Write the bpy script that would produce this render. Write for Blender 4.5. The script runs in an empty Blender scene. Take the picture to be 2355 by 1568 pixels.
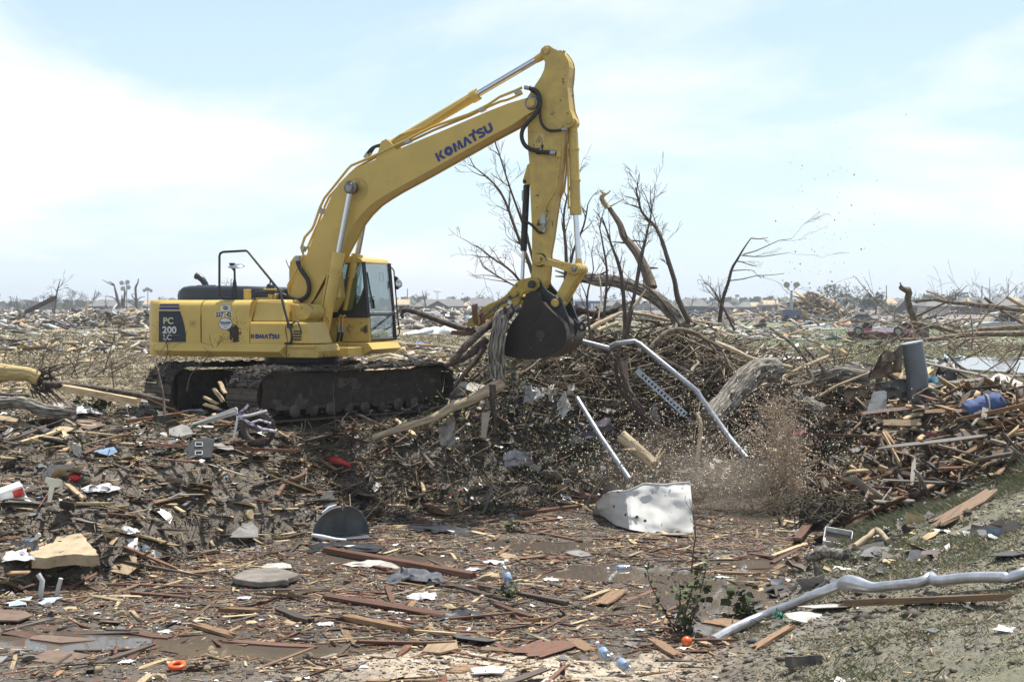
import bpy, math, random
import numpy as np
from mathutils import Vector, Matrix, Quaternion
R = math.radians
rnd = random.Random(7)
nr = np.random.default_rng(11)
scene = bpy.context.scene
col = scene.collection

# ---------------------------------------------------------------- camera, sky, sun, exposure
CAM_Z = 1.9
PITCH = math.atan(80.0 / 3271.0)
cd = bpy.data.cameras.new('camera')
cam = bpy.data.objects.new('camera', cd)
col.objects.link(cam)
cam.location = (0, 0, CAM_Z)
cam.rotation_euler = (R(90) - PITCH, 0, 0)
cd.sensor_width = 36.0
cd.lens = 50.0
cd.clip_start = 0.1
cd.clip_end = 20000
scene.camera = cam

SUN_AZ, SUN_EL = R(36), R(68)
world = bpy.data.worlds.new('World')
scene.world = world
world.use_nodes = True
wn, wl = world.node_tree.nodes, world.node_tree.links
wn.clear()
wo = wn.new('ShaderNodeOutputWorld')
bg = wn.new('ShaderNodeBackground')
sky = wn.new('ShaderNodeTexSky')
sky.sky_type = 'NISHITA'
sky.sun_disc = False
sky.sun_elevation = SUN_EL
sky.sun_rotation = SUN_AZ
sky.altitude = 300
sky.air_density = 1.0
sky.dust_density = 1.0
sky.ozone_density = 1.0
bg.inputs['Strength'].default_value = 0.1
# thin bright cloud: noise on a flat cloud layer seen from below
tc = wn.new('ShaderNodeTexCoord')
sep = wn.new('ShaderNodeSeparateXYZ')
wl.new(tc.outputs['Generated'], sep.inputs[0])
def wmath(op, a, b=None, clamp=False):
    n = wn.new('ShaderNodeMath'); n.operation = op; n.use_clamp = clamp
    for i, v in enumerate((a, b)):
        if v is None: continue
        if isinstance(v, (int, float)): n.inputs[i].default_value = v
        else: wl.new(v, n.inputs[i])
    return n.outputs[0]
zz = wmath('ADD', wmath('ABSOLUTE', sep.outputs[2]), 0.34)
cx = wmath('DIVIDE', sep.outputs[0], zz)
cy = wmath('DIVIDE', sep.outputs[1], zz)
cmb = wn.new('ShaderNodeCombineXYZ')
wl.new(cx, cmb.inputs[0]); wl.new(cy, cmb.inputs[1]); cmb.inputs[2].default_value = 5.7
n1 = wn.new('ShaderNodeTexNoise'); n1.inputs['Scale'].default_value = 1.15; n1.inputs['Detail'].default_value = 7
n1.inputs['Roughness'].default_value = 0.55; n1.inputs['Distortion'].default_value = 0.35
wl.new(cmb.outputs[0], n1.inputs['Vector'])
rmp = wn.new('ShaderNodeValToRGB')
rmp.color_ramp.elements[0].position = 0.46; rmp.color_ramp.elements[0].color = (0.0, 0.0, 0.0, 1)
rmp.color_ramp.elements[1].position = 0.62; rmp.color_ramp.elements[1].color = (0.9, 0.9, 0.9, 1)
wl.new(n1.outputs['Fac'], rmp.inputs[0])
# bright thin haze pales the sky towards the horizon all the way round, white cloud lies over it
az = wmath('ABSOLUTE', sep.outputs[2])
hz = wmath('MULTIPLY', wmath('POWER', wmath('SUBTRACT', 1.0, az, True), 2.2), 0.92)
mx1 = wn.new('ShaderNodeMix'); mx1.data_type = 'RGBA'
wl.new(hz, mx1.inputs[0]); wl.new(sky.outputs[0], mx1.inputs['A']); mx1.inputs['B'].default_value = (5.7, 7.5, 8.5, 1)
mx = wn.new('ShaderNodeMix'); mx.data_type = 'RGBA'
low = wmath('MULTIPLY', wmath('POWER', wmath('SUBTRACT', 1.0, az, True), 14.0), 0.45)
fac = wmath('MAXIMUM', rmp.outputs[0], low)
wl.new(fac, mx.inputs[0]); wl.new(mx1.outputs['Result'], mx.inputs['A'])
mx.inputs['B'].default_value = (8.4, 8.6, 8.8, 1)
wl.new(mx.outputs['Result'], bg.inputs['Color'])
wl.new(bg.outputs[0], wo.inputs['Surface'])

sd = bpy.data.lights.new('sun', 'SUN')
sd.energy = 5.0
sd.angle = R(0.55)
sd.color = (1.0, 0.955, 0.87)
sun = bpy.data.objects.new('sun', sd)
col.objects.link(sun)
SUN_DIR = Vector((math.sin(SUN_AZ) * math.cos(SUN_EL), math.cos(SUN_AZ) * math.cos(SUN_EL), math.sin(SUN_EL)))
sun.rotation_euler = SUN_DIR.to_track_quat('Z', 'Y').to_euler()
sun.location = (0, 0, 60)

scene.view_settings.view_transform = 'Standard'
scene.view_settings.look = 'None'
scene.view_settings.gamma = 1
scene.view_settings.use_curve_mapping = False
scene.view_settings.exposure = 0.46

# ---------------------------------------------------------------- from a point of the photograph to a place in the world
FPX, K = 3271.0, 4096 / 2355
def ray(px, py):
    x, y = (px - 1177.5) / FPX, -(py - 784) / FPX
    c, s = math.cos(PITCH), math.sin(PITCH)
    return np.array((x, c + y * s, -s + y * c))
def at(px, py, Y):
    d = ray(px, py); t = Y / d[1]
    return Vector((t * d[0], Y, CAM_Z + t * d[2]))
ZO = {'A': (1100, 900, 2.852), 'B': (580, 980, 3.337), 'C': (1800, 980, 3.337), 'D': (1950, 150, 3.484), 'E': (2000, 550, 3.135),
      'F': (1250, 450, 3.136), 'G': (1100, 150, 1.6507), 'R': (500, 900, 1.96), 'S': (1700, 900, 1.96),
      'BL': (0, 2000, 1.682), 'BM': (1300, 2000, 1.682), 'BR': (2600, 2000, 1.5742), 'ML': (0, 1500, 1.682), 'MM': (1200, 1500, 1.57),
      'MR': (2500, 1600, 1.4756), 'LL': (0, 1000, 2.24), 'RR': (2700, 1000, 1.687), 'TW': (1550, 1080, 4.9), 'H1': (0, 1080, 3.798),
      'TR': (2300, 700, 2.613), 'Q': (1700, 1350, 1.494), 'W': (3200, 1300, 1.4933), 'V': (2300, 1300, 1.195), 'X': (3350, 1080, 1.804), 'Y': (2800, 1080, 1.923)}
def dz(z, x, y):
    o = ZO[z]; return ((o[0] + x / o[2]) / K, (o[1] + y / o[2]) / K)
TH = R(20); MX, MY = -3.71, 25.16
FW = (math.cos(TH), -math.sin(TH)); LF = (math.sin(TH), math.cos(TH))
def L(z, l, *pts):                                   # points on the machine's own upright plane at side offset l
    out = []
    for x, y in pts:
        d = ray(*dz(z, x, y)); n = d[0] * LF[0] + d[1] * LF[1]
        t = (l + MX * LF[0] + MY * LF[1]) / n
        X, Y, Z = t * d[0], t * d[1], CAM_Z + t * d[2]
        out.append((float((X - MX) * FW[0] + (Y - MY) * FW[1]), l, float(Z)))
    return out

# ---------------------------------------------------------------- terrain
_perm = np.random.default_rng(5).permutation(512)
def vnoise(x, y, seed=0):
    xi, yi = np.floor(x).astype(int), np.floor(y).astype(int)
    xf, yf = x - xi, y - yi
    u, v = xf * xf * (3 - 2 * xf), yf * yf * (3 - 2 * yf)
    h = lambda a, b: _perm[(_perm[(a + seed * 37) & 511] + b) & 511] / 511.0
    return (h(xi, yi) * (1 - u) + h(xi + 1, yi) * u) * (1 - v) + (h(xi, yi + 1) * (1 - u) + h(xi + 1, yi + 1) * u) * v
def fbm(x, y, f, octv=4, seed=0):
    s, a, t = 0, 1.0, 0
    for i in range(octv):
        s = s + a * (vnoise(x * f, y * f, seed + i) - .5); t += a; a *= .5; f *= 2.03
    return s / t * 2
PIT = [(-9.5, 9.5), (-7.6, 13.5), (-5.5, 16.6), (-4.7, 17.4), (-4.0, 19.1), (-2.9, 20.7), (-1.9, 22.0), (-.55, 23.2), (1.4, 24.0), (4.0, 25.0), (5.2, 24.4),
       (5.3, 21.5), (4.5, 19.8), (3.75, 18.4), (3.2, 17.0), (2.1, 13.9), (1.6, 12.3), (.8, 9.0)]
def pit_dist(x, y):
    d2 = np.full(np.shape(x), 1e9); ins = np.zeros(np.shape(x), bool)
    n = len(PIT)
    for i in range(n):
        (ax, ay), (bx, by) = PIT[i], PIT[(i + 1) % n]
        ex, ey = bx - ax, by - ay
        t = np.clip(((x - ax) * ex + (y - ay) * ey) / (ex * ex + ey * ey), 0, 1)
        d2 = np.minimum(d2, (x - ax - t * ex) ** 2 + (y - ay - t * ey) ** 2)
        c = ((ay > y) != (by > y)) & (x < (bx - ax) * (y - ay) / (by - ay + 1e-12) + ax)
        ins ^= c
    d = np.sqrt(d2)
    return np.where(ins, -d, d)
def sst(a, b, v):
    t = np.clip((v - a) / (b - a), 0, 1); return t * t * (3 - 2 * t)
FLOOR = -1.40
def H(x, y):
    x, y = np.asarray(x, float), np.asarray(y, float)
    d = pit_dist(x + .25 * fbm(x, y, .9, 2, 3), y + .3 * fbm(x, y, .9, 2, 9))
    dd = np.maximum(d, 0)
    left = sst(-1.5, -4.0, x) * sst(22.5, 20.5, y)
    P = 0.0 - .62 * sst(21.5, 17.0, y) * left
    P = P - .55 * sst(26, 45, y) * sst(1.5, 7, x) * sst(300, 150, y)
    w = 2.3 - 1.3 * left
    ledge = .38 * sst(0, .45, dd) * left
    back = FLOOR + ledge + (P - FLOOR - ledge) * sst(0, 1, dd / w * (1 - .45 * left))
    bank = FLOOR + np.minimum(.33 * dd, .25 * dd + .3)
    bank = np.minimum(bank, -.15 + .02 * dd)
    right = sst(.3, 2.2, x - .1 * (y - 10)) * sst(24.5, 20.5, y)
    z = back * (1 - right) + bank * right
    near = sst(9, 3, y); z = z * (1 - near) + near * .15
    # brush mound to the right of the bucket, and the mud heap under the debris pile
    z = z + .85 * np.exp(-((x - 3.1) / 2.6) ** 2 - ((y - 28.4) / 1.7) ** 2) + .45 * np.exp(-((x - .2) / 1.6) ** 2 - ((y - 27.6) / 1.5) ** 2)
    z = z + .45 * np.exp(-((x - 7.4) / 2.4) ** 2 - ((y - 23.6) / 1.8) ** 2)
    amp = .03 + .11 * sst(0, .8, d) * sst(60, 30, y)
    amp = amp * (1 - .55 * right)
    z = z + amp * fbm(x, y, 1.1, 5, 1) + .05 * sst(.1, 1, d) * (1 - .6 * right) * fbm(x, y, 4.5, 3, 20) * sst(45, 35, y)
    for cx_, cy_, rx_, ry_, dp_ in ((2.45, 16.2, .95, .8, .07), (1.35, 17.6, 1.1, .45, .06), (4.2, 22.6, .9, .9, .09), (.6, 19.6, 1.2, .4, .045), (-1.7, 18.6, 1.0, .35, .05), (-4.2, 14.0, 1.2, .35, .05), (2.0, 14.6, .5, .5, .05), (-2.2, 13.6, 1.0, .3, .045), (3.2, 18.2, .5, .5, .05)):
        z = z - dp_ * np.exp(-((x - cx_) / rx_) ** 2 - ((y - cy_) / ry_) ** 2)
    z = z - .22 * sst(1.35, .8, np.sqrt(((x - 25) / 7.5) ** 2 + ((y - 59) / 12.5) ** 2))
    return z
def gz(x, y): return float(H(np.array([x]), np.array([y]))[0])
_Ts = np.concatenate([np.linspace(9, 40, 1500), np.linspace(40.1, 1500, 3000)])
def gnd(px, py, dzv=0.0):
    d = ray(px, py)
    X, Y, Z = d[0] * _Ts, d[1] * _Ts, CAM_Z + d[2] * _Ts
    below = Z < H(X, Y) + dzv
    i = int(np.argmax(below)) if below.any() else len(_Ts) - 1
    return Vector((X[i], Y[i], gz(X[i], Y[i])))
def gz_(z, x, y): return gnd(*dz(z, x, y))

# ---------------------------------------------------------------- mesh builder
def tag(o, label=None, cat=None, group=None, kind=None):
    if label: o['label'] = label
    if cat: o['category'] = cat
    if group: o['group'] = group
    if kind: o['kind'] = kind
    return o
def empty(name, loc, label, cat, group=None, rz=0):
    o = bpy.data.objects.new(name, None); col.objects.link(o)
    o.location = loc; o.rotation_euler = (0, 0, rz); o.empty_display_size = .2
    return tag(o, label, cat, group)
def mesh_np(name, v, f, mats, colors=None, smooth=False, k=None):
    """v (n,3), f (m,k) arrays -> mesh"""
    me = bpy.data.meshes.new(name)
    f = np.asarray(f, np.int32); k = f.shape[1]; m = len(f)
    me.vertices.add(len(v)); me.vertices.foreach_set('co', np.asarray(v, np.float32).ravel())
    me.loops.add(m * k); me.loops.foreach_set('vertex_index', f.ravel())
    me.polygons.add(m); me.polygons.foreach_set('loop_start', np.arange(0, m * k, k, dtype=np.int32))
    if smooth: me.polygons.foreach_set('use_smooth', np.ones(m, bool))
    me.update(calc_edges=True)
    if colors is not None:
        a = me.color_attributes.new('Col', 'FLOAT_COLOR', 'POINT')
        c = np.ones((len(v), 4), np.float32); c[:, :3] = colors
        a.data.foreach_set('color', c.ravel())
    for mm in (mats if isinstance(mats, (list, tuple)) else [mats]): me.materials.append(mm)
    return me
class MB:
    def __init__(s): s.v = []; s.f = []; s.mi = []; s.cur = 0
    def _add(s, vs, fs):
        b = len(s.v); s.v += [tuple(p) for p in vs]; s.f += [tuple(i + b for i in q) for q in fs]; s.mi += [s.cur] * len(fs); return s
    def box(s, c, size, rot=None):
        hx, hy, hz = size[0] / 2, size[1] / 2, size[2] / 2
        vs = [Vector((x, y, z)) for x in (-hx, hx) for y in (-hy, hy) for z in (-hz, hz)]
        if rot is not None:
            m = rot if isinstance(rot, Matrix) else Matrix.Rotation(rot, 3, 'Z')
            vs = [m @ p for p in vs]
        c = Vector(c)
        return s._add([p + c for p in vs], [(0, 1, 3, 2), (4, 6, 7, 5), (0, 4, 5, 1), (2, 3, 7, 6), (0, 2, 6, 4), (1, 5, 7, 3)])
    def prism(s, poly, a0, a1, axis='y'):
        """polygon (u,w) extruded along an axis: y -> (u, a, w); x -> (a, u, w); z -> (u, w, a)"""
        P = {'y': lambda u, w, a: (u, a, w), 'x': lambda u, w, a: (a, u, w), 'z': lambda u, w, a: (u, w, a)}[axis]
        n = len(poly)
        area = sum(poly[i][0] * poly[(i + 1) % n][1] - poly[(i + 1) % n][0] * poly[i][1] for i in range(n))
        if (area > 0) == (axis == 'y'): poly = poly[::-1]
        vs = [P(u, w, min(a0, a1)) for u, w in poly] + [P(u, w, max(a0, a1)) for u, w in poly]
        fs = [tuple(range(n))[::-1], tuple(range(n, 2 * n))] + [(i, (i + 1) % n, n + (i + 1) % n, n + i) for i in range(n)]
        return s._add(vs, fs)
    def tube(s, pts, rad, n=8, cap=True, jit=0.0, close=False):
        pts = [Vector(p) for p in pts]; m = len(pts)
        rad = [rad] * m if isinstance(rad, (int, float)) else list(rad)
        up = None; vs = []
        for i, p in enumerate(pts):
            t = (pts[min(i + 1, m - 1)] - pts[max(i - 1, 0)])
            t = t.normalized() if t.length > 1e-9 else Vector((0, 0, 1))
            if up is None:
                up = Vector((0, 0, 1)) if abs(t.z) < .9 else Vector((1, 0, 0))
            u = (up - t * up.dot(t)).normalized(); w = t.cross(u); up = u
            for k in range(n):
                a = 2 * math.pi * k / n; r = rad[i] * (1 + (rnd.uniform(-jit, jit) if jit else 0))
                vs.append(p + (u * math.cos(a) + w * math.sin(a)) * r)
        fs = [(i * n + k, i * n + (k + 1) % n, (i + 1) * n + (k + 1) % n, (i + 1) * n + k) for i in range(m - 1) for k in range(n)]
        if cap: fs += [tuple(range(n))[::-1], tuple(range((m - 1) * n, m * n))]
        return s._add(vs, fs)
    def cyl(s, p0, p1, r0, r1=None, n=20): return s.tube([p0, p1], [r0, r0 if r1 is None else r1], n)
    def lathe(s, prof, c=(0, 0, 0), n=20, axis='z'):
        vs = []; c = Vector(c)
        for r, h in prof:
            for k in range(n):
                a = 2 * math.pi * k / n; x, y = r * math.cos(a), r * math.sin(a)
                vs.append(c + Vector({'z': (x, y, h), 'y': (x, h, y), 'x': (h, x, y)}[axis]))
        m = len(prof)
        fs = [(i * n + k, i * n + (k + 1) % n, (i + 1) * n + (k + 1) % n, (i + 1) * n + k) for i in range(m - 1) for k in range(n)]
        fs += [tuple(range(n))[::-1], tuple(range((m - 1) * n, m * n))]
        return s._add(vs, fs)
    def ball(s, c, r, n=10, sq=(1, 1, 1)):
        prof = [(max(1e-4, math.sin(math.pi * i / n)) * r, -math.cos(math.pi * i / n) * r) for i in range(n + 1)]
        b = len(s.v); s.lathe(prof, (0, 0, 0), n * 2)
        for i in range(b, len(s.v)):
            p = s.v[i]; s.v[i] = (p[0] * sq[0] + c[0], p[1] * sq[1] + c[1], p[2] * sq[2] + c[2])
        return s
    def sheet(s, grid, thick=.004):
        """grid[i][j] of points -> thin solid sheet"""
        h, w = len(grid), len(grid[0])
        P = [[Vector(p) for p in r] for r in grid]
        nv = []
        for i in range(h):
            for j in range(w):
                a = P[min(i + 1, h - 1)][j] - P[max(i - 1, 0)][j]; b = P[i][min(j + 1, w - 1)] - P[i][max(j - 1, 0)]
                q = a.cross(b); nv.append(q.normalized() * thick if q.length > 1e-9 else Vector((0, 0, thick)))
        top = [P[i][j] for i in range(h) for j in range(w)]; bot = [p - nv[k] for k, p in enumerate(top)]
        N = h * w; fs = []
        for i in range(h - 1):
            for j in range(w - 1):
                a, b, c, d = i * w + j, i * w + j + 1, (i + 1) * w + j + 1, (i + 1) * w + j
                fs += [(a, d, c, b), (N + a, N + b, N + c, N + d)]
        edge = [(0, j) for j in range(w)] + [(i, w - 1) for i in range(1, h)] + [(h - 1, j) for j in range(w - 2, -1, -1)] + [(i, 0) for i in range(h - 2, 0, -1)]
        E = [i * w + j for i, j in edge]
        for k in range(len(E)):
            a, b = E[k], E[(k + 1) % len(E)]; fs.append((a, b, N + b, N + a))
        return s._add(top + bot, fs)
    def mesh(s, name, mats, smooth=None):
        me = bpy.data.meshes.new(name); me.from_pydata(s.v, [], s.f)
        mats = mats if isinstance(mats, (list, tuple)) else [mats]
        for m in mats: me.materials.append(m)
        if len(mats) > 1: me.polygons.foreach_set('material_index', s.mi)
        if smooth is not None:
            me.polygons.foreach_set('use_smooth', [True] * len(s.f)); me.update()
            me.set_sharp_from_angle(angle=R(smooth))
        me.update(); return me
    def obj(s, name, mats, parent=None, smooth=None, bevel=0, seg=2, off=None, base=True):
        """one mesh object; top-level ones get their origin at their own base"""
        o_ = Vector((0, 0, 0))
        if parent is None and base and s.v:
            a = np.array(s.v); o_ = Vector((a[:, 0].mean(), a[:, 1].mean(), a[:, 2].min()))
        if off is not None: o_ = Vector(off)
        if o_.length: s.v = [(x - o_.x, y - o_.y, z - o_.z) for x, y, z in s.v]
        ob = bpy.data.objects.new(name, s.mesh(name, mats, smooth)); col.objects.link(ob)
        if parent is not None: ob.parent = parent
        else: ob.location = o_
        if bevel:
            b = ob.modifiers.new('Bevel', 'BEVEL'); b.width = bevel; b.segments = seg; b.limit_method = 'ANGLE'; b.angle_limit = R(35)
            b.harden_normals = False
        return ob
def link(name, me, parent=None, loc=(0, 0, 0), rot=(0, 0, 0), sc=(1, 1, 1)):
    o = bpy.data.objects.new(name, me); col.objects.link(o); o.parent = parent
    o.location = loc; o.rotation_euler = rot; o.scale = sc; return o
def copy_tree(o, parent=None):
    c = o.copy(); col.objects.link(c); c.parent = parent
    for ch in list(o.children): copy_tree(ch, c)
    return c

# ---------------------------------------------------------------- materials
def nt(name):
    m = bpy.data.materials.new(name); m.use_nodes = True
    n, l = m.node_tree.nodes, m.node_tree.links
    return m, n, l, n['Principled BSDF']
def pm(name, c1, c2=None, scale=4.0, rough=.6, metal=0.0, bump=0.0, bscale=None, vary=0.0, stretch=None, contrast=(.35, .65), c3=None, s3=20, t3=.62,
       detail=5, coat=0.0, spec=None, vattr=False, rough2=None, coords='Object'):
    m, n, l, p = nt(name)
    tcn = n.new('ShaderNodeTexCoord'); vec = tcn.outputs[coords]
    if stretch:
        mp = n.new('ShaderNodeMapping'); mp.inputs['Scale'].default_value = stretch; l.new(vec, mp.inputs[0]); vec = mp.outputs[0]
    no = n.new('ShaderNodeTexNoise'); no.inputs['Scale'].default_value = scale; no.inputs['Detail'].default_value = detail; no.inputs['Roughness'].default_value = .6
    l.new(vec, no.inputs['Vector'])
    ra = n.new('ShaderNodeMapRange'); ra.inputs[1].default_value, ra.inputs[2].default_value = contrast; l.new(no.outputs['Fac'], ra.inputs[0])
    mixn = n.new('ShaderNodeMix'); mixn.data_type = 'RGBA'
    l.new(ra.outputs[0], mixn.inputs[0])
    mixn.inputs['A'].default_value = (*c1, 1); mixn.inputs['B'].default_value = (*(c2 or c1), 1)
    out = mixn.outputs['Result']
    if vattr:
        at_ = n.new('ShaderNodeVertexColor'); at_.layer_name = 'Col'
        mu = n.new('ShaderNodeMix'); mu.data_type = 'RGBA'; mu.blend_type = 'MULTIPLY'; mu.inputs[0].default_value = 1
        l.new(out, mu.inputs['A']); l.new(at_.outputs[0], mu.inputs['B']); out = mu.outputs['Result']
    if c3:
        n3 = n.new('ShaderNodeTexNoise'); n3.inputs['Scale'].default_value = s3; n3.inputs['Detail'].default_value = 6; n3.inputs['Roughness'].default_value = .65
        l.new(tcn.outputs[coords], n3.inputs['Vector'])
        r3 = n.new('ShaderNodeMapRange'); r3.inputs[1].default_value = t3; r3.inputs[2].default_value = t3 + .06; l.new(n3.outputs['Fac'], r3.inputs[0])
        m3 = n.new('ShaderNodeMix'); m3.data_type = 'RGBA'; l.new(r3.outputs[0], m3.inputs[0]); l.new(out, m3.inputs['A']); m3.inputs['B'].default_value = (*c3, 1)
        out = m3.outputs['Result']
    if vary:
        oi = n.new('ShaderNodeObjectInfo'); hs = n.new('ShaderNodeHueSaturation')
        mr = n.new('ShaderNodeMapRange'); mr.inputs[3].default_value = 1 - vary; mr.inputs[4].default_value = 1 + vary
        l.new(oi.outputs['Random'], mr.inputs[0]); l.new(mr.outputs[0], hs.inputs['Value']); l.new(out, hs.inputs['Color']); out = hs.outputs[0]
    l.new(out, p.inputs['Base Color'])
    p.inputs['Roughness'].default_value = rough; p.inputs['Metallic'].default_value = metal
    if rough2 is not None:
        rr = n.new('ShaderNodeMapRange'); rr.inputs[3].default_value = rough; rr.inputs[4].default_value = rough2
        l.new(ra.outputs[0], rr.inputs[0]); l.new(rr.outputs[0], p.inputs['Roughness'])
    if coat: p.inputs['Coat Weight'].default_value = coat
    if spec is not None: p.inputs['Specular IOR Level'].default_value = spec
    if bump:
        nb = n.new('ShaderNodeTexNoise'); nb.inputs['Scale'].default_value = bscale or scale; nb.inputs['Detail'].default_value = 6; nb.inputs['Roughness'].default_value = .65
        l.new(vec, nb.inputs['Vector'])
        bp = n.new('ShaderNodeBump'); bp.inputs['Strength'].default_value = bump; bp.inputs['Distance'].default_value = .03
        l.new(nb.outputs['Fac'], bp.inputs['Height']); l.new(bp.outputs[0], p.inputs['Normal'])
    return m
MUD = (.075, .055, .04)
yellow = pm('yellow_paint', (.62, .435, .108), (.54, .375, .10), 2.2, .42, c3=(.16, .115, .07), s3=11, t3=.665, bump=.03, bscale=60)
yellow_dirty = pm('scuffed_yellow_paint', (.58, .405, .10), (.44, .31, .09), 5, .5, c3=(.07, .045, .025), s3=6, t3=.60, bump=.06, bscale=40)
yellow_worn = pm('muddy_yellow_paint', (.46, .32, .05), (.26, .18, .04), 5, .55, c3=(.035, .028, .018), s3=9, t3=.56, bump=.1, bscale=30)
black_paint = pm('black_paint', (.018, .019, .021), (.03, .03, .032), 6, .42)
hood_paint = pm('dark_grey_hood_paint', (.025, .03, .038), (.035, .04, .048), 3, .38)
rubber = pm('black_rubber', (.014, .014, .015), (.03, .028, .026), 30, .6)
chrome = pm('chrome_rod', (.62, .63, .68), (.55, .56, .6), 3, .22, 1.0)
steel = pm('greasy_steel', (.30, .29, .28), (.12, .11, .1), 12, .4, .9)
bucket_steel = pm('worn_bucket_steel', (.018, .015, .014), (.036, .027, .022), 3.5, .5, .2, c3=(.075, .055, .042), s3=5, t3=.63, bump=.12, bscale=14, spec=.35)
bucket_rub = pm('rubbed_bucket_steel', (.085, .066, .052), (.13, .10, .08), 4, .45, .35, bump=.08, bscale=20, stretch=(1, 4, 1))
track_steel = pm('muddy_track_steel', (.055, .047, .041), (.10, .08, .064), 9, .45, .35, bump=.35, bscale=25, c3=(.10, .075, .055), s3=5, t3=.6)
mud_dark = pm('caked_mud', (.035, .026, .02), (.075, .056, .043), 9, .9, bump=.6, bscale=18)
decal_navy = pm('navy_decal', (.012, .02, .035), (.014, .022, .038), 3, .4)
decal_blue = pm('blue_lettering', (.018, .03, .16), (.025, .04, .18), 8, .45)
decal_cream = pm('cream_lettering', (.62, .55, .36), (.55, .48, .32), 8, .5)
decal_white = pm('white_sticker', (.72, .72, .70), (.62, .62, .6), 9, .5)
decal_black = pm('black_print', (.012, .012, .014), None, 3, .5)
grey_metal = pm('grey_box_metal', (.42, .43, .42), (.34, .35, .35), 8, .45, .4)
galv = pm('galvanised_steel', (.42, .44, .47), (.30, .32, .35), 9, .48, .6, c3=(.12, .09, .07), s3=9, t3=.66, bump=.05, bscale=30)
white_enamel = pm('white_enamel_sheet', (.60, .59, .56), (.50, .49, .46), 3, .65, c3=(.20, .15, .11), s3=8, t3=.625, bump=.06, bscale=8)
def glassy(name, tint, gl=.10, rough=.02):
    m, n, l, p = nt(name); n.remove(p)
    t = n.new('ShaderNodeBsdfTransparent'); t.inputs[0].default_value = (*tint, 1)
    g = n.new('ShaderNodeBsdfGlossy'); g.inputs['Roughness'].default_value = rough
    lw = n.new('ShaderNodeLayerWeight'); lw.inputs[0].default_value = .5
    pw = n.new('ShaderNodeMath'); pw.operation = 'POWER'; pw.inputs[1].default_value = 4; l.new(lw.outputs['Facing'], pw.inputs[0])
    mm = n.new('ShaderNodeMixShader')
    ad = n.new('ShaderNodeMath'); ad.operation = 'ADD'; ad.use_clamp = True; ad.inputs[1].default_value = gl * .4; l.new(pw.outputs[0], ad.inputs[0]); l.new(ad.outputs[0], mm.inputs[0])
    l.new(t.outputs[0], mm.inputs[1]); l.new(g.outputs[0], mm.inputs[2]); l.new(mm.outputs[0], n['Material Output'].inputs[0]); return m
glass = glassy('cab_glass', (.66, .74, .75), .22)
clear_plastic = glassy('clear_plastic', (.86, .89, .93), .5, .15)
WOODS = {
 'cream': pm('cream_wood', (.54, .42, .25), (.38, .27, .145), 3, .72, stretch=(1.2, 14, 14), bump=.35, bscale=6, vary=.25, c3=(.12, .09, .065), s3=6, t3=.56),
 'tan': pm('tan_wood', (.29, .175, .085), (.17, .095, .048), 3, .65, stretch=(1.2, 14, 14), bump=.35, bscale=6, vary=.35, c3=(.07, .055, .042), s3=6, t3=.55),
 'red': pm('red_brown_wood', (.11, .046, .026), (.20, .085, .043), 3, .45, stretch=(1.2, 14, 14), bump=.35, bscale=6, vary=.35, c3=(.075, .058, .046), s3=6, t3=.54),
 'dark': pm('dark_wet_wood', (.055, .038, .028), (.10, .068, .046), 3, .6, stretch=(1.2, 14, 14), bump=.3, bscale=6, vary=.3),
 'grey': pm('grey_weathered_wood', (.26, .235, .205), (.17, .15, .13), 3, .75, stretch=(1.2, 14, 14), bump=.3, bscale=6, vary=.25),
}
bark_grey = pm('grey_fissured_bark', (.34, .31, .265), (.065, .054, .043), 13, .9, bump=1.0, bscale=22, contrast=(.42, .56))
BARK_LONG = {k: pm(k + '_ridged_bark', a, b, sc, .9, bump=1.0, bscale=sc, stretch=(1, .16, 1), contrast=(.40, .58), coords='UV', detail=6) for k, a, b, sc in (('grey', (.36, .325, .275), (.06, .05, .04), 26), ('brown', (.115, .075, .05), (.03, .021, .016), 26), ('tan', (.27, .21, .15), (.085, .066, .048), 24), ('pale', (.52, .42, .28), (.30, .22, .14), 14))}
bark_light = pm('light_grey_bark', (.42, .37, .30), (.16, .13, .10), 12, .9, bump=.7, bscale=20, contrast=(.36, .6), vary=.2)
bark_brown = pm('brown_wet_bark', (.11, .07, .046), (.03, .021, .016), 12, .6, bump=.8, bscale=20, contrast=(.4, .6), vary=.15)
bark_pale = pm('pale_stripped_wood', (.50, .40, .26), (.33, .25, .16), 4, .7, bump=.3, bscale=9, c3=(.13, .09, .06), s3=6, t3=.61, vary=.15)
bark_tan = pm('tan_branch_bark', (.26, .205, .145), (.10, .078, .056), 12, .85, bump=.7, bscale=20, vary=.3, contrast=(.4, .6))
bark_dark = pm('dark_twig_bark', (.075, .058, .045), (.12, .095, .075), 6, .8, bump=.3, bscale=14, vary=.2)
stone_tan = pm('tan_sandstone', (.42, .335, .21), (.30, .235, .15), 5, .85, bump=.6, bscale=14, vary=.2, c3=(.16, .12, .085), s3=6, t3=.60)
stone_grey = pm('grey_stone', (.20, .18, .155), (.12, .105, .09), 5, .85, bump=.6, bscale=14, vary=.2)
foliage = pm('green_leaves', (.045, .085, .022), (.075, .115, .03), 2, .6, vattr=False, spec=.3)
debris_mat = pm('mixed_debris', (1, 1, 1), (.66, .63, .60), 7, .75, vattr=True, bump=.2, bscale=20)
splinter_mat = pm('splintered_wood', (1, 1, 1), (.6, .55, .5), 9, .72, vattr=True, bump=.2, bscale=25)
paper_white = pm('white_plastic_bag', (.72, .73, .74), (.55, .55, .55), 7, .5, c3=(.2, .16, .13), s3=9, t3=.63)
orange_pl = pm('orange_plastic', (.75, .13, .025), (.68, .11, .02), 8, .35, c3=(.3, .1, .05), s3=20, t3=.68)
red_pl = pm('red_plastic', (.50, .015, .012), (.42, .012, .01), 6, .3)
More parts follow.
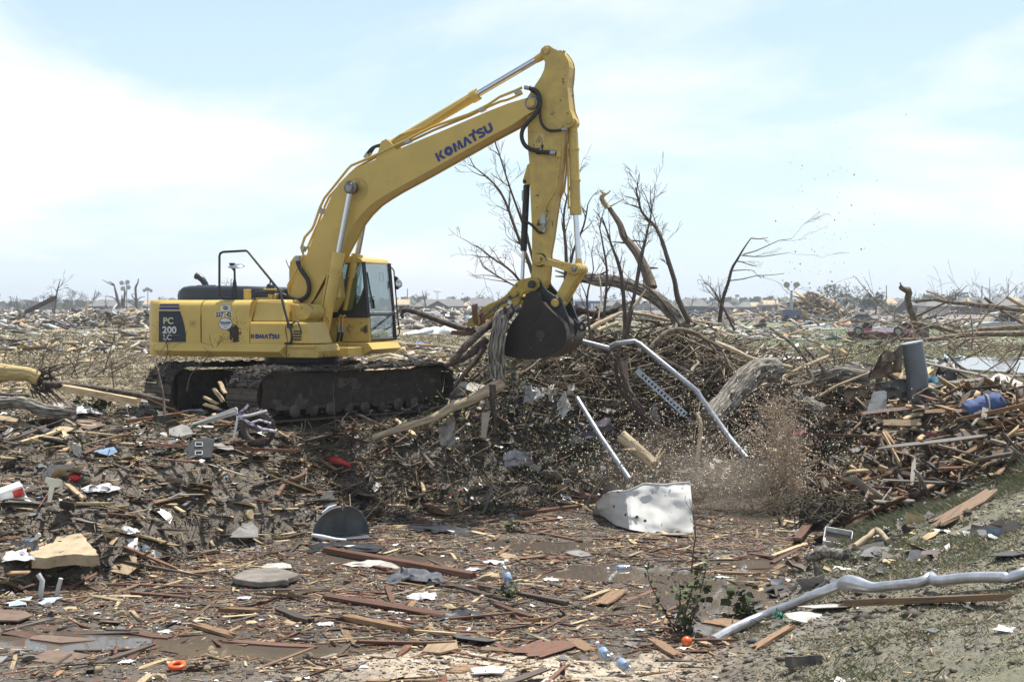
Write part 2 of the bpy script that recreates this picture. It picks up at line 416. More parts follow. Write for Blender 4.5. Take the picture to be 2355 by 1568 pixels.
# ================================================================ the setting: ground, water
def axis(dense0, dense1, step, lo, hi, g=1.16):
    a = list(np.arange(dense0, dense1 + 1e-6, step)); s = step; v = a[-1]
    while v < hi: s *= g; v += s; a.append(v)
    s = step; v = a[0]; pre = []
    while v > lo: s *= g; v -= s; pre.append(v)
    return np.array(pre[::-1] + a)
gx = axis(-11.5, 11.5, .085, -1900, 1900); gy = axis(9.6, 31, .085, -50, 3300, 1.1)
GX, GY = np.meshgrid(gx, gy)
GZ = H(GX.ravel(), GY.ravel())
fx, fy = GX.ravel(), GY.ravel()
nI = np.arange(len(gx) * len(gy)).reshape(len(gy), len(gx))
quad = np.stack([nI[:-1, :-1].ravel(), nI[:-1, 1:].ravel(), nI[1:, 1:].ravel(), nI[1:, :-1].ravel()], 1)
d_ = pit_dist(fx, fy); rgt = sst(.3, 2.2, fx - .1 * (fy - 10)) * sst(25, 20.5, fy)
def lerp(a, b, t): return a * (1 - t[:, None]) + np.array(b) * t[:, None]
gc = np.tile(np.array([.14, .118, .094]), (len(fx), 1))                      # mud
gc = lerp(gc, (.115, .095, .074), sst(.1, -.5, d_))                          # grey silt on the floor of the hollow
pale = np.exp(-(((fx - .1 - .06 * (fy - 13.3)) / 1.9) ** 2) ** 1.5 - (((fy - 13.0) / .65) ** 2) ** 1.5)
gc = lerp(gc, (.56, .47, .36), np.clip(pale * (1.1 + .6 * fbm(fx, fy, 2, 3, 4)), 0, 1))   # sunken pale board under a film of silt
gc = lerp(gc, (.215, .195, .155), rgt * sst(0, .6, d_))                      # drying mud of the near bank
gc = lerp(gc, (.165, .17, .095), rgt * sst(.2, 1.5, d_) * np.clip(.35 + 1.2 * fbm(fx, fy, .8, 3, 8), 0, .8))
lawn = sst(24.5, 29, fy + .8 * fbm(fx, fy, .5, 2, 2)) * sst(-.6, -2.5, fx - .02 * (fy - 24)) + sst(34, 40, fy)
lawn = np.clip(lawn, 0, 1)
gc = lerp(gc, (.27, .225, .135), lawn)
far_g = np.clip(sst(42, 60, fy) * (.5 + 1.6 * fbm(fx, fy, .05, 3, 6)), 0, 1)
gc = lerp(gc, (.13, .155, .06), far_g * .75)
green = sst(3, 9, fx) * sst(30, 40, fy) * sst(240, 150, fy) * np.clip(.75 + .6 * fbm(fx, fy, .12, 3, 16), 0, 1)
gc = lerp(gc, (.105, .165, .04), green * .8)
gc = lerp(gc, (.20, .165, .125), sst(190, 260, fy))
g_mat = pm('muddy_ground', (1.2, 1.18, 1.15), (.5, .47, .44), 6.5, .9, vattr=True, bump=1.0, bscale=16, c3=(.035, .028, .022), s3=34, t3=.555, detail=10, rough2=.45, contrast=(.34, .66))
gme = mesh_np('ground', np.stack([fx, fy, GZ], 1), quad, g_mat, gc, smooth=True)
go = bpy.data.objects.new('ground', gme); col.objects.link(go); go['kind'] = 'structure'

def muddy_water(name, c, rough=.06, bump=.05, bs=6):
    m, n, l, p = nt(name)
    tcn = n.new('ShaderNodeTexCoord')
    no = n.new('ShaderNodeTexNoise'); no.inputs['Scale'].default_value = .9; no.inputs['Detail'].default_value = 4; l.new(tcn.outputs['Object'], no.inputs['Vector'])
    mi = n.new('ShaderNodeMix'); mi.data_type = 'RGBA'; l.new(no.outputs['Fac'], mi.inputs[0])
    mi.inputs['A'].default_value = (*c, 1); mi.inputs['B'].default_value = (c[0] * .72, c[1] * .7, c[2] * .66, 1)
    l.new(mi.outputs['Result'], p.inputs['Base Color'])
    p.inputs['Roughness'].default_value = rough; p.inputs['IOR'].default_value = 1.33
    nb = n.new('ShaderNodeTexNoise'); nb.inputs['Scale'].default_value = bs; nb.inputs['Detail'].default_value = 3; l.new(tcn.outputs['Object'], nb.inputs['Vector'])
    b = n.new('ShaderNodeBump'); b.inputs['Strength'].default_value = bump; b.inputs['Distance'].default_value = .02; l.new(nb.outputs['Fac'], b.inputs['Height']); l.new(b.outputs[0], p.inputs['Normal'])
    return m
w_mat = muddy_water('muddy_water', (.125, .102, .083), .035, .03)
MB().prism([(p[0], p[1]) for p in [(-9.3, 10), (-5.2, 16), (-3.8, 18.6), (-2.2, 20.8), (-.5, 22.6), (1.4, 23.4), (4.2, 24.6), (5.4, 24.2), (5.4, 21), (4.7, 19), (3.7, 17), (2.6, 14), (1.8, 10)]], FLOOR - .06, FLOOR - .012, 'z').obj('puddle_water', w_mat)['kind'] = 'structure'
p_mat = muddy_water('pond_water', (.20, .165, .145), .05, .12, 2.5)
MB().prism([(25 + 7.5 * math.cos(a) * (1 + .12 * math.sin(3 * a)), 59 + 12 * math.sin(a) * (1 + .1 * math.cos(2 * a))) for a in [i * math.pi / 18 for i in range(36)]], -.9, -.60, 'z').obj('pond_water', p_mat)['kind'] = 'structure'
road_mat = pm('pale_concrete_road', (.34, .32, .29), (.28, .26, .24), 2, .85)
def strip(name, pts, w, m, lift=.03):
    mb = MB(); vs = []; fs = []
    for i, p in enumerate(pts):
        a = Vector(pts[min(i + 1, len(pts) - 1)]) - Vector(pts[max(i - 1, 0)]); n_ = Vector((-a.y, a.x, 0)).normalized() * w / 2
        for s in (-1, 1):
            x, y = p[0] + s * n_.x, p[1] + s * n_.y; vs.append((x, y, gz(x, y) + lift))
    for i in range(len(pts) - 1): fs.append((2 * i, 2 * i + 2, 2 * i + 3, 2 * i + 1))
    mb._add(vs, fs); o = mb.obj(name, m); o['kind'] = 'structure'; return o
strip('road', [(20 + i * 2.2, 134 + i * 3.2, 0) for i in range(22)], 7, road_mat, .05)
strip('road', [(-4 + i * 9, 236 + i * .8, 0) for i in range(18)], 8, road_mat, .06)

# ================================================================ excavator
ex = empty('excavator', (MX, MY, 0), 'yellow tracked excavator with its bucket closed on a bundle of logs', 'excavator', rz=-TH)
def part(mb, name, m, parent=ex, smooth=None, bevel=0, seg=2, label=None):
    o = mb.obj(name, m, parent, smooth, bevel, seg)
    if label: o['label'] = label
    return o
def inset(poly, d):
    n = len(poly); out = []
    ar = sum(poly[i][0] * poly[(i + 1) % n][1] - poly[(i + 1) % n][0] * poly[i][1] for i in range(n)); s = 1 if ar > 0 else -1
    for i in range(n):
        a, b, c = Vector(poly[i - 1]), Vector(poly[i]), Vector(poly[(i + 1) % n])
        e1, e2 = (b - a).normalized(), (c - b).normalized()
        n_ = (Vector((-e1.y, e1.x)) + Vector((-e2.y, e2.x))); n_ = n_.normalized() if n_.length > 1e-6 else Vector((0, 0))
        out.append(tuple(b + n_ * d * s))
    return out
mud_track = pm('shaded_track_mud', (.022, .017, .013), (.05, .038, .029), 9, .85, bump=.6, bscale=18)  # mud darkened so its colour carries the shade on the track sides
# --- crawlers
TRK = R(67)
R_T, HALF = .40, 1.78
def track_path(u):
    """arc length u -> (x, z, angle) round the track's loop"""
    s = 2 * HALF; c = math.pi * R_T; u %= 2 * (s + c)
    if u < s: return (-HALF + u, 2 * R_T + .06 - .10 * math.sin(math.pi * u / s) * .35, 0.0)
    u -= s
    if u < c: a = u / R_T; return (HALF + R_T * math.sin(a), R_T + .06 + R_T * math.cos(a), -a)
    u -= c
    if u < s: return (HALF - u, .06, -math.pi)
    u -= s; a = u / R_T; return (-HALF - R_T * math.sin(a), R_T + .06 - R_T * math.cos(a), -math.pi - a)
shoe = MB()
sp = [(-.095, 0), (.095, 0), (.095, .018), (.088, .045), (.078, .045), (.070, .018), (.020, .018), (.014, .036), (.004, .036), (-.002, .018), (-.056, .018), (-.062, .036), (-.072, .036), (-.08, .018), (-.095, .018)]
shoe.prism(sp, -.40, .40, 'y')
shoe_me = shoe.mesh('track_shoe', track_steel)
NSH = 48; per = 2 * (2 * HALF + math.pi * R_T)
for side in (-1, 1):
    tr = MB()
    fr = [(-HALF - .18, .35), (-HALF + .1, .20), (HALF - .1, .20), (HALF + .15, .35), (HALF + .15, .58), (HALF - .3, .70), (-HALF + .3, .70), (-HALF - .18, .58)]
    tr.prism(fr, -.26, .26, 'y')
    t = part(tr, 'crawler_track', track_steel, ex, None, .02)
    t.rotation_euler = (0, 0, TRK); off = Vector((0, 1.19 * side, 0)); off.rotate(Matrix.Rotation(TRK, 3, 'Z')); t.location = off
    for k in range(NSH):
        x, z, a = track_path(k * per / NSH)
        link('track_shoe', shoe_me, t, (x, 0, z), (rnd.uniform(-.01, .01), -a, 0))
    s_ = MB(); s_.lathe([(.12, -.2), (.36, -.16), (.36, .16), (.12, .2)], (-HALF, 0, R_T + .06), 22, 'y')
    part(s_, 'sprocket', track_steel, t)
    s_ = MB(); s_.lathe([(.10, -.2), (.35, -.15), (.35, .15), (.10, .2)], (HALF, 0, R_T + .06), 22, 'y')
    part(s_, 'idler', track_steel, t)
    for k in range(8):
        s_ = MB(); s_.lathe([(.05, -.30), (.11, -.28), (.11, -.14), (.09, -.1), (.09, .1), (.11, .14), (.11, .28), (.05, .30)], (-HALF + .45 + k * (2 * HALF - .9) / 7, 0, .19), 14, 'y')
        part(s_, 'roller', track_steel, t)
    # caked mud and torn roots on the upper run
    v, f = [], []
    N = 900
    for k in range(N):
        u = rnd.uniform(-.5, 2 * HALF + .9); x, z, a = track_path(u)
        y = rnd.uniform(-.42, .42); w = rnd.choice((.03, .05, .09)) * rnd.uniform(.6, 1.5)
        yaw = rnd.uniform(0, 6.28); ln = w * rnd.choice((1, 1, 2.5, 6)); th = w * rnd.uniform(.25, .6) if ln < w * 3 else .008
        wd = w if ln < w * 3 else .012
        m3 = Matrix.Rotation(-a, 3, 'Y') @ Matrix.Rotation(yaw, 3, 'Z') @ Matrix.Rotation(rnd.uniform(-.3, .3), 3, 'Y')
        b = len(v); c = Vector((x, y, z)) + Matrix.Rotation(-a, 3, 'Y') @ Vector((0, 0, .03 + th * .3))
        for sx, sy, sz in ((-1, -1, -1), (1, -1, -1), (1, 1, -1), (-1, 1, -1), (-.6, -.5, 1), (.5, -.6, 1), (.6, .5, 1), (-.5, .6, 1)):
            v.append(c + m3 @ Vector((sx * ln * rnd.uniform(.35, .6), sy * wd * rnd.uniform(.35, .6), sz * th * .5)))
        f += [(b + i, b + j, b + k2, b + l2) for i, j, k2, l2 in ((0, 3, 2, 1), (4, 5, 6, 7), (0, 1, 5, 4), (1, 2, 6, 5), (2, 3, 7, 6), (3, 0, 4, 7))]
    nu, nv = 64, 16                # lumpy skin of mud over the near face of the frame
    uu = np.linspace(-HALF - .22, HALF + .22, nu); ww = np.linspace(.13, .80, nv)
    UU, WW = np.meshgrid(uu, ww, indexing='ij'); DD = -.285 - .05 * fbm(UU * 1.0, WW, 3.1, 4, 40 + side) - .03 * fbm(UU, WW, 11, 3, 50)
    b = len(v); v += [Vector((UU[i, j], DD[i, j], WW[i, j])) for i in range(nu) for j in range(nv)]
    f += [(b + i * nv + j, b + i * nv + j + 1, b + (i + 1) * nv + j + 1, b + (i + 1) * nv + j) for i in range(nu - 1) for j in range(nv - 1) if not (WW[i, j] < .26 and DD[i, j] > -.29)]
    mm = MB(); mm._add(v, f); o = part(mm, 'caked_mud', mud_track, t, 30); o['kind'] = 'stuff'
cf = MB(); cf.box((0, 0, .50), (1.5, 2.2, .30), Matrix.Rotation(TRK, 3, 'Z')); cf.cyl((0, 0, .62), (0, 0, .80), .62, n=32)
part(cf, 'undercarriage_frame', track_steel, ex, 35, .02)
tt = MB(); tt.lathe([(.60, .78), (.70, .80), (.70, .90), (.66, .92), (.66, 1.03), (.5, 1.03)], n=40)
part(tt, 'slewing_ring', black_paint, ex, 35)
# --- revolving frame and skirts
rf = MB(); rf.box((-.62, 0, 1.13), (2.9, 2.5, .18)); rf.box((.75, .0, 1.11), (.75, .9, .16))
part(rf, 'revolving_frame', yellow_dirty, ex, None, .01)
def skirt(x0, x1, x0b, x1b, sg):
    m = MB()
    # section across the side: panel foot, outer edge, lower return
    sec = [(1.30, 1.275), (1.315, 1.262), (1.425, 1.150), (1.425, 1.135), (1.315, 1.04), (1.1, 1.04), (1.1, 1.275)]
    e0 = [x0, x0, x0b, x0b, x0 + .03, x0, x0]; e1 = [x1, x1, x1b, x1b, x1 - .03, x1, x1]
    n = len(sec); vs = [(e0[i], sg * sec[i][0], sec[i][1]) for i in range(n)] + [(e1[i], sg * sec[i][0], sec[i][1]) for i in range(n)]
    fs = [tuple(range(n)), tuple(range(n, 2 * n))[::-1]] + [(i, n + i, n + (i + 1) % n, (i + 1) % n) for i in range(n)]
    if sg < 0: fs = [q[::-1] for q in fs]
    m._add(vs, fs); return m
part(skirt(-2.13, .42, -2.10, .33, -1), 'side_skirt', yellow, ex, None, .006)
part(skirt(-2.13, .42, -2.10, .33, 1), 'side_skirt', yellow, ex, None, .006)
fs_ = MB(); fs_.prism([(.42, 1.262), (.97, 1.262), (1.0, 1.24), (1.03, 1.15), (1.0, 1.05), (.97, 1.04), (.42, 1.04)], -1.315, -.55, 'y')
fs_.box((.70, -1.325, 1.225), (.5, .03, .05))
part(fs_, 'front_skirt', yellow_dirty, ex, None, .012)
# --- counterweight: rounded plan
cw = []
for a in range(0, 91, 10): cw.append((-2.13 - .40 * math.sin(R(a)) * .45, -1.30 + .02 + .42 * (1 - math.cos(R(a)))))
def cw_ring(z, k, x_in=-1.98):
    pts = []
    for i in range(-12, 13):
        t = i / 12; y = 1.29 * math.copysign(abs(t) ** .75, t) * k
        x = -2.13 - (.62 * (1 - abs(y / 1.30) ** 2.6)) * k - (.0 if abs(t) > .99 else .05)
        pts.append((x, y, z))
    return pts
rings = [cw_ring(1.04, .955), cw_ring(1.08, .985), cw_ring(1.24, 1.0), cw_ring(1.262, .998), cw_ring(1.275, .985), cw_ring(1.29, .998), cw_ring(1.6, 1.0), cw_ring(1.84, .995), cw_ring(1.94, .975), cw_ring(1.995, .93), cw_ring(2.01, .86)]
vs = []; n_ = 25
for r_ in rings: vs += r_
fsx = [(i * n_ + k, i * n_ + k + 1, (i + 1) * n_ + k + 1, (i + 1) * n_ + k) for i in range(len(rings) - 1) for k in range(n_ - 1)]
b = len(vs)
for r_ in rings: vs += [(-1.95, r_[0][1], r_[0][2]), (-1.95, r_[-1][1], r_[0][2])]
m_ = len(rings)
for i in range(m_ - 1):
    fsx += [(i * n_, (i + 1) * n_, b + 2 * (i + 1), b + 2 * i), ((i + 1) * n_ + n_ - 1, i * n_ + n_ - 1, b + 2 * i + 1, b + 2 * i + 3), (b + 2 * i, b + 2 * i + 2, b + 2 * i + 3, b + 2 * i + 1)]
fsx.append(tuple([b] + list(range(0, n_)) + [b + 1])[::-1]); fsx.append(tuple([b + 2 * (m_ - 1)] + list(range((m_ - 1) * n_, m_ * n_)) + [b + 2 * m_ - 1]))
cwm = MB(); cwm._add(vs, [q[::-1] for q in fsx])
part(cwm, 'counterweight', yellow, ex, 40)
# --- side doors: a cross-section that rolls over into the deck
def door(x0, x1, ztop, z0=1.275, sg=-1, yo=1.30, top_in=.34):
    sec = [(yo, z0), (yo, ztop - .17), (yo - .012, ztop - .10), (yo - .05, ztop - .045), (yo - .11, ztop - .012), (yo - .19, ztop), (yo - top_in, ztop), (yo - top_in, z0)]
    n = len(sec); m = MB()
    vs = [(x0, sg * a, z) for a, z in sec] + [(x1, sg * a, z) for a, z in sec]
    fs = [tuple(range(n)), tuple(range(n, 2 * n))[::-1]] + [(i, n + i, n + (i + 1) % n, (i + 1) % n) for i in range(n)]
    if sg < 0: fs = [q[::-1] for q in fs]
    m._add(vs, fs); return m
d1 = part(door(-2.105, -1.262, 2.005), 'rear_side_door', yellow, ex, 50)
d2 = part(door(-1.235, -.305, 2.005), 'pump_door', yellow, ex, 50)
part(door(-2.105, -.3, 2.005, sg=1), 'left_side_door', yellow, ex, 50)
dk = MB(); dk.box((-1.2, 0, 1.60), (1.7, 1.95, .70)); part(dk, 'deck', black_paint, ex)
# latch on the rear door
lt = MB(); lt.box((-1.42, -1.303, 1.605), (.12, .012, .105)); part(lt, 'door_latch', yellow_dirty, d1, None, .004)
lt = MB(); lt.cyl((-1.405, -1.305, 1.605), (-1.405, -1.318, 1.605), .014); part(lt, 'lock', steel, d1)
# navy name panel, stripes, numbers
DY = -1.302
dn = MB(); dn.prism([(-2.098, 1.283), (-1.548, 1.283), (-1.552, 1.42), (-1.575, 1.56), (-1.615, 1.70), (-1.665, 1.815), (-2.088, 1.815)], DY - .003, DY, 'y')
part(dn, 'name_panel', decal_navy, d1)
bd = MB()
for p in ([(-2.104, 1.277), (-2.098, 1.277), (-2.088, 1.822), (-2.095, 1.822)], [(-2.094, 1.822), (-1.66, 1.822), (-1.66, 1.832), (-2.094, 1.832)]):
    bd.prism(p, DY - .002, DY, 'y')
part(bd, 'decal_border', decal_cream, d1)
for za, zb, xr in ((1.843, 1.888, -1.675), (1.905, 1.94, -1.69)):
    sb = MB(); ins = 0 if zb < 1.90 else .01
    pts = [(-2.083, za), (xr, za), (xr - .006, zb), (-2.076, zb)]
    vs = [(x, -1.3035 + (.018 if z > 1.92 else .006 if z > 1.9 else .0), z) for x, z in pts]
    sb._add(vs, [(0, 1, 2, 3)]); part(sb, 'stripe', decal_blue, d1)
def text(body, size, m, parent, loc, rot=(R(90), 0, 0), bold=.0, name='lettering', align='LEFT', sx=1.0, extr=.002):
    c = bpy.data.curves.new('t', 'FONT'); c.body = body; c.size = size; c.offset = bold; c.extrude = extr; c.align_x = align; c.resolution_u = 3
    o = bpy.data.objects.new('t', c); col.objects.link(o)
    dg = bpy.context.evaluated_depsgraph_get(); me = bpy.data.meshes.new_from_object(o.evaluated_get(dg)); bpy.data.objects.remove(o)
    me.name = name; me.materials.clear(); me.materials.append(m)
    return link(name, me, parent, loc, rot, (sx, 1, 1))
text('PC', .155, decal_cream, d1, (-2.005, DY - .006, 1.595), bold=.004, sx=1.12)
text('200', .165, decal_white, d1, (-2.02, DY - .006, 1.435), bold=.004, sx=1.16)
text('LC', .130, decal_white, d1, (-2.005, DY - .006, 1.318), bold=.004, sx=1.12)
# company lettering drawn from its own letter shapes
def brand(h, m, parent, org, ang, y):
    def stroke(mb, pts, w):
        P = [Vector(p) for p in pts]; Lp, Rp = [], []
        for i, p in enumerate(P):
            a = (P[min(i + 1, len(P) - 1)] - P[max(i - 1, 0)]).normalized(); n = Vector((-a.y, a.x)) * w / 2
            Lp.append(p + n); Rp.append(p - n)
        for i in range(len(P) - 1): mb.append([tuple(Lp[i]), tuple(Rp[i]), tuple(Rp[i + 1]), tuple(Lp[i + 1])])
    polys = []; x = 0
    def put(ps, w):
        nonlocal x
        for p in ps: polys.append([(u + x, v) for u, v in p])
        x += w + .07
    put([[(0, 0), (.32, 0), (.32, 1), (0, 1)], [(.32, .50), (.66, 0), (1.06, 0), (.66, .54)], [(.32, .50), (.66, .54), (1.0, 1), (.64, 1)]], 1.0)
    o_ = []; N = 28
    for k in range(N):
        a, b2 = 2 * math.pi * k / N, 2 * math.pi * (k + 1) / N
        o_.append([(.53 + .53 * math.cos(a), .5 + .53 * math.sin(a)), (.53 + .53 * math.cos(b2), .5 + .53 * math.sin(b2)), (.53 + .14 * math.cos(b2), .5 + .14 * math.sin(b2)), (.53 + .14 * math.cos(a), .5 + .14 * math.sin(a))])
    put(o_, 1.06)
    put([[(0, 0), (.30, 0), (.36, .62), (.10, 1)], [(.10, 1), (.36, .62), (.52, .05), (.60, .05), (.42, 1)], [(.60, .05), (.70, .05), (.82, .62), (.76, 1), (.60, .42)], [(.76, 1), (.82, .62), (.88, 0), (1.18, 0), (1.06, 1)]], 1.14)
    put([[(-.04, 0), (.30, 0), (.52, .58), (.40, 1)], [(.40, 1), (.52, .58), (.72, 0), (1.06, 0), (.66, 1)]], 1.0)
    put([[(-.06, .74), (.86, .74), (.86, 1), (-.06, 1)], [(.24, 0), (.56, 0), (.56, .74), (.24, .74)], [(.50, 1), (.80, 1), (.80, 1.26), (.50, 1.26)]], .80)
    s_ = []
    arc = [(.80, .80)] + [(.44 + .33 * math.cos(R(a)), .73 + .17 * math.sin(R(a))) for a in range(50, 271, 20)] + [(.44 + .33 * math.cos(R(a)), .27 + .19 * math.sin(R(a))) for a in range(80, -131, -20)] + [(.04, .15)]
    stroke(s_, arc, .26); put(s_, .84)
    u_ = []
    stroke(u_, [(.15, 1), (.15, .42)] + [(.50 - .35 * math.cos(R(a)), .38 - .24 * math.sin(R(a))) for a in range(10, 171, 16)] + [(.85, .42), (.85, 1)], .31); put(u_, 1.0)
    ca, sa = math.cos(ang), math.sin(ang); mb = MB()
    sc = h
    for i, p in enumerate(polys):
        q = [(org[0] + sc * (u * ca - v * sa), org[1] + sc * (u * sa + v * ca)) for u, v in p]
        mb.prism(q, y - .002 - .00004 * i, y, 'y')
    return part(mb, 'lettering', m, parent), x
# --- stickers on the pump door
st = MB(); st.prism([(-.855, 1.825), (-.815, 1.80), (-.72, 1.80), (-.665, 1.825), (-.655, 1.875), (-.69, 1.925), (-.75, 1.94), (-.80, 1.935), (-.845, 1.90), (-.865, 1.86)], DY - .004, DY - .002, 'y')
part(st, 'sticker', decal_white, d2)
st = MB(); st.prism([(-.76 + .062 * math.cos(a * math.pi / 12), 1.867 + .03 * math.sin(a * math.pi / 12)) for a in range(24)], DY - .0065, DY - .0045, 'y'); part(st, 'sticker_emblem', decal_black, d2)
text('DIST. #2', .03, decal_white, d2, (-.76, DY - .0085, 1.858), bold=.001, align='CENTER', extr=.001)
text('PROPERTY OF', .020, decal_black, d2, (-.76, DY - .007, 1.918 - .01), align='CENTER', extr=.001, sx=.9)
text('CLEVELAND COUNTY', .018, decal_black, d2, (-.76, DY - .007, 1.803), align='CENTER', extr=.001, sx=.8)
for x0, x1, s in ((-.962, -.80, '337'), (-.755, -.638, '42')):
    st = MB(); st.box(((x0 + x1) / 2, DY - .001, 1.759), (x1 - x0, .004, .088)); part(st, 'number_plate', decal_white, d2)
    text(s, .105, decal_black, d2, ((x0 + x1) / 2, DY - .006, 1.722), bold=.003, align='CENTER', sx=.92)
st = MB(); st.prism([(-.765 + .134 * math.cos(a * math.pi / 18), 1.60 + .105 * math.sin(a * math.pi / 18)) for a in range(36)], DY - .0025, DY - .0005, 'y'); part(st, 'round_sticker_rim', pm('purple_print', (.09, .03, .16), None, 3, .5), d2)
st = MB(); st.prism([(-.765 + .124 * math.cos(a * math.pi / 18), 1.60 + .096 * math.sin(a * math.pi / 18)) for a in range(36)], DY - .005, DY - .003, 'y'); part(st, 'round_sticker', decal_white, d2)
text('Kirby-Smith', .052, decal_blue, d2, (-.765, DY - .0085, 1.605), bold=.0018, align='CENTER', sx=.82, extr=.001)
text('MACHINERY, INC.', .020, decal_blue, d2, (-.765, DY - .0085, 1.578), align='CENTER', extr=.001)
text('800-000', .017, decal_blue, d2, (-.765, DY - .0085, 1.535), align='CENTER', extr=.001).name = 'lettering'
# mud splash on the door: real spatter
v, f = [], []
for k in range(520):
    g = rnd.random()
    if g < .45: x, z = -.60 + rnd.gauss(0, .045), 1.46 + rnd.gauss(0, .055)
    elif g < .6: x, z = -.58 + rnd.gauss(0, .03), 1.36 + rnd.gauss(0, .04)
    else: x, z = -.58 + rnd.gauss(0, .14), 1.50 + rnd.gauss(0, .19)
    if not (-1.2 < x < -.32 and 1.285 < z < 1.9): continue
    r_ = rnd.uniform(.004, .018) if g < .6 else rnd.uniform(.002, .007); b = len(v); nn = 6
    st_ = rnd.uniform(1, 2.4)
    for i in range(nn): a = 2 * math.pi * i / nn; v.append((x + r_ * math.cos(a) * rnd.uniform(.6, 1.3), DY - .001, z + st_ * r_ * math.sin(a) * rnd.uniform(.6, 1.3)))
    v.append((x, DY - .007, z))
    f += [(b + i, b + (i + 1) % nn, b + nn) for i in range(nn)]
mm = MB(); mm._add(v, f); part(mm, 'mud_spatter', mud_dark, d2)['kind'] = 'stuff'
# --- toolbox with the company name, fuel tank box
tb = MB()
sec0 = [(-1.30, 1.275), (-1.30, 1.60), (-1.285, 1.625), (-1.25, 1.635), (-.62, 1.635), (-.62, 1.275)]
n = len(sec0); vs = [(-.29, y, z) for y, z in sec0] + [(.42 - (z - 1.275) * .22, y, z) for y, z in sec0]
tb._add(vs, [tuple(range(n))[::-1], tuple(range(n, 2 * n))] + [(i, (i + 1) % n, n + (i + 1) % n, n + i) for i in range(n)])
tbo = part(tb, 'toolbox', yellow, ex, None, .008)
tf = MB()
sec0 = [(-1.295, 1.275), (-1.27, 1.60), (-1.24, 1.632), (-.62, 1.632), (-.62, 1.275)]
n = len(sec0); vs = [(.425 - (z - 1.275) * .22, y, z) for y, z in sec0] + [(.925 - max(0, z - 1.36) * .55 - max(0, 1.36 - z) * .1, y * .985, z) for y, z in sec0]
tf._add(vs, [tuple(range(n))[::-1], tuple(range(n, 2 * n))] + [(i, (i + 1) % n, n + (i + 1) % n, n + i) for i in range(n)])
tfo = part(tf, 'front_toolbox', yellow, ex, None, .02, 3)
for k in range(4):
    vt = MB(); vt.box((.60, -1.293 + .006 * k, 1.345 + .045 * k), (.15, .02, .024)); part(vt, 'vent_slot', black_paint, tfo, None, .006)
brand(.075, decal_blue, tbo, (-.275, 1.355), 0, -1.3025)
fb = MB()
fp = [(-.29, 1.64), (-.29, 2.01), (.24, 2.01), (.305, 1.98), (.33, 1.64)]
vs = [(x, -1.05 - (.20 if z < 1.7 else .05), z) for x, z in fp] + [(x, -.60, z) for x, z in fp]
n = len(fp); fb._add(vs, [tuple(range(n)), tuple(range(n, 2 * n))[::-1]] + [(i, n + i, n + (i + 1) % n, (i + 1) % n) for i in range(n)])
part(fb, 'fuel_tank', yellow, ex, None, .04, 3)
hb = MB(); hb.prism([(.33, 1.64), (.60, 1.64), (.60, 1.80), (.50, 1.92), (.33, 1.94)], -1.0, -.5, 'y'); hb.cyl((.56, -1.03, 1.80), (.56, -.5, 1.80), .14)
part(hb, 'boom_foot_bracket', yellow_dirty, ex, 40, .01)
# --- engine hood, exhaust
hd = MB()
def rr(x, y0, y1, z0, z1, r):
    return [(x, y0, z0), (x, y0, z1 - r), (x, y0 + r * .3, z1 - r * .3), (x, y0 + r, z1), (x, y1 - r, z1), (x, y1 - r * .3, z1 - r * .3), (x, y1, z1 - r), (x, y1, z0)]
secs = [rr(-2.27, -.42, .95, 2.0, 2.10, .05), rr(-2.25, -.48, 1.0, 2.0, 2.19, .09), rr(-2.16, -.52, 1.05, 2.0, 2.245, .10), rr(-2.0, -.53, 1.06, 2.0, 2.265, .10), rr(-1.6, -.53, 1.06, 2.0, 2.268, .10), rr(-.9, -.53, 1.06, 2.0, 2.255, .10), rr(-.5, -.53, 1.06, 2.0, 2.235, .10), rr(-.40, -.50, 1.04, 2.0, 2.20, .10), rr(-.37, -.46, 1.0, 2.0, 2.12, .06)]
vs = [p for s_ in secs for p in s_]; n = 8
hd._add(vs, [tuple(range(n)), tuple(range((len(secs) - 1) * n, len(secs) * n))[::-1]] + [(i * n + k, (i + 1) * n + k, (i + 1) * n + (k + 1) % n, i * n + (k + 1) % n) for i in range(len(secs) - 1) for k in range(n)])
hdo = part(hd, 'engine_hood', hood_paint, ex, 50)
for k in range(5):
    for j in range(2):
        v_ = MB(); v_.box((-1.86 + .075 * k, -.47 + .075 * j, 2.238 + .031 * j), (.052, .055, .012), Matrix.Rotation(R(-38 if j == 0 else -8) * -1, 3, 'X')); part(v_, 'vent_slot', decal_black, hdo)
e_ = MB(); e_.tube([(-2.02, .1, 2.2), (-2.04, .1, 2.30), (-2.09, .1, 2.375), (-2.16, .1, 2.43), (-2.235, .1, 2.455)], [.058, .058, .058, .06, .063], 16); e_.tube([(-2.235, .1, 2.455), (-2.21, .1, 2.447)], [.052, .05], 16)
part(e_, 'exhaust_pipe', hood_paint, ex, 50)
fc = MB(); fc.lathe([(.065, 2.0), (.065, 2.16), (.07, 2.165), (.07, 2.185), (.05, 2.19)], (-.575, -.9, 0), 20); part(fc, 'filler_neck', yellow, ex, 40)
ac = MB(); ac.lathe([(.045, 2.10), (.075, 2.13), (.078, 2.22), (.065, 2.27), (.035, 2.295), (.014, 2.30), (.014, 2.345)], (-.41, -.4, 0), 18); part(ac, 'accumulator', black_paint, ex, 45)
ab = MB(); ab.box((-.36, -.45, 2.19), (.24, .16, .03)); ab.box((-.43, -.4, 2.06), (.22, .2, .10)); ab.box((-.52, -.45, 2.02), (.3, .22, .06)); part(ab, 'valve_bracket', yellow, ex, None, .01)
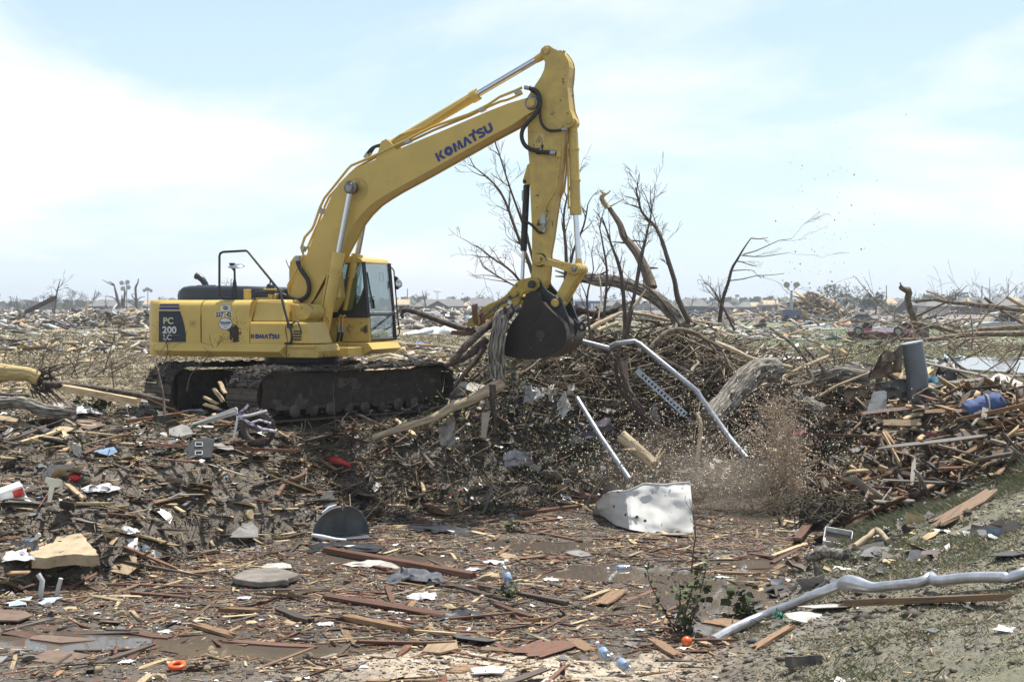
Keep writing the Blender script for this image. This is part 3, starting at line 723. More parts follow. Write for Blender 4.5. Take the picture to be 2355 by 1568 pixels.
# --- handrails, mirror
hr = MB(); hr.tube([(-.74, -1.15, 2.03), (-.87, -1.18, 2.035), (-.92, -1.2, 2.06), (-.945, -1.2, 2.12), (-.94, -1.2, 2.75), (-.925, -1.2, 2.80), (-.87, -1.2, 2.825), (-.42, -1.2, 2.84), (-.38, -1.2, 2.82), (.24, -1.22, 2.15), (.36, -1.30, 1.87), (.48, -1.36, 1.58), (.53, -1.36, 1.48), (.54, -1.36, 1.38), (.52, -1.345, 1.31), (.49, -1.33, 1.285), (.38, -1.31, 1.275)], .021, 10)
part(hr, 'handrail', black_paint, ex, 50)
hr = MB(); hr.tube([(-.29, -1.15, 2.0), (-.285, -1.15, 2.09), (-.26, -1.16, 2.125), (-.2, -1.17, 2.135), (.25, -1.21, 2.135)], .019, 10); part(hr, 'handrail', black_paint, ex, 50)
hr = MB(); hr.tube([(.50, -1.36, 1.575), (.56, -1.37, 1.615), (.62, -1.37, 1.645), (.66, -1.37, 1.635), (.70, -1.37, 1.54), (.72, -1.36, 1.45)], .013, 10); hr.box((.50, -1.36, 1.575), (.09, .05, .08)); part(hr, 'grab_handle', black_paint, ex, 50)
mp = MB(); mp.prism([(-.84, 2.02), (-.70, 2.02), (-.735, 2.28), (-.75, 2.36), (-.755, 2.56), (-.785, 2.56), (-.785, 2.36), (-.80, 2.30)], -1.0, -.985, 'y'); mp.prism([(-.86, 2.575), (-.75, 2.575), (-.775, 2.49)], -1.0, -.985, 'y')
mpo = part(mp, 'mirror_post', black_paint, ex)
md = MB(); md.lathe([(.02, .02), (.10, .012), (.145, -.012), (.150, -.02), (.145, -.024), (.02, -.02)], (0, 0, 0), 28)
o = part(md, 'round_mirror', chrome, mpo, 40); o.location = (-.73, -1.0, 2.60); o.rotation_euler = (R(13), R(3), 0)
md = MB(); md.box((-.80, -1.02, 2.625), (.09, .07, .035)); part(md, 'mirror_clamp', black_paint, mpo, None, .01)

# --- boom
boom_poly = [(.44, 3.31), (.23, 2.83), (.04, 2.46), (-.07, 2.25), (-.13, 2.06), (-.14, 1.94), (-.10, 1.82), (-.02, 1.75), (.07, 1.74), (.33, 1.99), (.66, 2.53), (.99, 3.08), (1.13, 3.31), (1.29, 3.49), (1.47, 3.645), (1.66, 3.755), (1.86, 3.86), (2.42, 4.12), (3.6, 4.69), (4.03, 4.885), (4.28, 5.035), (4.42, 5.10), (4.49, 5.165), (4.50, 5.24), (4.47, 5.30), (4.40, 5.335), (4.31, 5.325), (3.98, 5.25), (3.6, 5.13), (2.92, 4.89), (2.3, 4.68), (1.93, 4.55), (1.47, 4.38), (1.2, 4.27), (1.0, 4.15), (.84, 4.01), (.71, 3.83), (.60, 3.6), (.53, 3.45)]
bm = MB(); bm.prism(boom_poly, -.235, -.215); bm.prism(boom_poly, .215, .235)
inn = inset(boom_poly, .022)
inn = [(min(u, 4.24), w) for u, w in inn]
bm.prism(inn, -.2151, .2151)
boom = part(bm, 'boom', yellow, ex, None, .004)
fl = MB()   # deep lower gusset round the foot
fl.prism([(.10, 1.72), (.60, 1.80), (.75, 2.05), (.70, 2.50), (.40, 2.05)], -.21, .21); part(fl, 'boom_foot', yellow_dirty, ex, None, .01)
def pinp(x, z, y0, y1, r, parent, m=yellow_dirty, name='pin'):
    q = MB(); q.cyl((x, y0, z), (x, y1, z), r, n=24); q.cyl((x, y0 - .012, z), (x, y0, z), r * .82, n=24); return part(q, name, m, parent, 40, .004)
pinp(4.38, 5.23, -.285, .285, .075, boom)
q = MB(); q.lathe([(.105, -.262), (.115, -.25), (.115, .25), (.105, .262)], (4.38, 0, 5.23), 26, 'y'); part(q, 'pin_boss', steel, boom, 40)
pinp(1.145, 3.93, -.43, .43, .085, boom, steel, 'cylinder_pin')
q = MB(); q.lathe([(.20, -.240), (.20, -.236)], (1.20, 0, 3.91), 40, 'y'); part(q, 'wear_ring', yellow_dirty, boom)
for a in range(3):
    q = MB(); q.cyl((1.145 + .03 * math.cos(a * 2.1), -.452, 3.93 + .03 * math.sin(a * 2.1)), (1.145 + .03 * math.cos(a * 2.1), -.442, 3.93 + .03 * math.sin(a * 2.1)), .014, n=10); part(q, 'bolt', grey_metal, boom)
kb = L('F', -.236, (1578, 622), (2262, 238), (1535, 515)); ang = math.atan2(kb[1][2] - kb[0][2], kb[1][0] - kb[0][0])
hh = math.hypot(kb[2][0] - kb[0][0], kb[2][2] - kb[0][2])
brand(hh * .97, decal_blue, boom, (kb[0][0], kb[0][2]), ang, -.237)
# --- boom cylinders
for s in (-1, 1):
    y = .36 * s
    A, B, C = Vector((1.145, y, 3.93)), Vector((.92, y, 2.80)), Vector((.56, y, 1.20))
    d = (A - C).normalized(); B = C + d * 1.66
    q = MB(); q.tube([C - d * .02, C + d * .02, B - d * .42, B - d * .419, B - d * .02, B], [.085, .093, .093, .108, .108, .098], 24)
    cy_ = part(q, 'boom_cylinder', yellow, ex, 40)
    q = MB(); q.tube([B - d * .05, A - d * .06], .052, 20); part(q, 'rod', chrome, cy_, 40)
    q = MB(); q.lathe([(.10, -.06), (.115, -.05), (.115, .05), (.10, .06)], A, 22, 'y'); part(q, 'rod_eye', steel, cy_, 40)
    q = MB(); q.lathe([(.10, -.07), (.11, -.06), (.11, .06), (.10, .07)], C - d * .06, 22, 'y'); q.box(C - d * .02, (.16, .12, .12)); part(q, 'base_eye', yellow_dirty, cy_, 40)
    for k in (0.28, .32, .36):
        q = MB(); q.tube([B - d * k, B - d * (k + .012)], .111, 24); part(q, 'band', yellow_dirty, cy_, 40)
    o2 = Vector((-.12, -.02, 0)); p0 = B - d * .12
    q = MB(); q.tube([p0 + Vector((-.05, 0, .02)), p0 + o2, p0 + o2 - d * .35, C + o2 + d * .62, C + o2 + d * .3, C + Vector((-.10, -.05, .25)), C + Vector((-.02, -.1, .42)), C + Vector((.03, -.11, .30))], .02, 8); part(q, 'oil_pipe', yellow, cy_, 50)
    for k in range(2):
        q = MB(); bx = .62 + .07 * k; q.tube([(bx + .06, y - .05, 1.62), (bx + .05, y - .08, 1.70), (bx + .01, y - .1, 1.74), (bx - .03, y - .1, 1.70), (bx - .03, y - .1, 1.55)], .02, 8); part(q, 'oil_pipe', yellow, cy_, 50)
        q = MB(); q.tube([(bx - .03, y - .1, 1.55), (bx - .035, y - .1, 1.40), (bx - .07, y - .09, 1.28), (bx - .14, y - .06, 1.19), (bx - .24, y - .02, 1.13)], .024, 8); part(q, 'hydraulic_hose', rubber, cy_, 50)
        q = MB(); q.tube([(bx - .03, y - .1, 1.56), (bx - .034, y - .1, 1.44)], .028, 10); part(q, 'hose_fitting', galv, cy_, 50)
bk = MB()
for y in (-.50, -.23, .23, .50): bk.prism([(.38, 1.03), (.72, 1.03), (.70, 1.20), (.63, 1.28), (.54, 1.27), (.46, 1.15)], y - .025, y + .025)
bk.box((.55, 0, 1.04), (.5, 1.3, .03)); part(bk, 'cylinder_bracket', yellow_dirty, ex, None, .008)
# --- arm cylinder above the boom
A = Vector((4.58, 0, 6.08)); S0 = Vector((1.72, 0, 4.66)); d = (A - S0).normalized(); B = S0 + d * 1.80
q = MB(); q.tube([S0, B - d * .12, B - d * .12, B], [.088, .088, .105, .105], 24); acy = part(q, 'arm_cylinder', yellow, ex, 40)
q = MB(); q.tube([B - d * .02, A - d * .20], .055, 20); part(q, 'rod', chrome, acy, 40)
q = MB(); q.tube([A - d * .24, A - d * .06], [.06, .075], 18); q.lathe([(.09, -.09), (.10, -.08), (.10, .08), (.09, .09)], A, 20, 'y'); part(q, 'rod_eye', yellow, acy, 40)
q = MB(); q.lathe([(.10, -.10), (.11, -.09), (.11, .09), (.10, .10)], S0 - d * .02, 20, 'y'); part(q, 'base_eye', yellow, acy, 40)
for k in range(7):
    a = k * 2 * math.pi / 7; u = Vector((-d.z, 0, d.x)); w = Vector((0, 1, 0)); pp = B + (u * math.cos(a) + w * math.sin(a)) * .085
    q = MB(); q.tube([pp - d * .01, pp + d * .03], .014, 8); part(q, 'bolt', yellow_dirty, acy)
pth = L('F', -.09, (960, 395), (1040, 330), (1100, 285), (1380, 190), (1540, 90)) + L('G', -.09, (1280, 395), (1330, 375))
q = MB(); q.tube(pth, .021, 8); part(q, 'oil_pipe', yellow, acy, 50)
bl = MB()
for y in (-.15, .15): bl.prism([(1.50, 4.36), (1.95, 4.52), (1.80, 4.70), (1.72, 4.76), (1.62, 4.72)], y - .02, y + .02)
part(bl, 'cylinder_lug', yellow, boom, None, .006)
# --- pipes over the boom
pa = L('F', -.17, (20, 1410), (95, 1190), (150, 1075), (260, 940), (440, 715), (485, 668), (740, 560), (1160, 355), (1500, 185), (1960, 25)) + L('D', -.17, (0, 945), (170, 830), (400, 740), (480, 700))
q = MB(); q.tube(L('A', -.17, (165, 800), (150, 690), (200, 590), (330, 360), (300, 260), (340, 140), (420, 50)) + pa, .024, 8); part(q, 'oil_pipe', yellow, boom, 50)
pb = L('F', -.10, (60, 1420), (130, 1230), (210, 1060), (470, 770), (560, 690), (760, 580), (1180, 385), (1520, 225), (1970, 45)) + L('D', -.10, (0, 975), (180, 895), (270, 875), (380, 830), (490, 780))
q = MB(); q.tube(L('A', -.10, (180, 800), (170, 700), (230, 620), (390, 330), (380, 240), (470, 30)) + pb, .022, 8); part(q, 'oil_pipe', yellow, boom, 50)
for z_, x_, y_, l_ in (('F', 125, 1235, -.15), ('A', 335, 270, -.17), ('F', 1200, 370, -.14), ('G', 1370, 480, -.14), ('D', 430, 770, -.15)):
    c = L(z_, l_, (x_, y_))[0]; q = MB(); q.box(c, (.11, .12, .05), Matrix.Rotation(R(-60 if x_ < 400 and z_ in 'FA' else -20), 3, 'Y')); part(q, 'pipe_clamp', galv, boom, None, .008)
def hose(pts, r, parent, fit0=False, fit1=True, m=rubber):
    P = [Vector(p) for p in pts]; out = []
    for i in range(len(P) - 1):
        p0, p1, p2, p3 = P[max(i - 1, 0)], P[i], P[i + 1], P[min(i + 2, len(P) - 1)]
        for k in range(6):
            t = k / 6; out.append(.5 * ((2 * p1) + (p2 - p0) * t + (2 * p0 - 5 * p1 + 4 * p2 - p3) * t * t + (3 * p1 - p0 - 3 * p2 + p3) * t ** 3))
    out.append(P[-1])
    q = MB(); q.tube(out, r, 10); h = part(q, 'hydraulic_hose', m, parent, 60)
    for on, a, b in ((fit0, out[0], out[2]), (fit1, out[-1], out[-3])):
        if on: q = MB(); q.tube([a, a + (b - a).normalized() * .09], r * 1.25, 10); part(q, 'hose_fitting', galv, h, 60)
    return h
hose(L('F', -.05, (945, 380), (860, 405), (760, 440), (700, 500), (655, 570)), .026, boom, True); hose(L('F', .03, (960, 385), (870, 420), (790, 430), (740, 490), (700, 560)), .026, boom, True)
hose(L('A', -.30, (262, 350), (265, 440), (310, 530), (370, 620), (390, 720), (360, 810), (270, 860), (170, 840), (90, 800), (0, 815)), .040, ex, True, True)
hose(L('D', -.27, (520, 690), (600, 710), (690, 760), (735, 860), (725, 970), (660, 1080), (560, 1190), (490, 1290), (478, 1400), (520, 1500), (600, 1560), (690, 1580)) + L('E', -.22, (470, 185), (600, 188), (700, 195)), .036, ex, True, True)
hose(L('D', -.25, (600, 735), (680, 790), (735, 900), (730, 1080), (760, 1210), (840, 1290), (960, 1300), (1110, 1275)), .024, ex, False, True)
# --- arm
arm_poly = [(4.50, 6.06), (4.52, 6.12), (4.58, 6.165), (4.66, 6.165), (4.79, 6.07), (4.86, 6.08), (4.93, 6.0), (4.98, 5.91), (5.0, 5.81), (4.99, 5.65), (4.97, 5.49), (4.99, 5.26), (5.01, 5.11), (5.07, 4.96), (5.08, 4.90), (5.06, 4.85), (5.0, 4.82), (4.94, 4.79), (4.88, 4.58), (4.84, 4.27), (4.79, 3.83), (4.72, 3.45), (4.66, 3.03), (4.61, 2.77), (4.60, 2.5), (4.58, 2.32), (4.53, 2.2), (4.44, 2.15), (4.35, 2.2), (4.32, 2.3), (4.36, 2.5), (4.36, 2.91), (4.36, 3.17), (4.33, 3.76), (4.31, 4.29), (4.29, 4.48), (4.28, 4.91), (4.25, 5.15), (4.27, 5.33), (4.39, 5.5), (4.51, 5.66), (4.57, 5.78), (4.585, 5.89), (4.55, 5.98)]
am = MB(); am.prism(arm_poly, -.17, -.152); am.prism(arm_poly, .152, .17); am.prism(inset(arm_poly, .014), -.1521, .1521)
arm = part(am, 'arm', yellow_dirty, ex, None, .004)
rb = MB(); rb.box((4.73, -.163, 5.77), (.70, .018, .05), Matrix.Rotation(R(-57), 3, 'Y')); rb.box((4.90, -.163, 4.62), (.035, .016, .95), Matrix.Rotation(R(4), 3, 'Y')); part(rb, 'stiffener', yellow_dirty, arm)
pinp(4.605, 6.08, -.20, .20, .062, arm); pinp(5.0, 4.91, -.19, .19, .048, arm)
lb = MB(); lb.prism([(4.405, 4.44), (4.575, 4.44), (4.575, 4.73), (4.405, 4.73)], -.1725, -.1705); lbo = part(lb, 'warning_label', pm('faded_label', (.60, .44, .16), (.5, .36, .12), 14, .5), arm)
tri = MB(); T3 = [(4.42, 4.59), (4.56, 4.59), (4.49, 4.705)]; T2 = inset(T3, .013)
for i in range(3): j = (i + 1) % 3; tri.prism([T3[i], T3[j], T2[j], T2[i]], -.1745, -.1726)
for a in range(0, 360, 45): tri.prism([(4.49, 4.628), (4.49 + .03 * math.cos(R(a)), 4.628 + .03 * math.sin(R(a))), (4.49 + .03 * math.cos(R(a + 14)), 4.628 + .03 * math.sin(R(a + 14)))], -.1745, -.1726)
part(tri, 'warning_triangle', decal_black, lbo)
mn = MB(); mn.prism([(4.528, 4.455), (4.538, 4.455), (4.54, 4.50), (4.543, 4.455), (4.553, 4.455), (4.556, 4.535), (4.563, 4.50), (4.569, 4.505), (4.563, 4.548), (4.518, 4.548), (4.512, 4.505), (4.518, 4.50), (4.525, 4.535)], -.1745, -.1726); mn.lathe([(.012, 0), (.012, .002)], (4.54, -.1746, 4.562), 10, 'y')
mn.prism([(4.45, 4.49), (4.47, 4.505), (4.47, 4.495), (4.49, 4.495), (4.49, 4.505), (4.51, 4.49), (4.49, 4.475), (4.49, 4.485), (4.47, 4.485), (4.47, 4.475)], -.1745, -.1726); part(mn, 'warning_figure', decal_black, lbo)
vb = MB(); vb.box((4.575, -.21, 3.325), (.085, .08, .155)); vbo = part(vb, 'valve_box', grey_metal, arm, None, .006)
vb = MB(); vb.box((4.50, -.19, 3.325), (.07, .05, .15)); part(vb, 'valve_bracket', yellow_dirty, arm, None, .005)
for i in range(2):
    for j in range(2):
        q = MB(); q.cyl((4.485 + .035 * i, -.225, 3.29 + .07 * j), (4.485 + .035 * i, -.214, 3.29 + .07 * j), .01, n=8); part(q, 'bolt', yellow, vbo)
q = MB(); q.tube([(4.62, -.2, 3.36), (4.64, -.22, 3.345), (4.64, -.22, 3.30)], .016, 8); q.tube([(4.575, -.21, 3.25), (4.575, -.21, 3.21), (4.55, -.215, 3.18)], .026, 8); part(q, 'valve_fitting', galv, vbo)
hose(L('E', -.2, (570, 1125), (540, 1185), (490, 1190), (440, 1140), (380, 1085), (300, 1030), (350, 960)), .022, arm, True, False)
q = MB(); q.tube(L('E', -.185, (565, 950), (565, 880), (610, 790), (700, 650), (745, 250)), .022, 8); part(q, 'oil_pipe', yellow_dirty, arm, 50)
q = MB(); q.box(L('E', -.19, (740, 210))[0], (.07, .08, .10)); part(q, 'pipe_block', yellow, arm, None, .008)
q = MB(); q.tube(L('E', .12, (840, 40), (850, 230), (830, 450), (805, 660), (765, 740)), .02, 8); part(q, 'oil_pipe', yellow, arm, 50)
# --- bucket cylinder
A, B, C = Vector((5.01, 0, 4.90)), Vector((5.065, 0, 3.40)), Vector((5.12, 0, 2.52)); d = (C - A).normalized()
q = MB(); q.tube([A + d * .12, A + d * .16, B - d * .14, B - d * .14, B], [.07, .082, .086, .098, .098], 22); bc = part(q, 'bucket_cylinder', yellow_dirty, ex, 40)
q = MB(); q.lathe([(.085, -.08), (.095, -.07), (.095, .07), (.085, .08)], A, 20, 'y'); q.tube([A, A + d * .15], .075, 16); part(q, 'base_eye', yellow, bc, 40)
q = MB(); q.tube([B - d * .03, C - d * .12], .046, 18); part(q, 'rod', chrome, bc, 40)
q = MB(); q.tube([C - d * .16, C - d * .02], [.052, .07], 16); q.lathe([(.08, -.08), (.09, -.07), (.09, .07), (.08, .08)], C, 18, 'y'); part(q, 'rod_eye', yellow, bc, 40)
q = MB(); q.tube([A + d * .35 + Vector((-.10, -.03, 0)), A + d * .75 + Vector((-.105, -.03, 0)), B - d * .1 + Vector((-.11, -.03, 0))], .017, 8); part(q, 'oil_pipe', yellow, bc, 50)
for k in (.28, .62): q = MB(); q.tube([A + d * (1.5 * k), A + d * (1.5 * k + .03)], .093, 20); part(q, 'band', yellow_dirty, bc, 40)
# --- linkage
P1, P2 = Vector((4.505, 0, 2.66)), Vector((5.115, 0, 2.50)); d = (P2 - P1).normalized(); u = Vector((-d.z, 0, d.x))
for y in (-.23, .23):
    q = MB(); q.prism([tuple((P1 + u * .065)[i] for i in (0, 2)), tuple((P1 + d * .3 + u * .05)[i] for i in (0, 2)), tuple((P2 + u * .075)[i] for i in (0, 2)), tuple((P2 - u * .075)[i] for i in (0, 2)), tuple((P1 + d * .3 - u * .05)[i] for i in (0, 2)), tuple((P1 - u * .065)[i] for i in (0, 2))], y - .025, y + .025)
    q.cyl((P1.x, y - .03, P1.z), (P1.x, y + .03, P1.z), .095); q.cyl((P2.x, y - .03, P2.z), (P2.x, y + .03, P2.z), .085)
    part(q, 'side_link', yellow_dirty, ex, 40, .006)
pinp(P1.x, P1.z, -.285, .285, .06, arm, yellow_dirty); pinp(P2.x, P2.z, -.275, .275, .045, arm, steel)
q = MB(); q.lathe([(.11, -.20), (.115, -.19), (.115, -.172), (.11, -.171)], (P1.x, 0, P1.z), 24, 'y'); part(q, 'pin_boss', black_paint, arm, 40)
P3 = Vector((4.80, 0, 1.96)); d = (P3 - P2).normalized(); u = Vector((-d.z, 0, d.x))
def w2(v): return (v.x, v.z)
q = MB()
for y in (-.155, .155):
    q.prism([w2(P2 + u * .09 - d * .05), w2(P2 - u * .09 - d * .05), w2(P2 - u * .085 + d * .2), w2(P3 - u * .075), w2(P3 + d * .09), w2(P3 + u * .075), w2(P2 + u * .085 + d * .2)], y - .03, y + .03)
q.prism([w2(P2 + d * .22 + u * .05), w2(P2 + d * .22 - u * .05), w2(P3 - d * .05 - u * .05), w2(P3 - d * .05 + u * .05)], -.13, .13)
for y in (-.155, .155): q.cyl((P2.x, y - .045, P2.z), (P2.x, y + .045, P2.z), .10)
part(q, 'bucket_link', yellow_dirty, ex, 40, .008)
# --- thumb
th_poly = [(4.53, 2.31), (4.49, 2.36), (4.42, 2.375), (4.25, 2.345), (4.14, 2.29), (4.06, 2.2), (4.0, 2.12), (3.93, 2.06), (3.8, 1.99), (3.64, 1.93), (3.48, 1.82), (3.40, 1.76), (3.30, 1.68), (3.25, 1.59), (3.27, 1.555), (3.36, 1.55), (3.48, 1.59), (3.61, 1.69), (3.77, 1.78), (3.88, 1.83), (4.08, 1.86), (4.18, 1.93), (4.23, 2.03), (4.24, 2.09), (4.29, 2.135), (4.38, 2.155), (4.47, 2.15), (4.54, 2.22)]
tm = MB()
for y in (-.30, .30): tm.prism(th_poly, y - .03, y + .03)
for x, z in ((4.12, 2.05), (3.7, 1.84), (3.4, 1.63)): tm.box((x, 0, z), (.10, .56, .06), Matrix.Rotation(R(-35), 3, 'Y'))
tho = part(tm, 'thumb', yellow_worn, ex, None, .006)
pinp(4.43, 2.26, -.40, .36, .062, tho, black_paint)
q = MB(); q.lathe([(.11, -.345), (.115, -.335), (.115, -.331), (.09, -.330)], (4.43, 0, 2.26), 24, 'y'); part(q, 'pin_boss', yellow_worn, tho, 40)
q = MB(); q.lathe([(.034, -.334), (.034, -.331)], (4.03, 0, 1.96), 14, 'y'); part(q, 'pin_hole', decal_white, tho)
q = MB()
for y in (-.09, .09): q.prism([(4.30, 4.27), (4.25, 4.23), (4.17, 3.97), (4.18, 3.93), (4.22, 3.91), (4.32, 3.91)], y - .015, y + .015)
tbk = part(q, 'thumb_bracket', yellow_dirty, arm, None, .005); pinp(4.21, 3.965, -.12, .12, .03, tbk, black_paint)
A, C = Vector((4.21, 0, 3.965)), Vector((4.125, 0, 2.25)); d = (C - A).normalized(); B = A + d * 1.14
q = MB(); q.tube([A + d * .05, A + d * .06, B, B + d * .01], [.04, .055, .055, .04], 20); tcy = part(q, 'thumb_cylinder', rubber, ex, 40)
q = MB(); q.tube([B - d * .02, C], .032, 16); part(q, 'rod', chrome, tcy, 40)
q = MB(); q.box(A + d * .23 + Vector((-.045, -.04, 0)), (.03, .03, .17)); part(q, 'cylinder_label', grey_metal, tcy)
# --- bucket
shell_out = [(4.65, 1.97), (4.70, 1.91), (4.80, 1.82), (4.93, 1.71), (5.02, 1.62), (5.06, 1.5), (5.06, 1.4), (5.02, 1.28), (4.92, 1.18), (4.79, 1.11), (4.61, 1.05), (4.42, 1.03), (4.22, 1.045), (4.07, 1.075), (3.92, 1.12)]
side = [(4.37, 2.1), (4.46, 2.14), (4.55, 2.14), (4.61, 2.09)] + shell_out + [(3.98, 1.2), (4.02, 1.37), (4.08, 1.55), (4.13, 1.64), (4.26, 1.8), (4.30, 1.88), (4.33, 2.0)]
bq = MB()
BW = .48
for y in (-BW, BW): bq.prism(side, y - .02 * (1 if y > 0 else 1), y + .02)
bucket = part(bq, 'bucket', bucket_steel, ex, None, .006)
sh_in = [(4.62, 1.95)] + [(u * .965 + .165, w * .965 + .05) for u, w in shell_out[1:-1]] + [(3.94, 1.14)]
bs = MB(); n = len(shell_out); vs = [(u, y, w) for y in (-BW - .012, BW + .012) for u, w in shell_out] + [(u, y, w) for y in (-BW - .012, BW + .012) for u, w in sh_in]
fs = [(i, i + 1, n + i + 1, n + i) for i in range(n - 1)] + [(2 * n + i, 3 * n + i, 3 * n + i + 1, 2 * n + i + 1) for i in range(n - 1)]
fs += [(i, 2 * n + i, 2 * n + i + 1, i + 1) for i in range(n - 1)] + [(n + i, n + i + 1, 3 * n + i + 1, 3 * n + i) for i in range(n - 1)] + [(0, n, 3 * n, 2 * n), (n - 1, 3 * n - 1, 4 * n - 1, 2 * n - 1)]
bs._add(vs, fs); part(bs, 'bucket_shell', bucket_rub, bucket, 40)
for s in (-1, 1):       # lower wear strip and edge plate on each cheek
    y = s * (BW + .021)
    q = MB(); q.prism([(4.0, 1.10), (4.22, 1.055), (4.42, 1.04), (4.61, 1.06), (4.79, 1.12), (4.90, 1.185), (4.80, 1.215), (4.6, 1.17), (4.4, 1.16), (4.2, 1.11)], y - .006, y + .006); part(q, 'wear_plate', bucket_steel, bucket)
    q = MB(); q.prism([(4.34, 2.0), (4.31, 1.87), (4.27, 1.80), (4.14, 1.64), (4.09, 1.55), (4.03, 1.37), (3.99, 1.2), (4.06, 1.2), (4.2, 1.38), (4.45, 1.62), (4.60, 1.74), (4.64, 1.80), (4.60, 2.0)], y - .005, y + .005); part(q, 'cheek_plate', bucket_steel, bucket)
    hx_ = MB(); hx_.prism([(4.62 + .085 * math.cos(R(a)), 1.44 + .075 * math.sin(R(a))) for a in range(0, 360, 60)], y - .008, y + .008); part(hx_, 'hexagon_mark', black_paint, bucket)
ear_poly = [(4.335, 2.21), (4.345, 2.32), (4.41, 2.37), (4.49, 2.36), (4.53, 2.31), (4.58, 2.24), (4.66, 2.15), (4.75, 2.09), (4.86, 2.045), (4.91, 1.98), (4.96, 1.86), (5.02, 1.71), (5.06, 1.60), (5.07, 1.45), (4.95, 1.60), (4.78, 1.78), (4.65, 1.9), (4.5, 2.08), (4.38, 2.14)]
for y in (-.235, .235):
    q = MB(); q.prism(ear_poly, y - .028, y + .028); part(q, 'bucket_ear', black_paint, bucket, None, .006)
pinp(4.80, 1.955, -.30, .30, .068, bucket, yellow_dirty)
q = MB(); q.lathe([(.09, -.29), (.095, -.28), (.095, -.26), (.09, -.258)], (4.80, 0, 1.955), 22, 'y'); part(q, 'pin_boss', black_paint, bucket, 40)
hk = MB(); N = 18
ring = [(5.17 + .075 * math.cos(2 * math.pi * k / N), 1.56 + .08 * math.sin(2 * math.pi * k / N)) for k in range(N)]
ri = [(5.175 + .032 * math.cos(2 * math.pi * k / N), 1.56 + .036 * math.sin(2 * math.pi * k / N)) for k in range(N)]
for k in range(N): j = (k + 1) % N; hk.prism([ring[k], ring[j], ri[j], ri[k]], -.02, .02)
hk.prism([(5.03, 1.70), (5.10, 1.63), (5.10, 1.49), (5.06, 1.40)], -.02, .02); part(hk, 'lifting_eye', black_paint, bucket)
for k in range(5):
    y = -.42 + .21 * k; q = MB(); q.prism([(3.96, 1.10), (3.96, 1.17), (3.74, 1.23), (3.72, 1.21)], y - .045, y + .045); part(q, 'bucket_tooth', bucket_rub, bucket, None, .006)

# --- cab
cb = MB()
cbm = MB(); cbp = [(-.38, 1.27), (1.165, 1.27), (1.178, 1.30), (1.158, 1.70), (1.15, 1.73), (-.38, 1.73)]
cbm.prism(cbp, .27, .30); cbm.prism(cbp[:1] + [(1.165, 1.27), (1.178, 1.30), (1.176, 1.34), (-.38, 1.34)], .3001, 1.3199); cbm.prism([(.36, 1.27), (.36, 1.73), (-.38, 1.73), (-.38, 1.27)], 1.32, 1.35)
cabo = part(cbm, 'cab', yellow_dirty, ex, None, .012)
fl = MB(); fl.prism([(.42, 1.05), (1.12, 1.05), (1.30, 1.14), (1.20, 1.262), (.42, 1.262)], .16, 1.38); part(fl, 'cab_floor', yellow, cabo, None, .01)
q = MB(); q.box((.72, .262, 1.76), (.88, .012, .13)); q.box((1.158, .81, 1.735), (.012, 1.06, .02)); part(q, 'black_band', black_paint, cabo)
q = MB(); q.prism([(-.40, 1.70), (-.40, 2.60), (-.30, 2.72), (-.05, 2.72), (-.05, 1.70)], .255, .285); q.prism([(-.40, 1.70), (-.40, 2.60), (-.37, 2.68), (-.37, 1.70)], .255, 1.36); q.prism([(-.40, 1.70), (-.40, 2.60), (-.30, 2.72), (-.05, 2.72), (-.05, 1.70)], 1.33, 1.36)
part(q, 'rear_panel', yellow, cabo, None, .008)
rp = MB(); rp.prism([(-.39, 2.68), (-.30, 2.79), (-.1, 2.815), (.80, 2.79), (1.02, 2.74), (1.055, 2.69), (1.06, 2.665), (-.39, 2.665)], .255, 1.37); part(rp, 'roof', yellow, cabo, None, .03, 3)
def post(p0, p1, w, name='post', m=black_paint):
    q = MB(); q.tube([p0, p1], w, 4); return part(q, name, m, cabo, None, .008)
post((1.06, .285, 2.68), (1.155, .285, 1.70), .042, 'front_post'); post((1.06, 1.335, 2.68), (1.18, 1.335, 1.28), .05, 'front_post'); post((1.155, .285, 1.72), (1.18, .285, 1.28), .03, 'front_post', yellow)
post((.40, .285, 2.68), (.40, .285, 1.72), .035, 'middle_post'); post((.36, 1.335, 2.68), (.36, 1.335, 1.3), .05, 'middle_post'); post((-.05, .285, 2.68), (-.05, .285, 1.72), .03, 'middle_post')
q = MB(); q.tube([(1.03, .29, 1.95), (1.1, .29, 1.72), (.72, .29, 1.72)], .01, 4); q.prism([(1.13, 1.72), (.66, 1.72), (.86, 1.86), (.98, 2.0), (1.09, 2.3)], .275, .292); part(q, 'corner_trim', black_paint, cabo)
q = MB(); q.prism([(-.04, 1.74), (.98, 1.74), (1.05, 2.66), (-.04, 2.66)], .276, .282); part(q, 'side_window', glass, cabo)
q = MB(); q.prism([(-.36, 1.74), (1.12, 1.74), (1.03, 2.66), (-.36, 2.66)], 1.338, 1.344); part(q, 'side_window', glass, cabo)
def pane(x0, z0, x1, z1, y0, y1, name='windscreen', t=.006):
    q = MB(); vs = [(x0, y0, z0), (x0, y1, z0), (x1, y1, z1), (x1, y0, z1)]; vs += [(a + t, b_, c_) for a, b_, c_ in vs]
    q._add(vs, [(0, 3, 2, 1), (4, 5, 6, 7), (0, 1, 5, 4), (1, 2, 6, 5), (2, 3, 7, 6), (3, 0, 4, 7)]); return part(q, name, glass, cabo)
pane(1.150, 1.80, 1.065, 2.66, .32, 1.30); pane(1.176, 1.34, 1.155, 1.775, .33, 1.29, 'lower_window')
q = MB(); q.tube([(1.16, .31, 1.79), (1.16, 1.31, 1.79)], .013, 6); part(q, 'window_bar', galv, cabo)
q = MB()
fr_ = [(1.185, .31, 1.31), (1.185, 1.30, 1.31), (1.165, 1.31, 1.75), (1.165, .30, 1.75)]
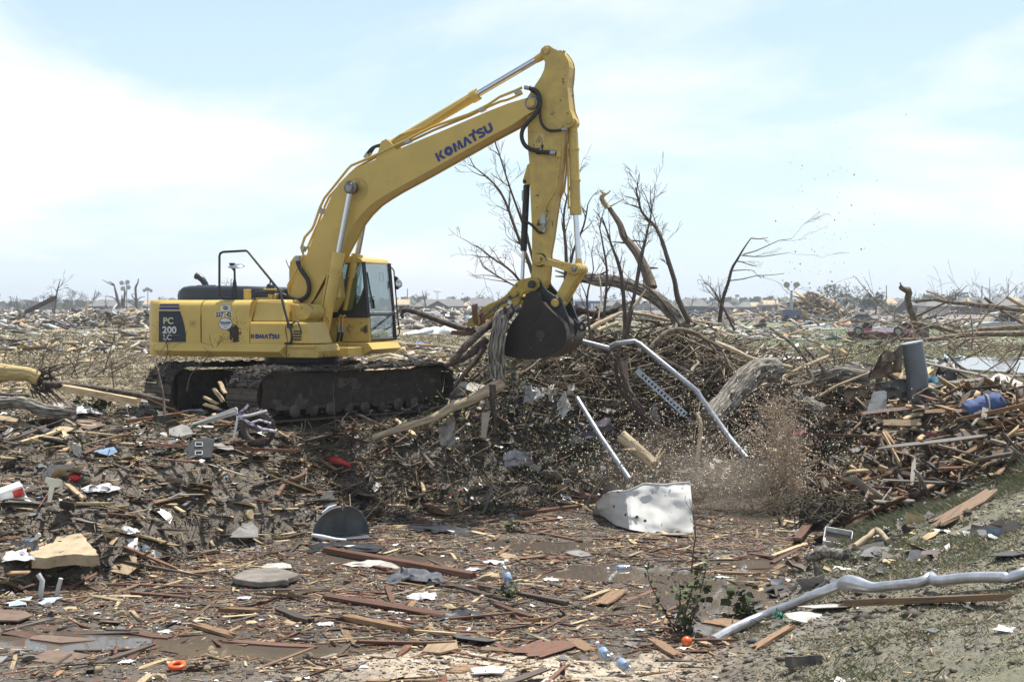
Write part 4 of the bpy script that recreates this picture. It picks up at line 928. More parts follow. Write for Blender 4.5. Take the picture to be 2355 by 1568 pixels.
for i in range(4): q.tube([fr_[i], fr_[(i + 1) % 4]], .018, 6)
part(q, 'window_seal', rubber, cabo)
q = MB(); q.tube([(1.095, .36, 2.50), (1.13, .40, 2.2), (1.15, .47, 1.97)], .014, 6); q.tube([(1.16, .46, 2.02), (1.165, .49, 1.86)], .022, 6); part(q, 'wiper', rubber, cabo)
q = MB(); q.tube([(1.02, 1.36, 2.59), (1.07, 1.46, 2.60), (1.09, 1.50, 2.55), (1.10, 1.5, 2.42), (1.16, 1.5, 1.75), (1.20, 1.5, 1.42), (1.19, 1.48, 1.36), (1.15, 1.37, 1.345)], .013, 8); mir = part(q, 'mirror_bar', black_paint, cabo, 50)
q = MB(); q.prism([(1.09, 2.46), (1.15, 2.44), (1.19, 2.39), (1.20, 2.24), (1.16, 2.20), (1.11, 2.22)], 1.48, 1.53); part(q, 'mirror_housing', black_paint, mir, None, .01)
q = MB(); q.lathe([(.005, -.02), (.055, -.012), (.068, .006), (.07, .012), (.06, .02)], (0, 0, 0), 22); o = part(q, 'mirror_glass', chrome, mir, 40); o.location = (1.21, 1.45, 2.31); o.rotation_euler = (0, R(80), R(-35)); o.scale = (1.1, 1, 1)
q = MB(); q.tube([(.98, 1.10, 2.50), (1.0, 1.22, 2.50), (1.01, 1.22, 2.36), (1.0, 1.10, 2.36), (.98, 1.10, 2.50)], .008, 6); part(q, 'inner_mirror', black_paint, cabo)
q = MB(); q.tube([(-.42, .3, 2.58), (-.46, .3, 2.66), (-.49, .3, 2.73)], .008, 6); part(q, 'antenna', black_paint, cabo)
st_ = MB(); st_.box((.18, .80, 1.50), (.5, .5, .14)); st_.box((-.06, .80, 1.86), (.14, .48, .66), Matrix.Rotation(R(-8), 3, 'Y')); part(st_, 'seat', rubber, cabo, None, .05, 3)
q = MB(); q.box((.48, .45, 1.55), (.22, .16, .34)); q.tube([(.52, .45, 1.7), (.54, .45, 1.82)], .018, 8); part(q, 'control_console', rubber, cabo, None, .02)
# ---- the operator
def person_body(name, joints, edges, mats, paint, parent=None):
    me = bpy.data.meshes.new('p'); me.from_pydata([j[0] for j in joints], edges, [])
    o = bpy.data.objects.new('p', me); col.objects.link(o)
    o.modifiers.new('Skin', 'SKIN'); s = o.modifiers.new('Sub', 'SUBSURF'); s.levels = 2; s.render_levels = 2
    if not me.skin_vertices: me.skin_vertices.new()
    for i, j in enumerate(joints):
        r_ = j[1] if isinstance(j[1], tuple) else (j[1], j[1]); me.skin_vertices[0].data[i].radius = r_
    me.skin_vertices[0].data[0].use_root = True
    dg = bpy.context.evaluated_depsgraph_get(); m2 = bpy.data.meshes.new_from_object(o.evaluated_get(dg)); bpy.data.objects.remove(o)
    m2.name = name; m2.materials.clear()
    for m in mats: m2.materials.append(m)
    for p in m2.polygons: p.material_index = paint(p.center); p.use_smooth = True
    o = bpy.data.objects.new(name, m2); col.objects.link(o); o.parent = parent; return o
skin_m = pm('skin', (.42, .24, .16), (.36, .2, .13), 20, .55)
hivis = pm('hi_vis_shirt', (.42, .72, .06), (.36, .62, .05), 12, .8)
trousers = pm('dark_trousers', (.02, .025, .04), (.03, .035, .05), 20, .85)
J = [((0, 0, .08), (.15, .13)), ((.02, 0, .28), (.15, .12)), ((.05, 0, .46), (.19, .12)), ((.07, 0, .55), .07), ((.09, 0, .60), .055), ((.10, 0, .68), (.075, .085)), ((.10, 0, .77), (.07, .08)),
     ((.06, .19, .50), .065), ((.14, .25, .28), .052), ((.36, .20, .22), .042), ((.42, .18, .23), .035),
     ((.06, -.19, .50), .065), ((.14, -.25, .28), .052), ((.36, -.20, .22), .042), ((.42, -.18, .23), .035),
     ((.10, .10, .04), .09), ((.46, .12, .05), .075), ((.52, .12, -.34), .05), ((.62, .12, -.37), .04),
     ((.10, -.10, .04), .09), ((.46, -.12, .05), .075), ((.52, -.12, -.34), .05), ((.62, -.12, -.37), .04)]
Ed = [(0, 1), (1, 2), (2, 3), (3, 4), (4, 5), (5, 6), (2, 7), (7, 8), (8, 9), (9, 10), (2, 11), (11, 12), (12, 13), (13, 14), (0, 15), (15, 16), (16, 17), (17, 18), (0, 19), (19, 20), (20, 21), (21, 22)]
def pc(c):
    if c.z > .57 or (c.x > .27 and c.z > .14 and abs(c.y) > .1): return 0
    if c.z < .12: return 2
    return 1
pl = Matrix.Rotation(-TH, 4, 'Z'); wp = Vector((MX, MY, 0)) + pl @ Vector((.20, .78, 1.58))
per_ = empty('person', wp, 'machine operator in a cap and bright green shirt sitting in the cab', 'person', rz=-TH)
person_body('body', J, Ed, (skin_m, hivis, trousers), pc, per_)
q = MB(); q.ball((.095, 0, .80), .092, 8, (1.05, .9, .62)); q.prism([(.16, .80), (.27, .775), (.27, .785), (.16, .815)], -.07, .07); part(q, 'cap', pm('brown_cap', (.10, .05, .03), None, 4, .8), per_, 50)
q = MB(); q.prism([(.172, .70), (.198, .675), (.172, .665)], -.012, .012); q.ball((.163, .03, .715), .012, 4); q.ball((.163, -.03, .715), .012, 4); q.box((.165, 0, .64), (.012, .045, .008)); part(q, 'face', pm('face_shade', (.2, .09, .06), None, 4, .6), per_)
for s in (-1, 1): q = MB(); q.ball((.09, .078 * s, .70), .02, 5, (.8, .4, 1.3)); part(q, 'ear', skin_m, per_, 60)
for s in (-1, 1):
    for k in range(4):
        q = MB(); yy = .18 * s + (k - 1.5) * .019; q.tube([(.43, yy, .235), (.47 - .004 * abs(k - 1), yy, .228), (.48 - .004 * abs(k - 1), yy, .205), (.465, yy, .19)], [.0095, .009, .0085, .008], 6); part(q, 'finger', skin_m, per_, 60)
    q = MB(); q.tube([(.41, .155 * s, .235), (.44, .140 * s, .225), (.465, .148 * s, .208)], [.011, .010, .009], 6); part(q, 'thumb_finger', skin_m, per_, 60)
# ================================================================ helpers for loose things
def splinters(pos, yaw, pit, rol, L_, W_, T_, colr, taper=.55, jag=.25, cut=.3):
    """N boxes with skewed, torn ends -> verts, faces, colours"""
    N = len(pos)
    s = np.array([(-1, -1, -1), (1, -1, -1), (1, 1, -1), (-1, 1, -1), (-1, -1, 1), (1, -1, 1), (1, 1, 1), (-1, 1, 1)], float) / 2
    V = np.repeat(s[None], N, 0)
    V[:, :, 0] *= 1 + nr.uniform(-jag, jag, (N, 8)) * 1.0
    V[:, :, 1] *= 1 + nr.uniform(-cut, cut, (N, 8))
    V[:, :, 2] *= 1 + nr.uniform(-cut, cut, (N, 8))
    V = V * np.stack([L_, W_, T_], 1)[:, None, :]
    cyv, sy = np.cos(yaw), np.sin(yaw); cp, sp_ = np.cos(pit), np.sin(pit); cr, sr = np.cos(rol), np.sin(rol)
    x, y, z = V[..., 0], V[..., 1], V[..., 2]
    y, z = y * cr[:, None] - z * sr[:, None], y * sr[:, None] + z * cr[:, None]
    x, z = x * cp[:, None] - z * sp_[:, None], x * sp_[:, None] + z * cp[:, None]
    x, y = x * cyv[:, None] - y * sy[:, None], x * sy[:, None] + y * cyv[:, None]
    V = np.stack([x, y, z], -1) + pos[:, None, :]
    q = np.array([(0, 3, 2, 1), (4, 5, 6, 7), (0, 1, 5, 4), (1, 2, 6, 5), (2, 3, 7, 6), (3, 0, 4, 7)])
    F = (q[None] + (np.arange(N) * 8)[:, None, None]).reshape(-1, 4)
    return V.reshape(-1, 3), F, np.repeat(colr, 8, 0)
def scraps(pos, yaw, tilt, S, colr, crumple=.3):
    """N crumpled 3x3 flakes (paper, sheet, shingle)"""
    N = len(pos); g = np.array([(i, j, 0) for i in (-.5, 0, .5) for j in (-.5, 0, .5)], float)
    V = np.repeat(g[None], N, 0); V[:, :, :2] += nr.uniform(-.18, .18, (N, 9, 2)); V[:, :, 2] += nr.uniform(-1, 1, (N, 9)) * crumple * .5
    V = V * S[:, None, None] * np.stack([nr.uniform(.7, 1.5, N), np.ones(N), np.ones(N)], 1)[:, None, :]
    ct, st_ = np.cos(tilt)[:, None], np.sin(tilt)[:, None]; c, s = np.cos(yaw)[:, None], np.sin(yaw)[:, None]
    x, y, z = V[..., 0], V[..., 1], V[..., 2]
    y, z = y * ct - z * st_, y * st_ + z * ct
    x, y = x * c - y * s, x * s + y * c
    V = np.stack([x, y, z], -1) + pos[:, None, :]
    q = np.array([(0, 3, 4, 1), (1, 4, 5, 2), (3, 6, 7, 4), (4, 7, 8, 5)])
    return V.reshape(-1, 3), (q[None] + (np.arange(N) * 9)[:, None, None]).reshape(-1, 4), np.repeat(colr, 9, 0)
def octas(pos, S, colr):
    N = len(pos); g = np.array([(1, 0, 0), (0, 1, 0), (-1, 0, 0), (0, -1, 0), (0, 0, 1), (0, 0, -1)], float)
    V = g[None] * S[:, None, :] * nr.uniform(.75, 1.25, (N, 6, 1))
    q = np.array([(0, 1, 4), (1, 2, 4), (2, 3, 4), (3, 0, 4), (1, 0, 5), (2, 1, 5), (3, 2, 5), (0, 3, 5)])
    return (V + pos[:, None, :]).reshape(-1, 3), (q[None] + (np.arange(N) * 6)[:, None, None]).reshape(-1, 3), np.repeat(colr, 6, 0)
def blades(pos, h, w, colr, lean=.5):
    N = len(pos); a = nr.uniform(0, 2 * np.pi, N); b = nr.uniform(0, 2 * np.pi, N); ln = nr.uniform(.1, 1, N) * lean * h
    dx, dy = np.cos(a) * w / 2, np.sin(a) * w / 2; z0 = np.zeros(N)
    V = np.stack([np.stack([-dx, -dy, z0], 1), np.stack([dx, dy, z0], 1), np.stack([dx * .8 + np.cos(b) * ln * .35, dy * .8 + np.sin(b) * ln * .35, h * .6], 1), np.stack([np.cos(b) * ln, np.sin(b) * ln, h], 1)], 1)
    F = np.arange(N * 4).reshape(N, 4)
    return (V + pos[:, None, :]).reshape(-1, 3), F, np.repeat(colr, 4, 0)
def stuff(name, chunks, m, smooth=False, label=None):
    v, f, c, b = [], [], [], 0
    for V, F, C_ in chunks: v.append(V); f.append(F + b); c.append(C_); b += len(V)
    o = bpy.data.objects.new(name, mesh_np(name, np.concatenate(v), np.concatenate(f), m, np.concatenate(c), smooth)); col.objects.link(o); o['kind'] = 'stuff'
    if label: o['label'] = label
    return o
def pick(pal, wts, N, var=.3):
    i = nr.choice(len(pal), N, p=np.array(wts) / sum(wts)); return np.array(pal)[i] * nr.uniform(1 - var, 1 + var, (N, 1))
CREAM, TANC, REDB, DARKW, GREYW, WHITE, SLATE, BLUEC = (.50, .39, .23), (.30, .19, .10), (.16, .068, .038), (.085, .064, .047), (.24, .215, .185), (.70, .70, .68), (.16, .165, .17), (.16, .25, .36)
def foot(x, y, m=0.0):
    ca, sa = math.cos(R(47)), math.sin(R(47)); u = (x - MX) * ca + (y - MY) * sa; v = -(x - MX) * sa + (y - MY) * ca
    return (np.abs(u) < 2.35 + m) & (np.abs(v) < 1.66 + m)
def rect(N, x0, x1, y0, y1): return nr.uniform(x0, x1, N), nr.uniform(y0, y1, N)
def keep(x, y, m): return x[m], y[m]
def lay(x, y, dz=0.0): return np.stack([x, y, H(x, y) + dz], 1)
def lognorm(N, lo, hi, mid, s=.6): return np.clip(np.exp(nr.normal(np.log(mid), s, N)), lo, hi)
def litter(x, y, pal, wts, Lm, Wm, tilt=.12, lo=.03, hi=1.2, lift=.01, var=.35, thick=.35):
    N = len(x); L_ = lognorm(N, lo, hi, Lm); W_ = np.clip(L_ * nr.uniform(.035, .2, N), .007, Wm)
    T_ = np.maximum(W_ * nr.uniform(thick * .4, thick, N), .004)
    p = lay(x, y); pit = nr.normal(0, tilt, N)
    p[:, 2] += T_ * .5 + lift + np.abs(np.sin(pit)) * L_ * .35
    return splinters(p, nr.uniform(0, np.pi, N), pit, nr.normal(0, tilt * 1.5, N), L_, W_, T_, pick(pal, wts, N, var))

# ---- pit floor
x, y = rect(52000, -9, 5.6, 11.5, 25.5); d = pit_dist(x, y); x, y = keep(x, y, d < .1)
n = len(x); cl = fbm(x, y, .55, 3, 31); k = nr.uniform(-.75, .5, n) < cl; x, y = x[k], y[k]
paleF = (np.abs(x - .1 - .06 * (y - 13.3)) < 1.7) & (np.abs(y - 13.0) < .5); x, y = keep(x, y, ~paleF | (nr.random(len(x)) < .12))
m1 = nr.random(len(x)) < .55
stuff('floating_wood_splinters', [litter(x[m1], y[m1], [REDB, TANC, CREAM, DARKW, GREYW], [4.0, 2.0, 1.6, 2.4, .7], .15, .042, .04, .03, 1.1, .002, thick=.22),
                                   litter(x[~m1], y[~m1], [CREAM, TANC, REDB, DARKW], [2.5, 2, 2, 1], .05, .04, .12, .02, .12, .003, thick=.8)], splinter_mat)
x, y = rect(12000, -8.5, 5.4, 11.5, 24.5); x, y = keep(x, y, pit_dist(x, y) < 0)
stuff('grit', [octas(lay(*rect(15000, -8.5, 5.4, 11.5, 24.5), .003), np.repeat(lognorm(15000, .004, .03, .009, .5)[:, None], 3, 1) * np.array([1.3, 1.3, .7]), pick([(.06, .048, .038), (.15, .12, .09), (.30, .245, .16), (.11, .055, .035)], [3, 3, 2, 1], 15000, .25))], debris_mat)
stuff('straw_and_roots', [litter(*rect(12000, -8.5, 5.4, 11.5, 24.5), [(.34, .28, .16), (.10, .075, .05), (.20, .15, .09), (.04, .055, .02)], [2, 3, 2, 1], .045, .008, .15, .015, .14, .003)], splinter_mat)
stuff('white_foam_beads', [octas(lay(x, y, .006), np.repeat(lognorm(len(x), .003, .013, .0058, .4)[:, None], 3, 1), pick([WHITE, (.62, .58, .48)], [3, 2], len(x), .12))], debris_mat)
x, y = rect(5200, -9, 5.6, 11.5, 25); x, y = keep(x, y, pit_dist(x, y) < .3)
stuff('scattered_scraps', [scraps(lay(x, y, .012), nr.uniform(0, 6.3, len(x)), nr.normal(0, .25, len(x)), lognorm(len(x), .015, .09, .03), pick([WHITE, CREAM, SLATE, TANC, (.06, .05, .045), BLUEC], [1.2, 2.0, 1.2, 1.8, 1.6, .15], len(x), .25))], debris_mat)
# ---- left plateau and the bank under the machine
x, y = rect(30000, -11, -1.0, 14, 25); d = pit_dist(x, y); k = (d > -.15) & ~foot(x, y, .02); x, y, d = x[k], y[k], d[k]
cl = fbm(x, y, .7, 3, 33); k = nr.uniform(-.9, .35, len(x)) < cl; x, y, d = x[k], y[k], d[k]; m1 = nr.random(len(x)) < .42
rr_ = nr.random(len(x)) < .5
stuff('bank_wood_splinters', [litter(x[m1], y[m1], [CREAM, TANC, DARKW, GREYW, REDB], [3.4, 1.6, 2.0, 1.4, 1.0], .17, .06, .14, .04, .9, .008)], splinter_mat)
stuff('straw_and_roots', [litter(x[~m1], y[~m1], [(.20, .165, .09), (.075, .06, .04), (.05, .06, .025), (.30, .25, .15)], [2, 3, 1.4, 1.2], .12, .010, .3, .04, .5, .012)], splinter_mat)
x, y = rect(13000, -3.6, 5.5, 21.6, 27.2); d = pit_dist(x, y); k = (d > -.3) & ~foot(x, y, .02); x, y = x[k], y[k]
m1 = nr.random(len(x)) < .35
stuff('bank_wood_splinters', [litter(x[m1], y[m1], [CREAM, TANC, DARKW, GREYW, REDB], [1.2, 1.2, 3.5, 1.0, 1.2], .22, .06, .25, .05, 1.0, .01)], splinter_mat)
stuff('twig_litter', [litter(x[~m1], y[~m1], [(.20, .16, .11), (.08, .063, .045), (.05, .07, .028), (.34, .28, .19)], [2.4, 3, 1.4, 1.8], .22, .012, .5, .05, .9, .03)], splinter_mat)
x, y = rect(3600, -10, 5.5, 15, 27.5); d = pit_dist(x, y); k = (d > -.1) & ~foot(x, y, .1); x, y = x[k], y[k]
stuff('scattered_scraps', [scraps(lay(x, y, .03), nr.uniform(0, 6.3, len(x)), nr.normal(0, .6, len(x)), lognorm(len(x), .03, .28, .075), pick([WHITE, CREAM, SLATE, (.05, .045, .04), (.13, .10, .09), BLUEC], [1.7, 1.3, 2, 2.5, 2, .2], len(x), .25), .5)], debris_mat)
x, y = rect(2600, -10.5, 5.5, 15, 27.5); d = pit_dist(x, y); k = (d > .1) & ~foot(x, y, .1) & (fbm(x, y, .9, 2, 77) > .12); x, y = x[k], y[k]
stuff('uprooted_grass', [blades(lay(x, y, .01), nr.uniform(.04, .16, len(x)), nr.uniform(.008, .018, len(x)), pick([(.07, .10, .03), (.16, .15, .06), (.05, .07, .025)], [2, 1.5, 2], len(x), .25), 1.2)], debris_mat)
# ---- clods everywhere on the banks
x, y = rect(7000, -10.5, 7, 12, 26); d = pit_dist(x, y); k = (d > -.2) & ~foot(x, y, 0) & ~((x > 1.5) & (y < 21) & (nr.random(len(x)) < .8)); x, y = x[k], y[k]
S = lognorm(len(x), .015, .11, .035); S3 = np.stack([S, S, S * .6], 1)
stuff('mud_clods', [octas(lay(x, y, .005), S3, pick([(.075, .058, .045), (.05, .04, .03), (.11, .09, .07)], [2, 2, 1], len(x), .2))], debris_mat, True)
# ---- near bank on the right: thin grass, litter, pebbles
x, y = rect(240000, 1.0, 9, 9.8, 21.5); d = pit_dist(x, y); g = fbm(x, y, .9, 3, 8) + .5 * fbm(x, y, 3.3, 2, 5)
k = (d > .12) & (nr.uniform(-.35, 1.1, len(x)) < g + .08 * d) ; x, y, d = x[k], y[k], d[k]
hgt = nr.uniform(.012, .042, len(x)) * (1 + .6 * (fbm(x, y, .7, 2, 12) > .15) + 1.8 * sst(18.2, 19.6, y))
stuff('grass', [blades(lay(x, y, -.004), hgt, nr.uniform(.004, .009, len(x)), pick([(.25, .265, .14), (.32, .31, .20), (.19, .23, .09), (.40, .37, .26)], [2.5, 2.2, 1.6, 1.2], len(x), .25), 1.8)], debris_mat)
x, y = rect(14000, 1.2, 9, 9.8, 22); d = pit_dist(x, y); x, y = keep(x, y, d > -.2)
m1 = nr.random(len(x)) < .5
stuff('twig_litter', [litter(x[m1], y[m1], [CREAM, (.12, .095, .07), (.26, .225, .155), TANC], [1, 2.4, 3, .8], .05, .016, .25, .015, .35, .006)], splinter_mat)
S = lognorm(int((~m1).sum()), .005, .06, .013, .7); S3 = np.stack([S, S, S * .7], 1)
stuff('pebbles', [octas(lay(x[~m1], y[~m1], .004), S3, pick([(.19, .165, .13), (.12, .10, .08), (.42, .37, .28), (.08, .08, .08)], [3, 3, 1.4, .8], len(S), .2))], debris_mat, True)
x, y = rect(600, 1.5, 9, 10, 22); d = pit_dist(x, y); x, y = keep(x, y, d > .2)
stuff('scattered_scraps', [scraps(lay(x, y, .01), nr.uniform(0, 6.3, len(x)), nr.normal(0, .15, len(x)), lognorm(len(x), .02, .14, .05), pick([WHITE, SLATE, (.09, .09, .09), CREAM], [1.2, 3, 3, 1], len(x), .2), .2)], debris_mat)
# ---- debris pile on the right, brush mound in the middle
x, y = rect(7000, 3.6, 11, 19.8, 27); d = pit_dist(x, y); k = (d > -.25) & (y > 20.6 + .12 * (x - 4)) & (nr.random(len(x)) < np.clip(1.2 - .12 * (y - 20), .3, 1)); x, y = x[k], y[k]
def heap(x, y, lo, hi): p = lay(x, y); p[:, 2] += nr.uniform(lo, hi, len(x)) * nr.random(len(x)); return p
N = len(x); L_ = lognorm(N, .08, 1.5, .3); W_ = np.clip(L_ * nr.uniform(.05, .25, N), .012, .09); yw = np.where(nr.random(N) < .4, nr.normal(.35, .5, N), nr.uniform(0, 3.1, N))
stuff('debris_pile_splinters', [splinters(heap(x, y, 0, .35), yw, nr.normal(0, .42, N), nr.normal(0, .7, N), L_, W_, W_ * nr.uniform(.2, .5, N), pick([CREAM, TANC, REDB, DARKW, GREYW], [1.6, 1.8, 1.2, 2.0, 1.8], N, .35))], splinter_mat)
x, y = rect(16000, -1.4, 6.8, 25.2, 31); k = (nr.random(len(x)) < np.exp(-((x - 2.8) / 2.9) ** 2 - ((y - 28) / 2.0) ** 2) * 1.3); x, y = x[k], y[k]; N = len(x)
L_ = lognorm(N, .2, 1.6, .55, .5); W_ = lognorm(N, .006, .03, .011, .4)
stuff('brush_twigs', [splinters(heap(x, y, 0, .75), nr.uniform(0, 6.3, N), nr.normal(0, .45, N), nr.uniform(0, 6, N), L_, W_, W_, pick([(.22, .175, .12), (.11, .085, .06), (.40, .325, .22), (.05, .04, .03)], [2.8, 2.2, 2.2, 1.4], N, .25), jag=.1)], splinter_mat)
x, y = rect(6500, -1.5, 6.0, 24.2, 29.5); k = (fbm(x, y, .8, 3, 60) > .02); x, y = x[k], y[k]; N = len(x)
stuff('torn_green_leaves', [scraps(heap(x, y, .0, .8), nr.uniform(0, 6.3, N), nr.uniform(-1.4, 1.4, N), lognorm(N, .03, .10, .05, .3), pick([(.06, .10, .03), (.04, .06, .02), (.11, .13, .045), (.09, .07, .045)], [2, 2, 1, 2], N, .25), .3)], debris_mat)
x, y = rect(1500, -1, 7, 24, 30); N = len(x)
stuff('scattered_scraps', [scraps(heap(x, y, 0, .6), nr.uniform(0, 6.3, N), nr.normal(0, .8, N), lognorm(N, .04, .3, .09), pick([WHITE, GREYW, SLATE, (.05, .045, .05), CREAM], [1.4, 2, 2, 2, 1], N, .2), .6)], debris_mat)
# ---- field behind: straw, pale litter, bands of wreckage
x, y = rect(52000, -1, 1, 0, 1); y = 23.5 * np.exp(nr.random(len(x)) * 1.35); x = (nr.random(len(x)) - .5) * .80 * y; k = (H(x, y) > -.75) & (pit_dist(x, y) > 1.6) & ~((x > -.9) & (y < 31)) ; x, y = x[k], y[k]; N = len(x)
sc_ = y / 26
stuff('straw', [splinters(lay(x, y, .02), nr.uniform(0, 3.2, N), nr.normal(0, .4, N), nr.uniform(0, 3, N), nr.uniform(.06, .3, N) * sc_ ** .5, .011 * sc_, .008 * sc_, pick([(.36, .30, .18), (.24, .195, .115), (.14, .115, .07), (.10, .11, .045), (.5, .44, .30)], [3, 2.4, 1.8, 1.1, 1.1], N, .25))], splinter_mat)
def band(N, y0, y1, xr, pal, wts, Lm, Lh, heapz, seed, thr, tilt=.35, Wm=.5, yaw=None):
    y = np.exp(nr.uniform(np.log(y0), np.log(y1), N)); x = (nr.random(N) * (xr[1] - xr[0]) + xr[0]) * y
    k = fbm(x / y * 30, y / (y0 * .12), .35, 3, seed) > thr; x, y = x[k], y[k]; n = len(x)
    L_ = lognorm(n, Lm * .25, Lh, Lm); W_ = np.clip(L_ * nr.uniform(.06, .45, n), .03, Wm); p = lay(x, y)
    hp = np.clip(fbm(x / y * 30, y / (y0 * .2), .6, 3, seed + 3) + .55, 0, 1.4); p[:, 2] += nr.random(n) ** 1.4 * heapz * hp + .03
    return splinters(p, nr.uniform(0, 3.2, n), nr.normal(0, tilt, n), nr.normal(0, .5, n), L_, W_, np.maximum(W_ * nr.uniform(.1, .5, n), .02), pick(pal, wts, n, .3))
PALE = [(.56, .47, .32), CREAM, WHITE, GREYW, (.10, .085, .07), TANC, SLATE]
stuff('field_debris', [band(3600, 25, 60, (-.40, -.02), PALE, [3, 3, 1.0, 1.5, 1.2, 1, .5], .16, .9, .10, 61, .02, .12, .12),
                        band(4200, 27, 45, (-.17, .02), PALE, [3, 3, 1.6, 1.5, 1.0, 1, .5], .4, 2.0, .35, 63, -.5, .2, .12),
                        band(3600, 55, 120, (-.40, .02), PALE, [2.4, 2.4, 1.6, 1.5, 2, 1, .8], .4, 2.2, .45, 65, -.02, .25, .25),
                        band(1300, 34, 120, (.12, .40), PALE, [1.4, 1.6, 1.3, 1.6, 2.4, 1.6, .8], .45, 2.4, .45, 66, .10, .25, .2)], debris_mat)
MIX = [WHITE, (.55, .50, .42), CREAM, GREYW, SLATE, (.055, .05, .045), (.12, .095, .075), TANC, BLUEC, (.30, .10, .08)]
stuff('wreckage', [band(13000, 115, 190, (-.42, .0), MIX, [2.4, 1.6, 1.8, 1.5, 1.2, 2.6, 2.2, 1, .35, .2], .55, 3.2, 1.1, 70, -.35, .3, .6),
                    band(9000, 190, 420, (-.42, .0), MIX, [2.6, 1.6, 1.6, 1.5, 1.2, 2.6, 2.2, .8, .35, .2], .9, 3.6, 1.7, 71, -.6, .3, 1.0),
                    band(8000, 120, 400, (.0, .42), MIX, [2.0, 1.6, 1.6, 1.7, 1.2, 2.6, 2.6, 1, .35, .25], .7, 3.0, 1.0, 73, .0, .3, .7),
                    band(1300, 100, 160, (.10, .26), MIX, [2.2, 1.6, 2.0, 1.7, 1.2, 2.0, 2.0, 1.4, .35, .2], .5, 2.6, .5, 74, .02, .2, .4)], debris_mat)
x, y = rect(30000, 0, 1, 0, 1); y = 40 * np.exp(nr.random(len(x)) * 1.35); x = (nr.random(len(x)) * .30 + .11) * y; N = len(x)
k = fbm(x, y, .12, 3, 16) > -.25; x, y = x[k], y[k]; N = len(x)
stuff('lawn_grass', [blades(lay(x, y, 0), nr.uniform(.05, .14, N), .02 * y / 40, pick([(.115, .175, .045), (.16, .20, .07), (.24, .23, .12)], [3, 2, 1], N, .2), .8)], debris_mat)

def sheets(n, region, label_kind, test, tilt=.3, lift=.1):
    k = 0
    while k < n:
        x, y = rnd.uniform(region[0], region[1]), rnd.uniform(region[2], region[3]); d = float(pit_dist(np.array([x]), np.array([y]))[0])
        if not test(x, y, d): continue
        c = rnd.choice(list(SHEET_M)); s_ = rnd.uniform(.14, .42); N = rnd.randint(5, 8); q = MB(); a0 = rnd.uniform(0, 6)
        q.prism([(s_ * math.cos(a0 + 6.283 * i / N) * rnd.uniform(.5, 1.15), s_ * .7 * math.sin(a0 + 6.283 * i / N) * rnd.uniform(.5, 1.15)) for i in range(N)], 0, rnd.uniform(.006, .02), 'z')
        o = q.obj('sheet_piece', SHEET_M[c], None, base=False); o.location = (x, y, gz(x, y) + .02 + lift * rnd.random()); o.rotation_euler = (rnd.gauss(.1, tilt), rnd.gauss(0, tilt), rnd.uniform(0, 6.3))
        tag(o, None, 'sheet piece', 'torn sheet pieces ' + label_kind); o['auto'] = c + (' small' if s_ < .24 else ' large') + ' sheet piece'; k += 1
SHEET_M = {'charcoal shingle': pm('charcoal_shingle', (.06, .06, .062), (.09, .088, .085), 12, .9, bump=.4, bscale=30), 'brown fibre': pm('brown_fibre_board', (.20, .135, .095), (.13, .09, .065), 6, .85, bump=.3, bscale=20), 'grey': pm('grey_sheet', (.26, .25, .24), (.14, .13, .12), 5, .7), 'dirty white': pm('dirty_white_board', (.58, .55, .50), (.30, .26, .21), 4, .7), 'tan plywood': pm('tan_plywood', (.36, .26, .15), (.22, .155, .095), 4, .75, stretch=(1, 8, 8))}
# ================================================================ planks one by one
def plank_shape(seed, jag):
    r = random.Random(seed); nl = 6; ys = [(-.5 + i / (nl - 1)) for i in range(nl)]; st = [-.5, -.2, .15, .5]
    bow = [r.uniform(-.10, .10) for _ in st]; vs = []; tap = r.choice((0, 0, -.35, -.6, .3)) if jag > .05 else 0; skew = r.uniform(-.5, .2); sag = r.uniform(-.5, .5); 
    for zt in (.5, -.5):
        for si, sx in enumerate(st):
            for yv in ys:
                e = (jag if si == 0 else -jag * .8 if si == 3 else 0) * r.uniform(0, 1) * (1 if yv > skew else .4)
                wd = 1 + (sx + .5) * tap
                vs.append((sx + e, yv * wd * (1 + r.uniform(-.10, .10) - (r.uniform(0, .35) if si in (0, 3) else 0)) + bow[si], zt * (1 + r.uniform(-.2, .2)) + sag * (sx * sx) * 2))
    n = len(st); I = lambda t, s, y: t * n * nl + s * nl + y
    fs = []
    for s in range(n - 1):
        for y in range(nl - 1):
            fs.append((I(0, s, y), I(0, s + 1, y), I(0, s + 1, y + 1), I(0, s, y + 1))); fs.append((I(1, s, y), I(1, s, y + 1), I(1, s + 1, y + 1), I(1, s + 1, y)))
        fs.append((I(0, s, 0), I(1, s, 0), I(1, s + 1, 0), I(0, s + 1, 0))); fs.append((I(0, s, nl - 1), I(0, s + 1, nl - 1), I(1, s + 1, nl - 1), I(1, s, nl - 1)))
    for y in range(nl - 1):
        fs.append((I(0, 0, y), I(0, 0, y + 1), I(1, 0, y + 1), I(1, 0, y))); fs.append((I(0, n - 1, y), I(1, n - 1, y), I(1, n - 1, y + 1), I(0, n - 1, y + 1)))
    m = MB(); m._add(vs, fs); return m
_pm = {}
def plank_mesh(wood):
    k = (wood, rnd.randrange(10))
    if k not in _pm: _pm[k] = plank_shape(k[1], (.02, .06, .14, .26, .03, .10, .20, .34, .08, .18)[k[1]]).mesh('plank', WOODS[wood])
    return _pm[k]
def plank(wood, loc, yaw, Ln, W, T=.03, pitch=0.0, roll=0.0, label=None, group=None, cat='plank', name='plank', me=None):
    o = link(name, me or plank_mesh(wood), None, loc, (0, 0, 0), (Ln, W, T))
    o.rotation_euler = (Matrix.Rotation(yaw, 3, 'Z') @ Matrix.Rotation(-pitch, 3, 'Y') @ Matrix.Rotation(roll, 3, 'X')).to_euler()
    return tag(o, label, cat, group)
